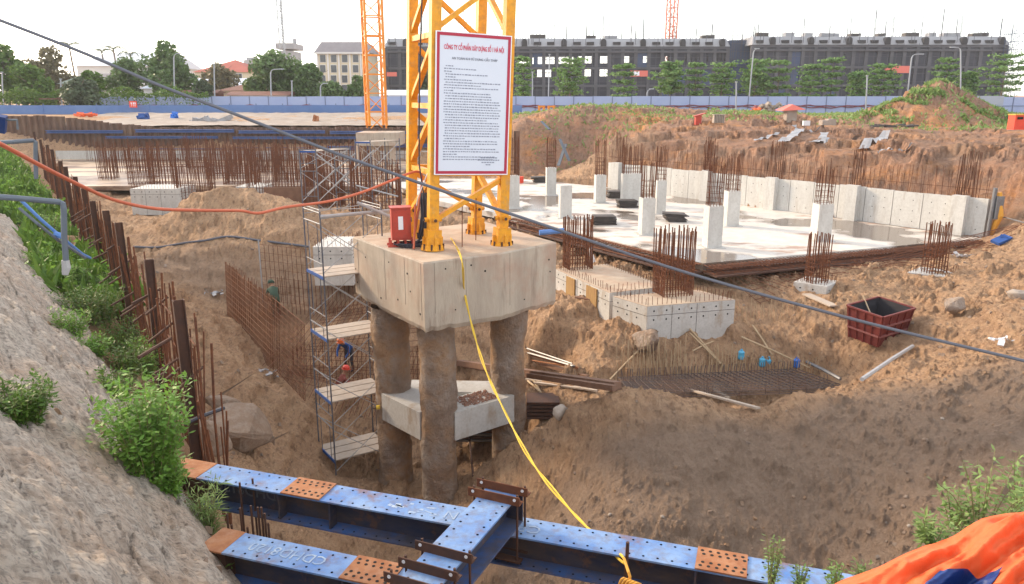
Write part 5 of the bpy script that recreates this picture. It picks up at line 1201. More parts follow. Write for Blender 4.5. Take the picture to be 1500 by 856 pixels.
def palm(lab, px, ytop, D):
    q = at_y(px, ytop, D); t = thing('palm_tree', lab, 'palm', (q.x, D, 0), 0, 'palms behind the left trees'); MB().tube([(q.x, D, 0), (q.x + .3, D, q.z * .5), (q.x, D, q.z - .8)], [.22, .16, .14], 7).build('trunk', M['bark'], t); mb = MB()
    for k in range(13):
        a = k * 2.4; l_ = random.uniform(2.0, 2.8); d = Vector((math.cos(a), math.sin(a), 0)); p0 = Vector((q.x, D, q.z - .8)); pts = [p0 + d * l_ * s_ + Vector((0, 0, .9 * math.sin(s_ * 2.4) - .9 * s_ * s_)) for s_ in (0, .25, .5, .75, 1)]
        for i in range(4):
            mb.bar(pts[i], pts[i + 1], .05)
            for s_ in (-1, 1):
                sd_ = d.cross(Vector((0, 0, 1))) * s_
                for u in (0, .33, .66):
                    p = pts[i].lerp(pts[i + 1], u); e = p + sd_ * .55 * (1 - i * .17) + d * .3 + Vector((0, 0, -.28)); mb.add([p, p + d * .10, e], [(0, 1, 2)])
    mb.build('fronds', M['leaf_dark'], t)
palm('palm rising behind the long white roof, larger one', 165, 66, 150); palm('palm top behind the long white roof, left one', 148, 70, 155); palm('small palm top above the brownish tree', 100, 60, 140); palm('palm right of the larger palm, behind the white roof', 190, 74, 152)
q_ = rng.uniform(-65, -38, 3000); vy = rng.uniform(98.6, 99.6, 3000); vz = 2.15 + .9 * rng.random(3000) * (1 + .5 * np.sin(q_)); tailz = rng.random(3000) < .3; vz[tailz] -= 1.2 * rng.random(tailz.sum())
a_, b_ = rnd_axes(3000, .16, .6); vt = thing('creeper', 'green creeper hanging over the fence top at the far left', 'creeper', (-52, 99, 0)); tag(quads('foliage', np.stack([q_, vy, vz], -1), a_, b_, M['leaf'], vt), kind='stuff')

# ------------------------------------------------------------------ street lamps and poles
def lamp(lab, px, yt, D, arm, lean=0, yb=142, r=.085):
    q = at_y(px, yt, D); t = thing('street_lamp', lab, 'street lamp', (q.x, D, 0), 0, 'street lamps behind the fence'); b = at_y(px - lean, yb, D)
    s_ = 1 if arm > 0 else -1; pts = [(b.x, D, 0), (b.x * .4 + q.x * .6, D, q.z * .6), (q.x, D, q.z - .5)]
    if arm: pts += [(q.x + s_ * .12, D, q.z - .15), (q.x + s_ * .4, D, q.z), (q.x + arm, D, q.z + .05)]
    MB().tube(pts, [r] * 3 + [r * .7] * (len(pts) - 3), 6).build('pole', M['lamp_grey'], t)
    hd = MB(); e = Vector(pts[-1]); hd.box(e + Vector((s_ * .25 if arm else 0, 0, 0)), (.6 if arm else .25, .22, .12)); hd.build('lamp_head', M['lamp_grey'], t)
for a in (('curved lamp post in front of the tall pointed tree', 254, 79, 103, .7), ('white curved lamp post before the widest dark tree', 396, 102, 103, 1.2), ('plain tall pole in front of the red roof', 313, 88, 103, 0), ('plain pole right of the curved white lamp', 427, 113, 103, 0), ('short pole with a crossarm left of the cream hotel', 469, 123, 103, .4), ('leaning straight lamp post at the dip of the dark building', 1104, 72, 105, .2, 7), ('angled lamp post left of the red heap', 1336, 80, 106, 1.0, 7), ('tall curved lamp post right of the red heap top', 1408, 70, 104, -.9, -2), ('tall thin pole crossing the lit openings', 805, 74, 103, 0, 2), ('low lamp post left of the red heap foot', 1271, 105, 96, 0, 3, 166), ('short thin pole before the fence by the leaning lamp', 1079, 114, 96, 0, 1, 166), ('small pole with a crook near the red crane piece', 948, 131, 102, .3), ('thin pole right of the notice board', 780, 100, 104, 0), ('plain thin pole at the left picture edge', 2, 100, 102, 0), ('thin pole beside the gazebo', 88, 110, 101, 0)): lamp(*a)

# ------------------------------------------------------------------ buildings
def at(px, py, D): return at_y(px, py, D)
def win(root, x, z, D, w_, h_, m='glass', fr='house_white', mull=True):
    f_ = MB().box((x, D - .02, z), (w_ + .2, .12, h_ + .2)).build('window', M[fr], root); MB().box((x, D - .09, z), (w_, .06, h_)).build('pane', M[m], f_)
def house(name, lab, px0, px1, yt, yroof, D, wallm, roofm, depth=9, roof='hip', over=.4, cat='house'):
    a = at(px0, yroof, D); c = at(px1, yroof, D); zt = at((px0 + px1) / 2, yt, D + (depth / 2 if roof in ('hip', 'gable') else 0)).z; t = thing(name, lab, cat, ((a.x + c.x) / 2, D, 0))
    MB().box(((a.x + c.x) / 2, D + depth / 2, a.z / 2), (c.x - a.x, depth, a.z)).build('wall', M[wallm], t)
    x0, x1, y0, y1 = a.x - over, c.x + over, D - over, D + depth + over; rd_ = min((x1 - x0) / 2 - .05, (y1 - y0) / 2); z = a.z
    if roof == 'hip': r0, r1 = (x0 + rd_, D + depth / 2), (x1 - rd_, D + depth / 2)
    else: r0, r1 = (x0, D + depth / 2), (x1, D + depth / 2)
    vs = [(x0, y0, z), (x1, y0, z), (x1, y1, z), (x0, y1, z), (r0[0], r0[1], zt), (r1[0], r1[1], zt)]
    MB().add(vs, [(0, 1, 5, 4), (2, 3, 4, 5), (3, 0, 4), (1, 2, 5), (3, 2, 1, 0)]).build('roof', M[roofm], t); return t, a, c
t, a, c = house('white_hall', 'long white-roofed hall behind the left trees, under the black cable', 112, 222, 78, 97, 150, 'house_white', 'roof_white', 24, 'gable', cat='building')
house('red_roof_house', 'house with a bright red hipped roof behind the olive tree', 285, 370, 88, 106, 150, 'house_cream', 'roof_red', 14)
for px in (300, 325, 350): win(bpy.data.objects['red_roof_house'], at(px, 114, 150).x, at(px, 114, 150).z, 150, 1.2, 1.4)
house('white_shed', 'low white shed roof between the tall pointed tree and the brown roofs', 284, 372, 115, 126, 128, 'house_white', 'roof_white', 6, 'gable', cat='shed')
house('brown_roof_house', 'low house with brown tiled roof in front of the white shed', 322, 392, 121, 133, 116, 'house_cream', 'roof_brown', 8)
house('brown_roof_house', 'long low brown-roofed shed right behind the fence', 335, 420, 134, 140, 108, 'house_white', 'roof_brown', 4, 'gable')
house('brown_roof_house', 'low red-brown roof left of the white shed, beside the tall tree', 262, 312, 132, 137, 108, 'roof_brown', 'roof_brown', 4, 'gable')
t, a, c = house('gazebo', 'small pavilion with a dark green pyramid roof at the left', 90, 118, 113, 123, 106, 'house_cream', 'roof_green', 3, 'hip', cat='pavilion')
t, a, c = house('gable_house', 'narrow white house with a grey top beside the pavilion', 136, 149, 108, 119, 112, 'house_white', 'roof_grey', 4, 'gable')
t, a, c = house('gable_house', 'small white gabled gatehouse left of the tall pointed tree', 210, 233, 121, 130, 108, 'house_white', 'roof_white', 4, 'hip')
t, a, c = house('site_shed', 'low white shed roof behind the fence, between the distant mast and the yellow mast', 568, 660, 132, 140, 108, 'house_white', 'roof_white', 4, 'gable', cat='shed')
ts = MB(); q = at(38, 143, 99.5); q0 = at(63, 143, 99.4); q1 = at(100, 146, 99.4); ts.box(((q0.x + q1.x) / 2, 99.3, 1.98), (q1.x - q0.x, 1.6, .12)); tag(ts.build('shed_roof', M['roof_brown'], origin=(q0.x, 99.3, 0)), 'thin pinkish lean-to roof on the fence at the left', 'roof sheet')
# cream hotel
D = 172; a = at(464, 77, D); c = at(537, 77, D); zr = at(500, 61, D).z; hb = thing('cream_hotel', 'cream four-storey hotel with a grey mansard roof', 'building', ((a.x + c.x) / 2, D, 0))
MB().box(((a.x + c.x) / 2, D + 7, a.z / 2), (c.x - a.x, 14, a.z)).build('wall', M['house_cream'], hb)
MB().add([(a.x - .5, D - .5, a.z), (c.x + .5, D - .5, a.z), (c.x + .5, D + 14.5, a.z), (a.x - .5, D + 14.5, a.z), (a.x + .8, D + 1.2, zr), (c.x - .8, D + 1.2, zr), (c.x - .8, D + 12.8, zr), (a.x + .8, D + 12.8, zr)], [(0, 1, 5, 4), (1, 2, 6, 5), (2, 3, 7, 6), (3, 0, 4, 7), (4, 5, 6, 7), (3, 2, 1, 0)]).build('roof', M['roof_grey'], hb)
MB().box(((a.x + c.x) / 2, D - .3, a.z - .15), (c.x - a.x + 1.2, .8, .35)).build('cornice', M['house_white'], hb)
for r_, y in enumerate((86, 101, 116, 130)):
    for px in (473, 489, 505, 521): q = at(px, y, D); win(hb, q.x, q.z, D, 1.15, 1.5)
for px in (466, 481, 497, 513, 529): q = at(px, 100, D); MB().box((q.x, D - .1, a.z / 2), (.35, .25, a.z - .6)).build('pilaster', M['house_white'], hb)
# grey tower top, small far block, antenna
D = 230; q = at(417, 62, D); g0 = at(404, 72, D); g1 = at(430, 72, D); gb = thing('grey_tower_block', 'grey rooftop block far behind the widest dark tree', 'building', (q.x, D, 0))
MB().box((q.x, D + 5, g0.z / 2 - .5), (g1.x - g0.x - 1.4, 10, g0.z)).build('wall', M['con_pale'], gb); MB().box((q.x, D + 5, g0.z + .8), (g1.x - g0.x, 11, 1.6)).build('parapet', M['con_pale'], gb); MB().box((q.x + 1.8, D + 4, q.z), (.9, .9, 2.4)).build('roof_stub', M['con_pale'], gb)
q = at(365, 88, 230); g2 = thing('far_block', 'small pale far block peeping above the red roof', 'building', (q.x, 230, 0)); MB().box((q.x, 233, q.z / 2), (3.2, 6, q.z)).build('wall', M['con_pale'], g2); MB().box((q.x, 233, q.z + .4), (2.2, 4, .8)).build('roof', M['con_pale'], g2)
am = thing('antenna_mast', 'tall thin white-grey lattice antenna mast behind the trees', 'antenna mast', (at(414, 70, 225).x, 225, 0)); x = am.location.x
mb = MB(); cs = [(-.7, -.5), (.7, -.5), (0, .7)]
for i in range(3): MB().rod((cs[i][0], cs[i][1], 0), (cs[i][0], cs[i][1], 62), .17, 5).build('leg', M['lamp_grey'], am, local=True)
z = 12
while z < 60:
    for i in range(3): p, q_ = cs[i], cs[(i + 1) % 3]; mb.rod((*p, z), (*q_, z + 1.6), .08, 3); mb.rod((*p, z), (*q_, z), .08, 3)
    z += 1.6
tag(mb.build('lacing', M['lamp_grey'], am, local=True), kind='stuff')
# distant masts
fm = thing('crane_mast', 'distant orange lattice mast left of the notice board', 'tower crane', at_y(552, 191, 70), R(20)); lattice(fm, 1.5, [0] + [1.6 * k for k in range(1, 11)], .20, .10, .10, 'crane_orange', feet=False)
fb = thing('crane_foundation', 'far concrete block on piles below the distant orange mast', 'crane base', at_y(552, 262, 70)); q = at_y(521, 195, 68); q1 = at_y(584, 195, 68); zb = at_y(550, 214, 68).z
MB().box(((q.x + q1.x) / 2, 70, (q.z + zb) / 2), (q1.x - q.x, 4, q.z - zb)).build('block_body', M['concrete_block'], fb)
for px in (530, 549, 572): p = at_y(px, 240, 69.2); MB().tube([(p.x, 69.2, -4.2), (p.x, 69.2, zb - .01)], .5, 12).build('pile', M['concrete_block'], fb)
rm_ = thing('crane_mast', 'far red-white crane mast rising behind the dark building', 'tower crane', (at_y(983, 50, 200).x, 200, 0), R(15)); lattice(rm_, 2.0, [10 + 2.2 * k for k in range(9)], .26, .15, .15, 'crane_red', feet=False)
# dark building under construction
GB = 'dark netted buildings under construction'
def dark(name, lab, px0, px1, D, yroof, bays, openings):
    a = at(px0, yroof, D); c = at(px1, yroof, D); wd = c.x - a.x; zr = a.z; root = thing(name, lab, 'building', ((a.x + c.x) / 2, D, 0)); dep = 14; fl = [0, zr * .30, zr * .56, zr * .80]
    zw = zr * .86; zmans = zr
    OP = [(at(o_[0], o_[2], D + .5).x, at(o_[1], o_[2], D + .5).x, at(o_[0], o_[3], D + .5).z, at(o_[0], o_[2], D + .5).z) for o_ in openings]
    def solid(x0, x1, z0, z1, y0, y1, nm, mt):      # a box with the through openings left free
        ops = sorted([(max(o_[0], x0), min(o_[1], x1), max(o_[2], z0), min(o_[3], z1)) for o_ in OP if o_[0] < x1 and o_[1] > x0 and o_[2] < z1 and o_[3] > z0])
        def bx(a0, a1, b0, b1):
            if a1 - a0 > .02 and b1 - b0 > .02: MB().box(((a0 + a1) / 2, (y0 + y1) / 2, (b0 + b1) / 2), (a1 - a0, y1 - y0, b1 - b0)).build(nm, mt, root)
        x = x0
        for o0_, o1_, p0_, p1_ in ops:
            bx(x, o0_, z0, z1); bx(o0_, o1_, z0, p0_); bx(o0_, o1_, p1_, z1); x = max(x, o1_)
        bx(x, x1, z0, z1)
    zc_ = [0] + [(fl[i] + fl[i + 1]) / 2 * 0 + fl[i + 1] for i in range(3)] + [zw]
    for i in range(4): solid(a.x + .3, c.x - .3, zc_[i] + (.002 if i else 0), zc_[i + 1], D + .6, D + 3.0, 'inner_wall', M['con_dark'])
    bw = wd / bays
    for i in range(bays + 1): MB().box((a.x + i * bw, D + .15, zw / 2), (.75, .5, zw)).build('column', M['con_grey'], root)
    for z in fl[1:] + [zw]: MB().box(((a.x + c.x) / 2, D + .1, z), (wd + .3, .62, .5)).build('floor_band', M['con_grey'], root)
    MB().box(((a.x + c.x) / 2, D - .1, zw - .9), (wd + .5, .5, .35)).build('cornice', M['con_grey'], root)
    # mansard with dormers
    MB().add([(a.x - .3, D - .4, zw + .26), (c.x + .3, D - .4, zw + .26), (c.x + .3, D + dep, zw + .26), (a.x - .3, D + dep, zw + .26), (a.x + .3, D + 1.3, zmans), (c.x - .3, D + 1.3, zmans), (c.x - .3, D + dep - 1.5, zmans), (a.x + .3, D + dep - 1.5, zmans)], [(0, 1, 5, 4), (1, 2, 6, 5), (2, 3, 7, 6), (3, 0, 4, 7), (4, 5, 6, 7), (3, 2, 1, 0)]).build('mansard_roof', M['con_pale'], root)
    for i in range(bays):
        xc = a.x + (i + .5) * bw
        if i % 3 == 1:
            d_ = MB(); n_ = 8; pts = [(-.62, 0), (.62, 0)] + [(math.cos(t_) * .62, 1.0 + math.sin(t_) * .62) for t_ in np.linspace(0, math.pi, n_)]
            for s_ in (-.0,): d_.add([(xc + p[0], D - .5, zw + .3 + p[1]) for p in pts] + [(xc + p[0], D + 1.2, zw + .3 + p[1]) for p in pts], [tuple(range(len(pts)))[::-1]] + [(k_, (k_ + 1) % len(pts), len(pts) + (k_ + 1) % len(pts), len(pts) + k_)[::-1] for k_ in range(len(pts))])
            d_.build('dormer', M['con_dark'], root)
        else:
            MB().box((xc, D - .02, zw + .95), (bw * .55, .9, .62)).build('dormer_window', M['con_dark'], root)
        for f_ in range(3):
            z0, z1 = fl[f_] + .25, (fl[f_ + 1]) - .25; solid(xc - bw / 2 + .4, xc + bw / 2 - .4, z0, z1, D + .27, D + .57, 'net_panel', M['net'] if random.random() < .9 else M['net_blue'])
        z0, z1 = fl[3] + .25, zw - .25; solid(xc - bw / 2 + .4, xc + bw / 2 - .4, z0, z1, D + .27, D + .57, 'net_panel', M['net'])
    for px0_, px1_, y0, y1 in openings:
        p0 = at(px0_, y0, D - .2); p1 = at(px1_, y1, D - .2); n_ = max(2, int((p1.x - p0.x) / .9)); br_ = MB()
        for k in range(1, n_): br_.box((p0.x + (p1.x - p0.x) * k / n_, D + .10, (p0.z + p1.z) / 2), (.10, .06, p0.z - p1.z))
        br_.box(((p0.x + p1.x) / 2, D + .10, (p0.z * .6 + p1.z * .4)), (p1.x - p0.x, .06, .10)); tag(br_.build('scaffold_bars', M['con_grey'], root), kind='stuff')
    # outer scaffold tubes
    sc_ = MB(); k = a.x - .5
    while k < c.x + .6: sc_.rod((k, D - 1.5, 0), (k + random.gauss(0, .1), D - 1.5, zw + random.uniform(-.3, .6)), .045, 3); k += 1.6
    for z in np.arange(1.8, zw, 1.8): sc_.rod((a.x - .5, D - 1.5, z), (c.x + .5, D - 1.5, z), .04, 3)
    tag(sc_.build('scaffold_tubes', M['con_grey'], root), kind='stuff')
    # bars and stacks on the roof
    sb_ = MB(); k = a.x
    while k < c.x: 
        y_ = D + random.choice((-1.0, 1.5, 6)); sb_.rod((k, y_, zmans - 1.5), (k + random.gauss(0, .12), y_, zmans + random.uniform(1.5, 7.0)), .075, 3); k += random.uniform(.3, 1.1)
    tag(sb_.build('scaffold_poles', M['con_grey'], root), kind='stuff')
    k = a.x + 3
    while k < c.x - 3:
        if random.random() < .6:
            w_ = random.uniform(1.5, 4); MB().box((k, D + 4, zmans + .5), (w_, 2, random.uniform(.5, 1.0)), Euler((0, random.uniform(-.05, .05), 0)).to_matrix()).build('roof_stack', M['form_dark'] if random.random() < .6 else M['con_pale'], root)
        k += random.uniform(4, 7)
    return root
op = [(761, 782, 84, 94), (788, 813, 83, 94), (816, 841, 83, 94), (847, 868, 82, 93), (879, 896, 82, 93), (910, 924, 82, 92), (942, 953, 82, 92), (974, 981, 82, 92), (787, 808, 102, 113), (856, 867, 101, 112), (878, 893, 101, 112)] + [(1003 + 8 * k, 1005.5 + 8 * k, 81, 91) for k in range(5)] + [(1044 + 5 * k, 1047.5 + 5 * k, 77, 90) for k in range(4)]
dark('dark_building', 'left dark netted building under construction with rows of lit openings', 565, 1068, 185, 56, 26, op)
dark('dark_building', 'right dark netted building under construction behind the red heap', 1104, 1478, 180, 53, 20, [(1234, 1239, 79, 85)])
lk = thing('link_scaffold', 'bluish netted scaffold in the dip between the two dark buildings', 'scaffold', (at(1087, 60, 188).x, 188, 0)); p0 = at(1066, 60, 188); p1 = at(1106, 60, 188)
MB().box(((p0.x + p1.x) / 2, 188, p0.z / 2), (p1.x - p0.x, 5, p0.z)).build('net_panel', M['net_blue'], lk)
mb = MB()
for k in range(30): x = random.uniform(p0.x, p1.x); mb.rod((x, 185 + random.random() * 2, 2), (x + random.gauss(0, .2), 185, p0.z + random.uniform(.5, 5)), .04, 3)
for z in np.arange(2, p0.z + 1.5, 1.7): mb.rod((p0.x, 184.8, z), (p1.x, 184.8, z), .05, 3)
tag(mb.build('scaffold_tubes', M['con_grey'], lk), kind='stuff')
rs = thing('end_scaffold', 'bluish tube scaffold at the right end of the dark building', 'scaffold', (at(1483, 60, 178).x, 178, 0)); x = rs.location.x; mb = MB()
for i in range(4):
    for j in range(3): mb.rod((x - 1 + i * .9, 177 + j * 2, 0), (x - 1 + i * .9, 177 + j * 2, 18 - .8 * i), .06, 4)
for z in np.arange(2, 17, 1.7):
    for j in range(3): mb.rod((x - 1, 177 + j * 2, z), (x + 1.7, 177 + j * 2, z), .05, 3)
    mb.rod((x - 1, 177, z), (x + 1.7, 177, z + 1.7), .05, 3)
tag(mb.build('scaffold_tubes', M['net_blue'], rs), kind='stuff')
bn = at(1314, 102, 176); tag(MB().box(bn, (5.4, .1, 1.5)).build('banner', M['tarp_pink'], origin=bn), 'long pinkish red banner hung on the right dark building', 'banner')
b2 = at(936, 108, 182); tag(MB().box(b2, (4.0, .1, 1.3)).build('banner', M['tarp_pink'], origin=b2), 'small faded red and white banner in an opening of the left dark building', 'banner'); MB().box((-.9, -.07, .0), (2.0, .03, .9)).build('banner_patch', M['paper'], bpy.data.objects['banner.001'], local=True)
b3 = at(574, 109, 176); tag(MB().box(b3, (2.2, .1, .9)).build('banner', M['tarp_pink'], origin=b3), 'short red banner just right of the distant orange mast', 'banner')
b4 = at(625, 109, 176); tag(MB().box(b4, (2.6, .1, .8)).build('banner', M['tarp_pink'], origin=b4), 'red banner seen through the yellow mast', 'banner')
# ------------------------------------------------------------------ overhead cable and orange hose
pts = smooth_path([at_y(a, b_, D) for a, b_, D in ((-140, -22, 6.2), (0, 30, 6.2), (123, 78, 6.2), (233, 125, 6.2), (333, 163, 6.2), (493, 225, 6.2), (586, 258, 6.2), (640, 277, 6.2), (800, 331, 6.1), (1000, 398, 6.0), (1250, 468, 5.8), (1480, 524, 5.6), (1640, 562, 5.5))], 8)
tag(MB().tube(pts, .0125, 8).build('overhead_cable', M['grey_cable'], origin=pts[40], smooth=True), 'thick grey cable slanting across the whole picture from upper left to right', 'cable')
bw2 = MB()
for i in range(0, len(pts) - 1): pass
pts = smooth_path([at_y(a, b_, D) for a, b_, D in ((-60, 185, 9), (0, 211, 10), (60, 243, 11.2), (120, 273, 12.5), (170, 294, 13.5), (230, 306, 14.5), (300, 308.5, 15.6), (352, 309, 16.4), (379, 312.5, 16.8), (420, 303.5, 17.4), (480, 295.5, 18.4), (530, 282, 19.4), (575, 264, 20.3), (600, 254, 20.6), (613, 252, 20.8), (618, 262, 20.8), (614, 300, 20.7), (608, 340, 20.5))], 7)
tag(MB().tube(pts, .032, 8).build('orange_hose', M['hose_orange'], origin=pts[30], smooth=True), 'long sagging orange hose from the left edge to the yellow mast', 'hose')
def on_ground(px, py, dz=0.0): q = hit(px, py); q.z += dz; return q
pts = [on_ground(a, b_, .06) for a, b_ in ((196, 366), (230, 365), (270, 359), (300, 356), (335, 350), (375, 354), (410, 362), (452, 365))]
tag(MB().tube(smooth_path(pts, 4), .055, 6).build('black_hose', M['grey_cable'], origin=pts[0], smooth=True), 'dark hose lying across the big sand heap toward the scaffold', 'hose')

# ------------------------------------------------------------------ scaffold towers
def scaffold(name, lab, corners, z0, z1, decks, r=.026, lifts=1.55, m='scaf_blue', brace=True):
    """corners: near-left, near-right, far-right, far-left (x, y)"""
    t = thing(name, lab, 'scaffold', (corners[0][0], corners[0][1], z0)); C_ = [Vector((x, y, 0)) for x, y in corners]
    for i, c in enumerate(C_): MB().tube([c + Vector((0, 0, z0)), c + Vector((0, 0, z1))], r, 7).build('standard', M[m], t)
    z = z0 + .25; k = 0
    while z < z1 - .1:
        zz = min(z + lifts, z1)
        for (i, j) in ((0, 1), (3, 2)):       # ladder-like end frames
            MB().rod(C_[i] + Vector((0, 0, zz - .05)), C_[j] + Vector((0, 0, zz - .05)), r * .8, 6).build('frame_rail', M[m], t)
            MB().rod(C_[i] + Vector((0, 0, z + .35)), C_[j] + Vector((0, 0, z + .35)), r * .6, 6).build('frame_rail', M[m], t)
            
            for u_ in (.22, .78): a = C_[i].lerp(C_[j], u_); MB().rod(a + Vector((0, 0, z + .35)), a + Vector((0, 0, zz - .05)), r * .5, 5).build('frame_post', M[m], t)
        if brace:
            for (i, j) in ((0, 3), (1, 2)):
                MB().rod(C_[i] + Vector((0, 0, z + .1)), C_[j] + Vector((0, 0, zz - .1)), r * .55, 5).build('cross_brace', M['galv'], t); MB().rod(C_[j] + Vector((0, 0, z + .1)), C_[i] + Vector((0, 0, zz - .1)), r * .55, 5).build('cross_brace', M['galv'], t)
        z = zz; k += 1
    for zd in decks:
        for q in range(3):
            u0, u1 = q / 3 + .02, (q + 1) / 3 - .02; vs = []
            for z in (zd - .035, zd): vs += [tuple(C_[0].lerp(C_[1], u0) + Vector((0, 0, z))), tuple(C_[0].lerp(C_[1], u1) + Vector((0, 0, z))), tuple(C_[3].lerp(C_[2], u1) + Vector((0, 0, z))), tuple(C_[3].lerp(C_[2], u0) + Vector((0, 0, z)))]
            MB().add(vs, [(3, 2, 1, 0), (4, 5, 6, 7), (0, 1, 5, 4), (1, 2, 6, 5), (2, 3, 7, 6), (3, 0, 4, 7)]).build('deck_plank', M['plank'], t)
        MB().bar(C_[0] + Vector((0, 0, zd - .05)), C_[1] + Vector((0, 0, zd - .05)), .05, .09).build('deck_hook', M['cloth_blue'], t)
    return t
# near tower: frame end toward the left, decks running right
zf = -9.05
pn = at_y(492, 690, 21.3); pf = at_y(468, 660, 22.4)
run = Vector((1.55, .95, 0)); cs4 = [(pn.x, pn.y), (pf.x, pf.y), (pf.x + run.x, pf.y + run.y), (pn.x + run.x, pn.y + run.y)]
dk = [at_y(480, y, 21.8).z for y in (664, 580, 490, 400)]
scaffold('scaffold_tower', 'tall blue-grey scaffold tower with pale plank decks left of the near piles', cs4, zf, at_y(492, 310, 21.3).z, dk, .023)
cz = at_y(462, 318, 21.8); MB().rod((pn.x, pn.y, at_y(492, 318, 21.3).z), (pn.x + run.x * 1.3, pn.y + run.y * 1.3, at_y(492, 318, 21.3).z + .02), .05, 8).build('top_tube', M['galv'], bpy.data.objects['scaffold_tower'])
MB().rod(at_y(523, 297, 22), at_y(592, 326, 22.2), .045, 8).build('top_tube', M['galv'], bpy.data.objects['scaffold_tower'])
# two far towers
for x0, x1, D, y0, y1, lab, dd_ in ((446, 470, 40, 335, 218, 'far scaffold tower left of the far crane block', []), (526, 548, 44, 330, 205, 'far scaffold tower in front of the far crane block', [])):
    a = at_y(x0, y0, D); c = at_y(x1, y0, D); zt = at_y(x0, y1, D).z
    scaffold('scaffold_tower', lab, [(a.x, D), (c.x, D - .1), (c.x + 1.4, D + 1.6), (a.x + 1.4, D + 1.7)], a.z - .6, zt, [zt - .1], .034, 1.7, 'scaf_blue')
t = thing('brace_tubes', 'crossed long grey scaffold tubes between the two far towers', 'tubes', at_y(490, 300, 42))
for p, q, D in (((450, 285), (520, 225), 42), ((462, 225), (532, 280), 42.3), ((480, 282), (548, 220), 41.5), ((522, 272), (583, 288), 40), ((500, 262), (560, 300), 42.5)): MB().rod(at_y(*p, D), at_y(*q, D), .042, 6).build('tube', M['galv'], t)

# ------------------------------------------------------------------ rebar mats of the deep footing, left
rmz = thing('rebar_mat_wall', 'standing brown wall of close rebar rods in the sand left of the scaffold', 'rebar mat', at_y(335, 465, 30)); mb = MB()
A0, A1 = at_y(333, 466, 30), at_y(400, 538, 26.4); B0, B1 = at_y(330, 384, 30), at_y(399, 436, 26.4)
for k in range(46):
    u = k / 45; mb.rod(A0.lerp(A1, u) - Vector((0, 0, .2)), B0.lerp(B1, u) + Vector((0, 0, random.uniform(-.12, .1))), .017, 3)
    if k % 2: mb.rod(A0.lerp(A1, u) - Vector((-.2, -.1, .2)), B0.lerp(B1, u) + Vector((.2, .1, random.uniform(-.3, 0))), .015, 3)
for k in range(11): u = .05 + k * .09; mb.rod(A0.lerp(B0, u), A1.lerp(B1, u), .013, 3)
mat('rust_mat', (.27, .125, .065), .85, alt=(.16, .075, .045), scale=3, amount=.7); tag(mb.build('rods', M['rust_mat'], rmz), kind='stuff')
mb = MB(); rg = thing('rebar_grid', 'see-through rebar grid of the deep footing between the rod wall and the scaffold', 'rebar grid', at_y(430, 570, 25)); A2 = at_y(447, 588, 23.4); B2 = at_y(446, 475, 23.4)
for k in range(26): u = k / 25; mb.rod(A1.lerp(A2, u), B1.lerp(B2, u), .012, 3)
for k in range(14): u = k / 13; mb.rod(A1.lerp(B1, u), A2.lerp(B2, u), .011, 3)
zf0 = -8.25
for k in range(34):      # floor and back grid
    x = -8.6 + k * .17; mb.rod((x, 25.0, g(x, 25) + .25), (x + .6, 31.5, -6.0), .012, 3)
for k in range(24): y = 25 + k * .27; mb.rod((-8.2 + k * .02, y, g(-8.2, y) + .3), (-3, y, g(-3, y) + .3), .012, 3)
for k in range(40): x = -9.6 + k * .17; y = 30.6; mb.rod((x, y, -6.4), (x, y, -4.4 - .8 * random.random()), .014, 3)
for k in range(36): x = -8.2 + k * .16; y = 27.2; mb.rod((x, y, -8), (x + .03, y, -6.9 + .5 * random.random()), .014, 3)
tag(mb.build('rods', M['rust'], rg), kind='stuff')
# green net on poles behind
gn = thing('mesh_screen', 'thin wire mesh screen hung on poles below the dark hose', 'mesh screen', at_y(415, 430, 31)); mb = MB(); a, c = at_y(380, 358, 31.4), at_y(453, 366, 31); 
for k in range(12): u = k / 11; p = a.lerp(c, u); mb.rod(p + Vector((0, 0, -2.4)), p, .012, 3)
for k in range(8): u = k / 7; mb.rod(a - Vector((0, 0, 2.4 * u)), c - Vector((0, 0, 2.4 * u)), .008, 3)
tag(mb.build('wires', M['rust'], gn), kind='stuff')
for px in (379, 453): p = at_y(px, 360, 31.2); MB().rod(p + Vector((0, 0, -3.0)), p + Vector((0, 0, .2)), .03, 6).build('pole', M['galv'], gn)

# ------------------------------------------------------------------ lower mat in front of the caps, right
mat('steel_bars', (.115, .095, .09), .8, alt=(.17, .10, .075), scale=2, amount=.8); lm = thing('rebar_mat', 'dark rebar mat lying in the hollow behind the foreground mound', 'rebar mat', at_z(1060, 565, -6.6)); mb = MB()
c1, c2, c3, c4_ = at_z(925, 584, -6.3), at_z(1238, 574, -6.25), at_z(1165, 547, -6.2), at_z(905, 560, -6.25)
for k in range(13): u = k / 12; mb.rod(c1.lerp(c4_, u) + Vector((0, 0, .15)), c2.lerp(c3, u) + Vector((0, 0, .15)), .016, 3); mb.rod(c1.lerp(c4_, u), c2.lerp(c3, u) , .014, 3)
for k in range(30): u = k / 29; mb.rod(c1.lerp(c2, u) + Vector((0, 0, .17)), c4_.lerp(c3, u) + Vector((0, 0, .17)), .016, 3)
for k in range(60): u = k / 59; p = c4_.lerp(c3, u); mb.rod(p, p + Vector((random.gauss(0, .03), 0, .42)), .014, 3)
for k in range(26): u = random.random(); p = c1.lerp(c2, u); mb.rod(p, p + Vector((random.gauss(0, .08), 0, .25 + .4 * random.random())), .012, 3)
tag(mb.build('bars', M['steel_bars'], lm), kind='stuff')
t = thing('starter_rods', 'thin upright rods standing in the sand slope below the near pile cap', 'starter rods', at_y(960, 530, 24)); mb = MB()
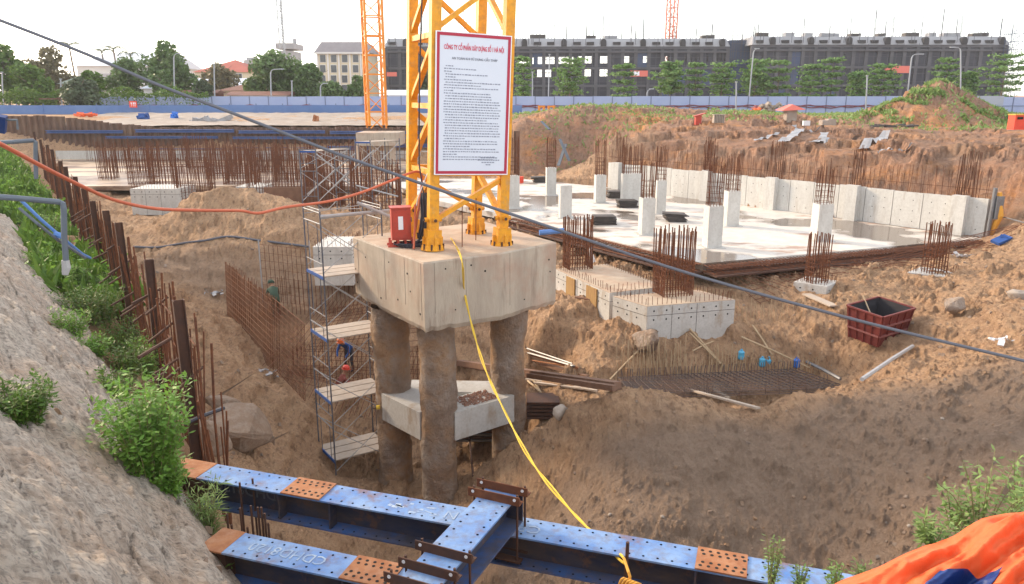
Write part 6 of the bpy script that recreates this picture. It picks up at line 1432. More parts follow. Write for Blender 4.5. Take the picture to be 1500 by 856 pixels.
for px0, px1, y0, n_, hh in ((905, 1005, 545, 26, 1.1), (935, 1060, 560, 30, .9), (1040, 1100, 545, 14, .8), (1125, 1200, 556, 18, .7), (1060, 1180, 470, 22, .8)):
    for k in range(n_):
        px = px0 + (px1 - px0) * k / n_; q = on_ground(px, y0); mb.rod(q + Vector((0, 0, -.1)), q + Vector((random.gauss(0, .05), 0, hh * random.uniform(.6, 1.1))), .012, 3)
tag(mb.build('rods', M['bamboo'], t), kind='stuff')
def slat(name, lab, p, q, w_, h_, m, cat, dz=.06, group=None):
    a, c = on_ground(*p, dz), on_ground(*q, dz); tag(MB().bar(a, c, w_, h_).build(name, M[m], origin=a), lab, cat, group)
def pole(name, lab, p, q, r, m, cat, dz=.05, dz2=None, group=None):
    a, c = on_ground(*p, dz), on_ground(*q, dz if dz2 is None else dz2); tag(MB().tube([a, a.lerp(c, .5) + Vector((0, 0, .02)), c], r, 6).build(name, M[m], origin=a), lab, cat, group)
slat('plank', 'long pale plank lying over the crest of the foreground mound', (1003, 574), (1110, 605), .12, .05, 'plank', 'plank', .10); slat('plank', 'short pale plank beside the long one on the mound crest', (1044, 578), (1068, 592), .14, .05, 'plank', 'plank', .14)
slat('plank', 'wide white plank lying on sand left of the red skip', (1181, 434), (1221, 458), .32, .05, 'plank', 'plank'); slat('plank', 'weathered board lying along the foot of the long pile cap', (846, 438), (897, 453), .35, .05, 'timber', 'board')
pole('bamboo_pole', 'bamboo pole leaning down the slope below the near cap, left of a crossing pair', (1010, 487), (1060, 543), .03, 'bamboo', 'pole', .1); pole('bamboo_pole', 'second bamboo pole of the crossing pair below the near cap', (1010, 497), (1054, 545), .03, 'bamboo', 'pole', .15); pole('bamboo_pole', 'short bamboo stick crossing the pair of poles', (1014, 527), (1044, 509), .025, 'bamboo', 'pole', .2)
pole('bamboo_pole', 'bamboo pole leaning behind the rebar mat, upright one', (1102, 483), (1130, 532), .03, 'bamboo', 'pole', .1); pole('bamboo_pole', 'long thin pole lying over the rebar mat toward the right', (1085, 508), (1185, 555), .03, 'bamboo', 'pole', .25); pole('bamboo_pole', 'bamboo stick lying left of the rebar mat', (936, 521), (893, 563), .028, 'bamboo', 'pole', .1)
pole('steel_tube', 'pale grey tube lying on the sand right of the rebar mat', (1262, 561), (1336, 515), .055, 'galv', 'tube', .08); pole('steel_tube', 'grey bar at the right end of the rebar mat', (1180, 545), (1230, 565), .05, 'steel_grey', 'tube', .2)
# timbers and bars lying behind the piles
t = thing('timber_pile', 'dark brown beams lying on the sand behind the near piles', 'timbers', on_ground(830, 565))
for p, q, w_ in (((672, 545), (905, 573), .20), ((678, 549), (900, 577), .14), ((790, 545), (860, 560), .12)): a, c = on_ground(*p, .12), on_ground(*q, .12); MB().bar(a, c, w_, w_).build('beam', M['timber'], t)
for k in range(5): a, c = on_ground(770 + 4 * k, 560 + 2 * k, .1), on_ground(850 + 6 * k, 574 + k, .1); MB().bar(a, c, .08, .05).build('plank', M['plank'], t)
t = thing('rod_bundle', 'bundle of rusty and grey bars lying on the sand right of the piles', 'bars', on_ground(805, 530)); 
for k in range(9): a, c = on_ground(772 + k, 520 + 1.5 * k, .08), on_ground(838 + k, 542 + 1.2 * k, .08); MB().rod(a, c, .028, 5).build('bar', M['rust_bright'] if k > 4 else M['steel_grey'], t)
t = thing('steel_stack', 'dark ribbed steel stack lying under the pale tie beams', 'steel stack', Vector((-.2, 22.8, -8.4)))
for k in range(8): MB().box((-.4 + .02 * k, 23.2, -8.35 + .1 * k), (3.6, 1.0, .06)).build('sheet', M['rust_dark'] if k % 2 else M['steel_grey'], t)
q = on_ground(800, 612, .0); t = thing('steel_stack', 'small stack of dark bars beside the right pile', 'steel stack', q)
for k in range(5): MB().box(q + Vector((-.1, .2, .06 + .12 * k)), (1.0, .8, .07)).build('bar', M['rust_dark'], t)
for p, q_, lab in (((773, 567), (790, 595), 'light stick leaning beside the right pile, left one'), ((781, 566), (797, 596), 'light stick leaning beside the right pile, right one')): pole('bamboo_pole', lab, p, q_, .035, 'bamboo', 'stick', .2)
pole('steel_rod', 'short rusty stake in the sand right of the front pile', (693, 698), (688, 665), .03, 'rust_dark', 'stake', 0, .55)

# ------------------------------------------------------------------ stones and boulders
import bmesh
def boulder(name, lab, c, r, m='rock', sq=(1, .9, .8), seed=0, cat='boulder', group=None, n=18):
    rs_ = np.random.default_rng(seed * 13 + 1); pts_ = unit(rs_.normal(size=(17, 3))) * rs_.uniform(.86, 1.1, (17, 1)) * np.array(sq)
    bm = bmesh.new()
    for p_ in pts_: bm.verts.new(p_)
    ret = bmesh.ops.convex_hull(bm, input=list(bm.verts)); bmesh.ops.delete(bm, geom=[e_ for e_ in ret['geom_interior'] if isinstance(e_, bmesh.types.BMVert)], context='VERTS')
    bmesh.ops.bevel(bm, geom=list(bm.edges), offset=.07, segments=1, affect='EDGES'); bmesh.ops.triangulate(bm, faces=bm.faces[:])
    bmesh.ops.subdivide_edges(bm, edges=list(bm.edges), cuts=2, use_grid_fill=True); co = np.array([v.co[:] for v in bm.verts])
    dn = .05 * fbm(co[:, 0] * 2 + seed, co[:, 1] * 2 + co[:, 2] * 1.7, seed, 4) + .03 * fbm(co[:, 0] * 6 + co[:, 2] * 4, co[:, 1] * 6 - co[:, 2] * 3, seed + 3, 3); co = (co + unit(co) * dn[:, None]) * r
    for v, p_ in zip(bm.verts, co): v.co = p_
    me = bpy.data.meshes.new(name); bm.to_mesh(me); bm.free(); me.materials.append(M[m])
    o = bpy.data.objects.new(name, me); link(o, None, c); o.location = c; o.rotation_euler = (.2 * seed, .1, seed); return tag(o, lab, cat, group)
q = on_ground(345, 650); boulder('boulder', 'large brown boulder in the sand right of the bush', (q.x + .1, q.y, q.z + .42), 1.05, 'rock', (1.0, .9, .85), 2); q = on_ground(325, 606); boulder('boulder', 'grey boulder top behind the large brown one', (q.x, q.y, q.z + .2), .55, 'rock', (1, .9, .8), 4); q = on_ground(303, 655); boulder('boulder', 'upright grey-brown boulder between the bush and the large boulder', (q.x, q.y, q.z + .2), .6, 'rock', (.7, .8, 1.1), 5)
q = on_ground(1397, 462); boulder('boulder', 'sandy boulder on the slope right of the red skip', (q.x, q.y, q.z + .15), .38, 'pile_earth', (1, .9, .9), 7); q = on_ground(945, 505); boulder('boulder', 'pale clay lump in the sand below the near pile cap', (q.x, q.y, q.z), .7, 'pile_earth', (1.3, .8, .6), 8)
q = on_ground(1490, 437); boulder('boulder', 'pale stone at the right edge above the mound', (q.x, q.y, q.z + .1), .25, 'rock_pale', (1.2, .8, .8), 9); q = on_ground(823, 608); boulder('boulder', 'pale rounded lump at the top left of the mound', (q.x, q.y, q.z + .02), .30, 'rock_pale', (1, .8, .5), 10)
sd_i = 11; SG = 'pebbles on the foreground mound'; sme = {}
for k in range(5):
    th_, ph_ = np.meshgrid(np.linspace(0, 2 * np.pi, 9), np.linspace(0, np.pi, 6)); x = np.sin(ph_) * np.cos(th_); y = np.sin(ph_) * np.sin(th_); z = np.cos(ph_); kk = 1 + .3 * fbm(x * 1.5 + k * 7, y * 1.5 + z * 2, k * 5 + 2, 3); kk[0] = kk[0].mean(); kk[-1] = kk[-1].mean(); kk[:, -1] = kk[:, 0]
    me = grid_mesh('stone', np.stack([x * kk, y * kk * .8, z * kk * .7], -1), M['rock_pale'] if k % 2 else M['rock'], flip=True); sme[k] = me
def stone(px, py, r, lab, k):
    q = on_ground(px, py); o = bpy.data.objects.new('stone', sme[k % 5]); link(o, None, q); o.location = q + Vector((0, 0, r * .25)); o.scale = (r, r, r); o.rotation_euler = (random.random(), random.random(), random.random() * 6); tag(o, lab, 'stone', SG)
named = ((1355, 648, .075, 'largest pale stone on the right of the mound face'), (893, 760, .055, 'pale stone on the mound above the strut, upper of two'), (907, 769, .06, 'pale stone on the mound above the strut, lower of two'), (970, 760, .05, 'lone pale stone right of the two near the rope'), (842, 697, .045, 'small pale stone beside the yellow rope, midway'), (1162, 731, .05, 'pale stone in the middle of the mound face'), (1331, 775, .05, 'flat pale stone left of the small leafy weed'), (1302, 761, .045, 'round stone just left of the flat pale stone'), (1380, 616, .05, 'grey stone near the top right of the mound'), (1040, 755, .05, 'grey lump low on the mound, lower of a pair'), (1322, 749, .05, 'pale clod upslope of the flat stone'), (1390, 770, .07, 'grey stone beside the small leafy weed'), (510, 776, .11, 'grey broken stone under the long strut, left part'), (538, 780, .05, 'small pale stone beside the broken grey one under the strut'))
for k, (px, py, r, lab) in enumerate(named): stone(px, py, r, lab, k)
cl = MB()
for k in range(750):
    px, py = random.choice(((random.uniform(720, 1500), random.uniform(585, 850)), (random.uniform(1050, 1500), random.uniform(380, 560)), (random.uniform(230, 560), random.uniform(300, 700)))); d_ = ray(px, py); q = on_ground(px, py) if k < 1700 else None
    if q.y < 4 : continue
    s_ = random.choice((.012, .018, .02, .03, .05)) * (1 + q.y * .035); cl.box(q, (s_ * 1.3, s_, s_ * .8), Euler((random.random() * 3, random.random() * 3, random.random() * 3)).to_matrix(), .6)
tag(cl.build('clods', M['rock'] if False else M['pile_earth']), kind='stuff')

# ------------------------------------------------------------------ red skip
q = on_ground(1288, 500); sk = thing('skip', 'dark red open steel skip with pale ribs on the sand at the right', 'skip', (q.x + .1, q.y + .45, q.z - .12), R(31)); sk.rotation_euler = (R(4), R(-2), R(31))
LX, LY, HT, TP = 1.55, 1.2, 1.02, .82
def frustum(mb, x, y, z0, z1, k0, th_):
    b0 = [(-x * k0, -y * k0), (x * k0, -y * k0), (x * k0, y * k0), (-x * k0, y * k0)]; t0 = [(-x, -y), (x, -y), (x, y), (-x, y)]
    b1 = [(a * (1 - th_), c * (1 - th_)) for a, c in b0]; t1_ = [(a * (1 - th_), c * (1 - th_)) for a, c in t0]
    return [(*p, z0) for p in b0], [(*p, z1) for p in t0], [(*p, z0 + .04) for p in b1], [(*p, z1) for p in t1_]
o0, o1, i0, i1 = frustum(None, LX / 2, LY / 2, 0, HT, TP, .05)
mb = MB().add(o0 + o1, [(k, (k + 1) % 4, 4 + (k + 1) % 4, 4 + k) for k in range(4)] + [(3, 2, 1, 0)]); mb.build('tub', M['skip_red'], sk, local=True)
MB().add(i0 + i1, [(4 + k, 4 + (k + 1) % 4, (k + 1) % 4, k) for k in range(4)] + [(0, 1, 2, 3)]).build('inside', M['skip_in'], sk, local=True)
O0, O1 = [Vector(p) for p in o0], [Vector(p) for p in o1]
for zz, m in ((1.0, 'skip_red'), (.66, 'skip_rib'), (.34, 'skip_rib')):
    mb = MB()
    for k in range(4): a, c = O0[k].lerp(O1[k], zz), O0[(k + 1) % 4].lerp(O1[(k + 1) % 4], zz); n_ = Vector(((a + c).x, (a + c).y, 0)).normalized() * .02; mb.bar(a + n_, c + n_, .06, .05)
    mb.build('rim' if zz == 1.0 else 'rib', M[m], sk, local=True)
for k in range(4):
    for u in (.02, .26, .5, .74, .98):
        a, c = O0[k].lerp(O0[(k + 1) % 4], u), O1[k].lerp(O1[(k + 1) % 4], u); m_ = (O0[k] + O0[(k + 1) % 4]); n_ = Vector((m_.x, m_.y, 0)).normalized() * .015; MB().bar(a + n_, c + n_, .045, .03).build('upright_rib', M['skip_red'], sk, local=True)
M4 = Matrix.Translation(sk.location) @ sk.rotation_euler.to_matrix().to_4x4(); a = M4 @ Vector((-.25, -.25, .25)); c = M4 @ Vector((.1, .72, 1.16)); tag(MB().rod(a, c, .022, 6).build('stick', M['bamboo'], origin=a), 'pale stick standing in the red skip', 'stick')
# ------------------------------------------------------------------ formwork stacks on the slab
for px, py, w_, lab in ((886, 330, 1.25, 'flat stack of dark formwork boards left of the near slab column'), (990, 326, 1.1, 'untidy stack of dark boards right of the near slab column'), (921, 305, 1.1, 'thin dark board stack in front of the broad grey column'), (903, 291, 1.0, 'low dark board heap left of the broad grey column'), (795, 268, 1.6, 'dark heap beside the farthest white column')):
    p = at_z(px, py, -3.7); t = thing('board_stack', lab, 'board stack', p, 0, 'dark board stacks on the slab')
    for k in range(7): MB().box((p.x + random.uniform(-.1, .1), p.y + .35, -3.66 + .06 * k), (w_ * random.uniform(.8, 1.05), .75, .045), Euler((0, random.uniform(-.05, .05), random.uniform(-.25, .25))).to_matrix()).build('board', M['form_dark'], t)
q = at_z(762, 288, -3.7); 
for k, (px, py, lab, m) in enumerate(((763, 268, 'small red can on the far part of the slab', 'red_bright'), (1026, 386, 'orange-yellow strap end at the near corner of the slab', 'strap_orange'))):
    q = at_z(px, py, -3.7 if k == 0 else -3.9); mb = MB(); mb.tube([q, q + Vector((0, 0, .45))] if k == 0 else [q + Vector((-.25, 0, .05)), q + Vector((.25, .05, .12))], .2 if k == 0 else .09, 9); tag(mb.build('can' if k == 0 else 'strap_end', M[m], origin=q), lab, 'can' if k == 0 else 'strap')
q = at_y(800, 338, 29.5); tag(MB().tube([at_y(790, 341, 29.5), at_y(826, 338, 29.6)], .11, 9).build('blue_tube', M['pvc_blue'], origin=at_y(790, 341, 29.5)), 'short blue tube lying at the slab edge behind the block', 'tube')
q = at_z(869, 384, -4.2); tag(MB().tube([q, q + Vector((-.12, 0, .42)), q + Vector((-.1, .05, .62))], [.10, .08, .05], 7).build('white_bag', M['plastic_white'], origin=q), 'white bag leaning at the rod cage on the long pile cap', 'bag')
for px0, y0, px1, y1, D, lab in ((820, 204, 834, 236, 64, 'grey plank leaning on the back earth face, left of a crossed pair'), (829, 211, 818, 243, 64, 'grey plank leaning on the back earth face, right of the crossed pair'), (793, 178, 805, 190, 70, 'pale pipe hanging over the bank edge')):
    a, c = at_y(px0, y0, D), at_y(px1, y1, D - .8); tag(MB().bar(a, c, .28, .08).build('leaning_plank', M['pvc'], origin=c), lab, 'plank')
# ------------------------------------------------------------------ things on the right bank
YG = 'yellow crane pieces lying by the fence'
def frame_piece(name, lab, px0, px1, y0, y1, D, diag=False):
    a = at_y(px0, y1, D); c = at_y(px1, y0, D); t = thing(name, lab, 'crane part', a, 0, YG); w_ = c.x - a.x; h_ = c.z - a.z
    for x in (0, w_):
        for y in (0, 1.2): MB().box((a.x + x, D + y, a.z + h_ / 2), (.22, .22, h_)).build('post', M['crane_orange'], t)
    for z in (.15, h_ - .1):
        for y in (0, 1.2): MB().box((a.x + w_ / 2, D + y, a.z + z), (w_, .14, .16)).build('rail', M['crane_orange'], t)
    if diag:
        n_ = 4
        for k in range(n_): MB().bar((a.x + w_ * k / n_, D, a.z + .1), (a.x + w_ * (k + 1) / n_, D, a.z + h_ - .1), .1).build('brace', M['crane_orange'], t); MB().bar((a.x + w_ * k / n_, D, a.z + h_ - .1), (a.x + w_ * (k + 1) / n_, D, a.z + .1), .08).build('brace', M['crane_orange'], t)
frame_piece('trestle', 'left small orange frame of two standing by the fence', 790, 797, 155, 168, 88); frame_piece('trestle', 'right small orange frame of two standing by the fence', 804, 812, 155, 168, 88); frame_piece('trestle', 'larger yellow frame by the fence, left of the red box', 836, 855, 154, 169, 86); frame_piece('lattice_section', 'yellow lattice crane section lying by the fence', 889, 921, 156, 170, 84, True)
q = at_y(886, 167, 84); tag(MB().box(q + Vector((0, 0, .35)), (.9, .8, .9)).box(q + Vector((0, 0, .85)), (.7, .6, .14)).build('red_box', M['red_bright'], origin=q), 'red box beside the yellow lattice section', 'box')
q = hit(1489, 190); q = at_y(1489, 190, 50); rb = thing('red_cabinet', 'red cabinet standing on the right bank at the picture edge', 'cabinet', q); MB().box(q + Vector((0, 0, .45)), (.82, .7, .9)).build('cabinet_body', M['red_bright'], rb); MB().box(q + Vector((0, 0, .93)), (.9, .8, .06)).build('cabinet_roof', M['strap_orange'], rb); MB().box(q + Vector((-.1, -.36, .72)), (.36, .02, .16)).build('vent', M['hole'], rb)
q = at_y(1022, 182, 62); rb = thing('red_cabinet', 'small red cabinet at the left end of the grassy bank', 'cabinet', q); MB().box(q + Vector((0, 0, .3)), (.45, .5, .75)).build('cabinet_body', M['red_paint'], rb); MB().box(q + Vector((.1, 0, .72)), (.9, .7, .06), Euler((0, -.25, 0)).to_matrix()).build('cabinet_roof', M['red_paint'], rb)
q = at_y(1160, 179, 62); kk = thing('kiosk', 'pale box hut with a pink sheet over its top on the grassy bank', 'hut', q); MB().box(q + Vector((0, .5, .45)), (.8, .8, 1.0)).build('hut_body', M['bank_sheet'] if 'bank_sheet' in M else M['tarp_pink'], kk); MB().add([tuple(q + Vector(v)) for v in ((-.95, -.2, .85), (.95, -.2, .95), (1.0, 1.3, 1.0), (-1.0, 1.3, .9), (0, .1, 1.35), (.1, 1.2, 1.35))], [(0, 4, 5, 3), (4, 1, 2, 5), (0, 1, 4), (2, 3, 5), (3, 2, 1, 0)]).build('pink_sheet', M['tarp_pink'], kk); MB().box(q + Vector((0, .45, -.1)), (.7, .6, .2)).build('hut_base', M['rust_dark'], kk)
q = at_y(1052, 180, 60); MB_ = MB()
t = thing('crate', 'weathered grey slatted crate lying in the grass', 'crate', q)
for k in range(7): MB().box(q + Vector((-.36 + .12 * k, 0, .3)), (.07, .5, .6)).build('slat', M['rock_pale'], t)
MB().box(q + Vector((0, 0, .61)), (.9, .55, .04)).build('lid', M['rock_pale'], t)
def heap(name, lab, px, py, D, w_, m, n_, hgt=.5):
    q = at_y(px, py, D); mb = MB()
    for k in range(n_): r_ = random.uniform(.12, .3); mb.box(q + Vector((random.gauss(0, w_ / 3), random.gauss(0, .3), random.uniform(0, hgt) * (1 - .2 * random.random()))), (r_ * 1.8, r_ * 1.4, r_), Euler((random.random(), random.random(), random.random() * 3)).to_matrix(), .7)
    tag(mb.build(name, M[m], origin=q), lab, 'heap')
heap('rubbish_heap', 'heap of pale grey bags by the fence', 1132, 165, 80, 2.6, 'rock_pale', 40, .9); heap('rubbish_heap', 'orange sheet heap left of the grey bags', 1106, 166, 78, 1.1, 'tarp_orange', 12, .45); heap('rubbish_heap', 'dark red cloth heap at the left of the grey bags', 1112, 160, 82, 1.5, 'cable_red', 12, .4)
q = at_y(1181, 181, 60); tag(MB().box(q, (.5, .3, .32)).box(q + Vector((0, 0, .18)), (.52, .32, .03)).build('white_box', M['plastic_white'], origin=q), 'small white box in the grass right of the pink-topped hut', 'box')
q = at_y(1212, 180, 58); tag(MB().box(q, (1.0, .7, .35)).box(q + Vector((.2, 0, .22)), (.5, .6, .12)).build('sand_bag', M['bank_sheet'], origin=q), 'beige sack lying left of the red earth heap', 'sack')
q = at_y(1307, 185, 55); mb = MB()
for k in range(14): mb.box(q + Vector((random.uniform(-1.3, 1.3), random.uniform(-.2, .3), random.uniform(-.06, .12))), (random.uniform(.5, 1.2), .3, .08), Euler((0, random.uniform(-.1, .1), random.uniform(-.4, .4))).to_matrix())
tag(mb.build('dark_boards', M['form_dark'], origin=q), 'dark boards piled at the foot of the red earth heap', 'boards')
SGp = 'plastic sheets lying on the right bank'
for px0, y0, px1, y1, w_, lab in ((1104, 211, 1138, 199, .30, 'leftmost thin plastic strip on the right bank'), (1142, 218, 1172, 195, .60, 'broad crumpled plastic strip in the middle of the right bank'), (1192, 216, 1208, 199, .45, 'plastic strip with folds right of the broad one'), (1162, 195, 1200, 197, .3, 'plastic strip lying along the top of the broad one'), (1210, 207, 1258, 205, .28, 'thin pale scraps in a row on the right bank'), (1264, 222, 1296, 201, .55, 'rightmost long plastic strip on the bank'), (1284, 230, 1308, 226, .22, 'white scrap line at the foot of the bank'), (1316, 225, 1334, 224, .3, 'white scraps right of the last plastic strip')):
    a, c = on_ground(px0, y0, .05), on_ground(px1, y1, .05); n_ = 12; mb = MB(); d_ = (c - a).normalized(); s_ = d_.cross(Vector((0, 0, 1)))
    vs = []
    for k in range(n_): 
        p = a.lerp(c, k / (n_ - 1)); p.z = g(p.x, p.y) + .08 + random.uniform(0, .12)
        for e_ in (-.5, 0, .5): v = p + s_ * (w_ * e_ + random.gauss(0, .06)); vs.append((v.x, v.y, v.z + random.uniform(0, .08)))
    mb.add(vs, [(k * 3 + j, k * 3 + j + 1, k * 3 + j + 4, k * 3 + j + 3) for k in range(n_ - 1) for j in (0, 1)]); tag(mb.build('plastic_sheet', M['plastic_clear'], origin=a), lab, 'plastic sheet', SGp)
for px, py, lab in ((1415, 378, 'crumpled pale plastic on the sand before the wall end'), (1465, 505, 'white crumbs of rubble at the right edge'), (388, 550, 'white plastic scrap on the sand slope left of the scaffold'), (313, 432, 'pale rag on the sand left of the rod wall')):
    q = on_ground(px, py, .03); mb = MB()
    for k in range(14): s_ = random.uniform(.05, .16); mb.box(q + Vector((random.gauss(0, .28), random.gauss(0, .2), .02)), (s_ * 1.6, s_, .03), Euler((random.uniform(-.5, .5), random.uniform(-.5, .5), random.random() * 3)).to_matrix())
    tag(mb.build('scrap', M['plastic_white'] if px > 1450 else M['plastic_clear'], origin=q), lab, 'scrap')
q = on_ground(1466, 358, .1); tag(MB().box(q, (.7, .4, .12), Euler((.2, -.3, .3)).to_matrix()).box(q + Vector((.2, .1, .08)), (.35, .35, .1), Euler((.4, .2, .9)).to_matrix()).build('blue_cloth', M['cloth_blue'], origin=q), 'dark blue cloth dropped below the wall end', 'cloth')
pole('bank_rail', 'thin grey rail across the cut bank at the right edge', (1440, 328), (1500, 333), .03, 'steel_grey', 'rail', .15)
# blue plastic jugs
for px, py, m, lab in ((1085, 531, 'plastic_cyan', 'light blue plastic jug on the back rim of the rebar mat, leftmost'), (1116, 537, 'plastic_cyan', 'pale blue jug pair behind the rebar mat, middle'), (1166, 541, 'plastic_blue', 'deep blue plastic jug at the right of the rebar mat')):
    q = on_ground(px, py); mb = MB(); mb.tube([q, q + Vector((0, 0, .03)), q + Vector((0, 0, .12)), q + Vector((0, 0, .14)), q + Vector((0, 0, .24)), q + Vector((0, 0, .28)), q + Vector((0, 0, .29)), q + Vector((0, 0, .34))], [.09, .105, .105, .098, .105, .07, .035, .035], 12)
    if 'pair' in lab: mb.tube([q + Vector((.23, .05, 0)), q + Vector((.23, .05, .2)), q + Vector((.23, .05, .25)), q + Vector((.23, .05, .31))], [.10, .10, .04, .035], 10)
    tag(mb.build('plastic_jug', M[m], origin=q, smooth=False), lab, 'jug', 'blue jugs by the rebar mat')

# ------------------------------------------------------------------ orange and blue sheet at the bottom right
nx_, ny_ = 260, 150; uu = np.linspace(0, 1, nx_); vv = np.linspace(0, 1, ny_); U, V = np.meshgrid(uu, vv)
top = [at_y(a, b_, D) for a, b_, D in ((1185, 880, 3.9), (1225, 856, 3.95), (1275, 836, 4.0), (1330, 812, 4.05), (1385, 790, 4.1), (1412, 772, 4.1), (1440, 760, 4.1), (1480, 752, 4.15), (1560, 742, 4.2), (1680, 735, 4.3))]
lu = np.array([0] + list(np.cumsum([(top[i + 1] - top[i]).length for i in range(len(top) - 1)]))); lu = lu / lu[-1]
tx_ = np.interp(U, lu, [p.x for p in top]); ty_ = np.interp(U, lu, [p.y for p in top]); tz_ = np.interp(U, lu, [p.z for p in top])
X_ = tx_ - .10 * V; Y_ = ty_ - 1.5 * V; Z_ = tz_ - .05 * V - .30 * V ** 1.5
cc = V * (1.0 + .5 * (U - .5)) + .27 * U      # creases run along the sheet and fan out
wob = .35 * fbm(U * 3.2, V * 2.0, 3, 3)
c1_ = 1 - np.abs(((cc * 6.2 + wob * .7) % 1.0) * 2 - 1); c2_ = 1 - np.abs(((cc * 14.5 + wob * 1.6 - U * 1.2) % 1.0) * 2 - 1); c3_ = 1 - np.abs(((V * 5 - U * 7 + wob * 2) % 1.0) * 2 - 1)
fold = .105 * (c1_ ** 1.5 - .4) + .045 * (c2_ ** 1.3 - .4) * (.5 + np.abs(fbm(U * 3, V * 3, 77, 2)) * 2) + .035 * c3_ ** 3 * np.clip(fbm(U * 4, V * 3, 71, 2) * 3, 0, 1) + .08 * (1 - 2 * np.abs(fbm(U * 5 + V * 3, V * 6 - U * 2, 15, 4))) + .012 * fbm(U * 22, V * 18, 9, 3)
fold *= np.clip(V * 14, .15, 1); Z_ = Z_ + fold; Y_ = Y_ - fold * .4 + .03 * fbm(U * 9, V * 0 + 3, 5, 3)
tgm = grid_mesh('orange_sheet', np.stack([X_, Y_, Z_], -1), M['tarp_orange'], flip=True)
o = bpy.data.objects.new('orange_sheet', tgm); col.objects.link(o); tag(o, 'crumpled bright orange sheet over a heap at the bottom right corner', 'sheet')
Xb = np.stack([X_, Y_, Z_ - .10 - .12 * np.clip(V * 4, 0, 1)], -1)[::4, ::4]
og = bpy.data.objects.new('heap_under_sheet', grid_mesh('heap_under_sheet', Xb, M['pile_earth'], flip=True)); col.objects.link(og); tag(og, kind='structure')
# the blue sheet lies across the orange one along the bottom edge: same surface, a finger above it
P3 = np.stack([X_, Y_, Z_], -1); dx_ = P3 - np.array([0, 0, CAMZ]); zc3 = dx_[..., 1] * cp - dx_[..., 2] * sp; yc3 = dx_[..., 1] * sp + dx_[..., 2] * cp
PX = CX + F * dx_[..., 0] / zc3; PY = CY - F * yc3 / zc3
bl_poly = [(1340, 880), (1362, 850), (1378, 840), (1420, 836), (1462, 832), (1440, 850), (1428, 880)]
def uv_of(px, py):
    k = np.argmin((PX - px) ** 2 + (PY - py) ** 2); j, i = np.unravel_index(k, PX.shape); return np.array([i / (nx_ - 1), j / (ny_ - 1)])
qa, qb, qc, qd = [uv_of(*p_) for p_ in ((1335, 876), (1376, 839), (1466, 832), (1432, 876))]
s1, s2 = np.meshgrid(np.linspace(0, 1, 40), np.linspace(0, 1, 40)); s1 = s1[..., None]; s2 = s2[..., None]
uvq = (qa * (1 - s2) + qb * s2) * (1 - s1) + (qd * (1 - s2) + qc * s2) * s1; uvq[..., 1] += .012 * np.sin(s1[..., 0] * 9) * s2[..., 0]
fi = np.clip(uvq[..., 0], 0, .999) * (nx_ - 1); fj = np.clip(uvq[..., 1], 0, .999) * (ny_ - 1); i_ = fi.astype(int); j_ = fj.astype(int); a_ = (fi - i_)[..., None]; b_ = (fj - j_)[..., None]
PB = (P3[j_, i_] * (1 - a_) + P3[j_, i_ + 1] * a_) * (1 - b_) + (P3[j_ + 1, i_] * (1 - a_) + P3[j_ + 1, i_ + 1] * a_) * b_; PB = PB + np.array([0, -.003, .014])
o_ = bpy.data.objects.new('blue_sheet', grid_mesh('blue_sheet', PB, M['tarp_blue'])); col.objects.link(o_); tag(o_, 'dark blue sheet showing on the orange sheet at the bottom edge', 'sheet')

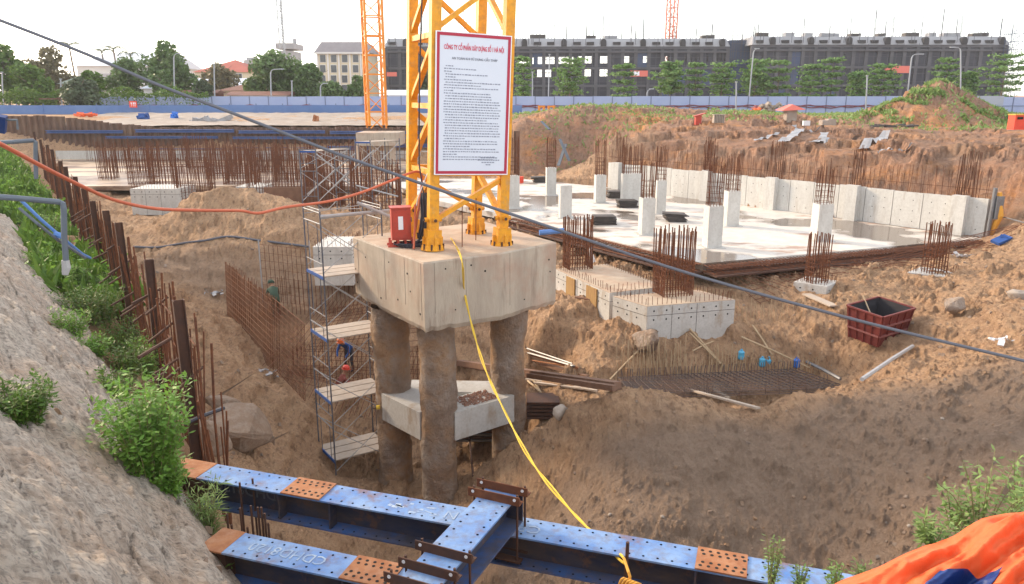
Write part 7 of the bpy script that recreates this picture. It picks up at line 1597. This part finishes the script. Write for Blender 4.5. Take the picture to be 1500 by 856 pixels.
# ------------------------------------------------------------------ people in the deep footing
def person(lab, base, rz, joints, cloth, legs, helmet, H=1.62):
    """joints: dict of local points (x right, y forward, z up)"""
    t = thing('person', lab, 'person', base, rz, 'workers in the deep footing')
    J = joints; names = list(J); E = [('hip', 'belly'), ('belly', 'chest'), ('chest', 'neck'), ('neck', 'head'), ('head', 'crown'), ('chest', 'shL'), ('shL', 'elL'), ('elL', 'waL'), ('waL', 'haL'), ('chest', 'shR'), ('shR', 'elR'), ('elR', 'waR'), ('waR', 'haR'), ('hip', 'thL'), ('thL', 'knL'), ('knL', 'anL'), ('anL', 'toL'), ('hip', 'thR'), ('thR', 'knR'), ('knR', 'anR'), ('anR', 'toR')]
    rad = dict(hip=.15, belly=.145, chest=.155, neck=.055, head=.095, crown=.08, sh=.07, el=.047, wa=.034, ha=.038, th=.095, kn=.065, an=.045, to=.042)
    me = bpy.data.meshes.new('body'); me.from_pydata([J[n_] for n_ in names], [(names.index(a), names.index(c)) for a, c in E], []); o = bpy.data.objects.new('body', me); col.objects.link(o)
    m1 = o.modifiers.new('s', 'SKIN'); m2 = o.modifiers.new('d', 'SUBSURF'); m2.levels = 2
    for i, n_ in enumerate(names): r_ = rad.get(n_, rad.get(n_[:2], .05)); me.skin_vertices[0].data[i].radius = (r_, r_); me.skin_vertices[0].data[i].use_root = (n_ == 'hip')
    bpy.context.view_layer.update(); me2 = bpy.data.meshes.new_from_object(o.evaluated_get(bpy.context.evaluated_depsgraph_get())); bpy.data.objects.remove(o)
    for m in (cloth, legs, 'skin'): me2.materials.append(M[m])
    hz_ = J['hip'][2]; hd = Vector(J['head']); hands = [Vector(J['haL']), Vector(J['haR'])]; nk = Vector(J['neck']); kne = [Vector(J[k]) for k in ('knL', 'knR', 'anL', 'anR', 'toL', 'toR', 'thL', 'thR')]; up_ = [Vector(J[k]) for k in ('belly', 'chest', 'shL', 'shR', 'elL', 'elR', 'waL', 'waR')]
    for p in me2.polygons:
        c = p.center; p.use_smooth = True
        if (c - hd).length < .16 or min((c - h_).length for h_ in hands) < .09: p.material_index = 2
        elif min((c - k_).length for k_ in kne) < min((c - k_).length for k_ in up_): p.material_index = 1
    b_ = bpy.data.objects.new('body', me2); link(b_, t, WL[t.name]); hl = MB(); hc = hd + (Vector(J['crown']) - hd) * .7
    rings = []; ax_ = (Vector(J['crown']) - hd).normalized(); e1 = ax_.orthogonal().normalized(); e2_ = ax_.cross(e1)
    hl.tube([hc - ax_ * .02, hc + ax_ * .05, hc + ax_ * .10, hc + ax_ * .125], [.135, .13, .09, .03], 12); hl.tube([hc - ax_ * .03, hc - ax_ * .015], [.165, .15], 12); hl.build('helmet', M[helmet], t, local=True, smooth=True)
    for h_, s_ in ((hands[0], 1), (hands[1], -1)):
        fg = MB(); el = Vector(J['elL' if s_ == 1 else 'elR']); d_ = (h_ - el).normalized(); sd_ = d_.orthogonal().normalized()
        for k in range(4): b0 = h_ + sd_ * (.022 * (k - 1.5)); fg.tube([b0, b0 + d_ * (.05 + .006 * (2 - abs(k - 1.5))), b0 + d_ * .075 + d_.cross(sd_) * .03], [.009, .009, .007], 5)
        fg.tube([h_ + sd_ * .035, h_ + sd_ * .06 + d_ * .03], [.011, .008], 5); tag(fg.build('fingers', M['skin'], t, local=True), kind='stuff')
    fc = MB(); fw = Vector((0, 1, 0)); fc.box(hd + Vector((0, .10, -.0)), (.025, .04, .035)); fc.box(hd + Vector((-.035, .09, .03)), (.02, .015, .01)); fc.box(hd + Vector((.035, .09, .03)), (.02, .015, .01)); fc.box(hd + Vector((0, .092, -.05)), (.045, .012, .01)); tag(fc.build('face', M['skin'], t, local=True), kind='stuff'); return t
bend = dict(hip=(0, -.12, .86), belly=(0, 0, 1.0), chest=(0, .22, 1.16), neck=(0, .36, 1.25), head=(0, .46, 1.30), crown=(0, .50, 1.42), shL=(-.19, .24, 1.15), elL=(-.25, .34, .90), waL=(-.16, .48, .72), haL=(-.13, .52, .65), shR=(.19, .24, 1.15), elR=(.25, .36, .90), waR=(.16, .50, .74), haR=(.13, .54, .67), thL=(-.10, -.10, .82), knL=(-.13, .02, .46), anL=(-.13, -.08, .09), toL=(-.14, .10, .04), thR=(.10, -.10, .82), knR=(.13, .06, .46), anR=(.14, -.02, .09), toR=(.15, .16, .04))
squat = dict(hip=(0, -.18, .34), belly=(0, -.10, .52), chest=(0, .04, .74), neck=(0, .12, .90), head=(0, .17, .99), crown=(0, .19, 1.11), shL=(-.19, .05, .74), elL=(-.25, .22, .55), waL=(-.14, .38, .42), haL=(-.11, .43, .38), shR=(.19, .05, .74), elR=(.25, .22, .55), waR=(.14, .38, .42), haR=(.11, .43, .38), thL=(-.10, -.14, .34), knL=(-.17, .22, .48), anL=(-.15, .02, .09), toL=(-.16, .18, .04), thR=(.10, -.14, .34), knR=(.17, .24, .48), anR=(.15, .04, .09), toR=(.16, .20, .04))
person('person in a blue shirt and orange helmet bending over behind the scaffold tower', on_ground(512, 548), R(160), bend, 'cloth_blue', 'cloth_dark', 'helmet_orange'); person('person in dark red clothes and red helmet squatting low behind the scaffold tower', on_ground(502, 583), R(-60), squat, 'cloth_red', 'cloth_dark', 'helmet_red'); person('person in dull green clothes bending beside the rod wall', on_ground(405, 468), R(30), bend, 'cloth_green', 'cloth_green', 'cloth_green')
q = at_y(554, 597, 21.4); tag(MB().tube([q + Vector((-.05, 0, 0)), q + Vector((.05, 0, .01))], .07, 8).build('yellow_wrap', M['rope_yellow'], origin=q), 'small yellow wrapped thing stuck on the left pile', 'wrap')

# ------------------------------------------------------------------ thin air haze over the site
if HAZE > 0:
    hz_ = MB().box((0, 160, 15), (700, 560, 64)).build('haze', None); tag(hz_, kind='stuff')
    hm_ = bpy.data.materials.new('haze'); hm_.use_nodes = True; hn = hm_.node_tree; hn.nodes.clear()
    ho = hn.nodes.new('ShaderNodeOutputMaterial'); hv = hn.nodes.new('ShaderNodeVolumePrincipled'); hv.inputs['Density'].default_value = HAZE; hv.inputs['Color'].default_value = (.9, .92, .95, 1); hv.inputs['Anisotropy'].default_value = .2
    hn.links.new(hv.outputs[0], ho.inputs['Volume']); hz_.data.materials.append(hm_)
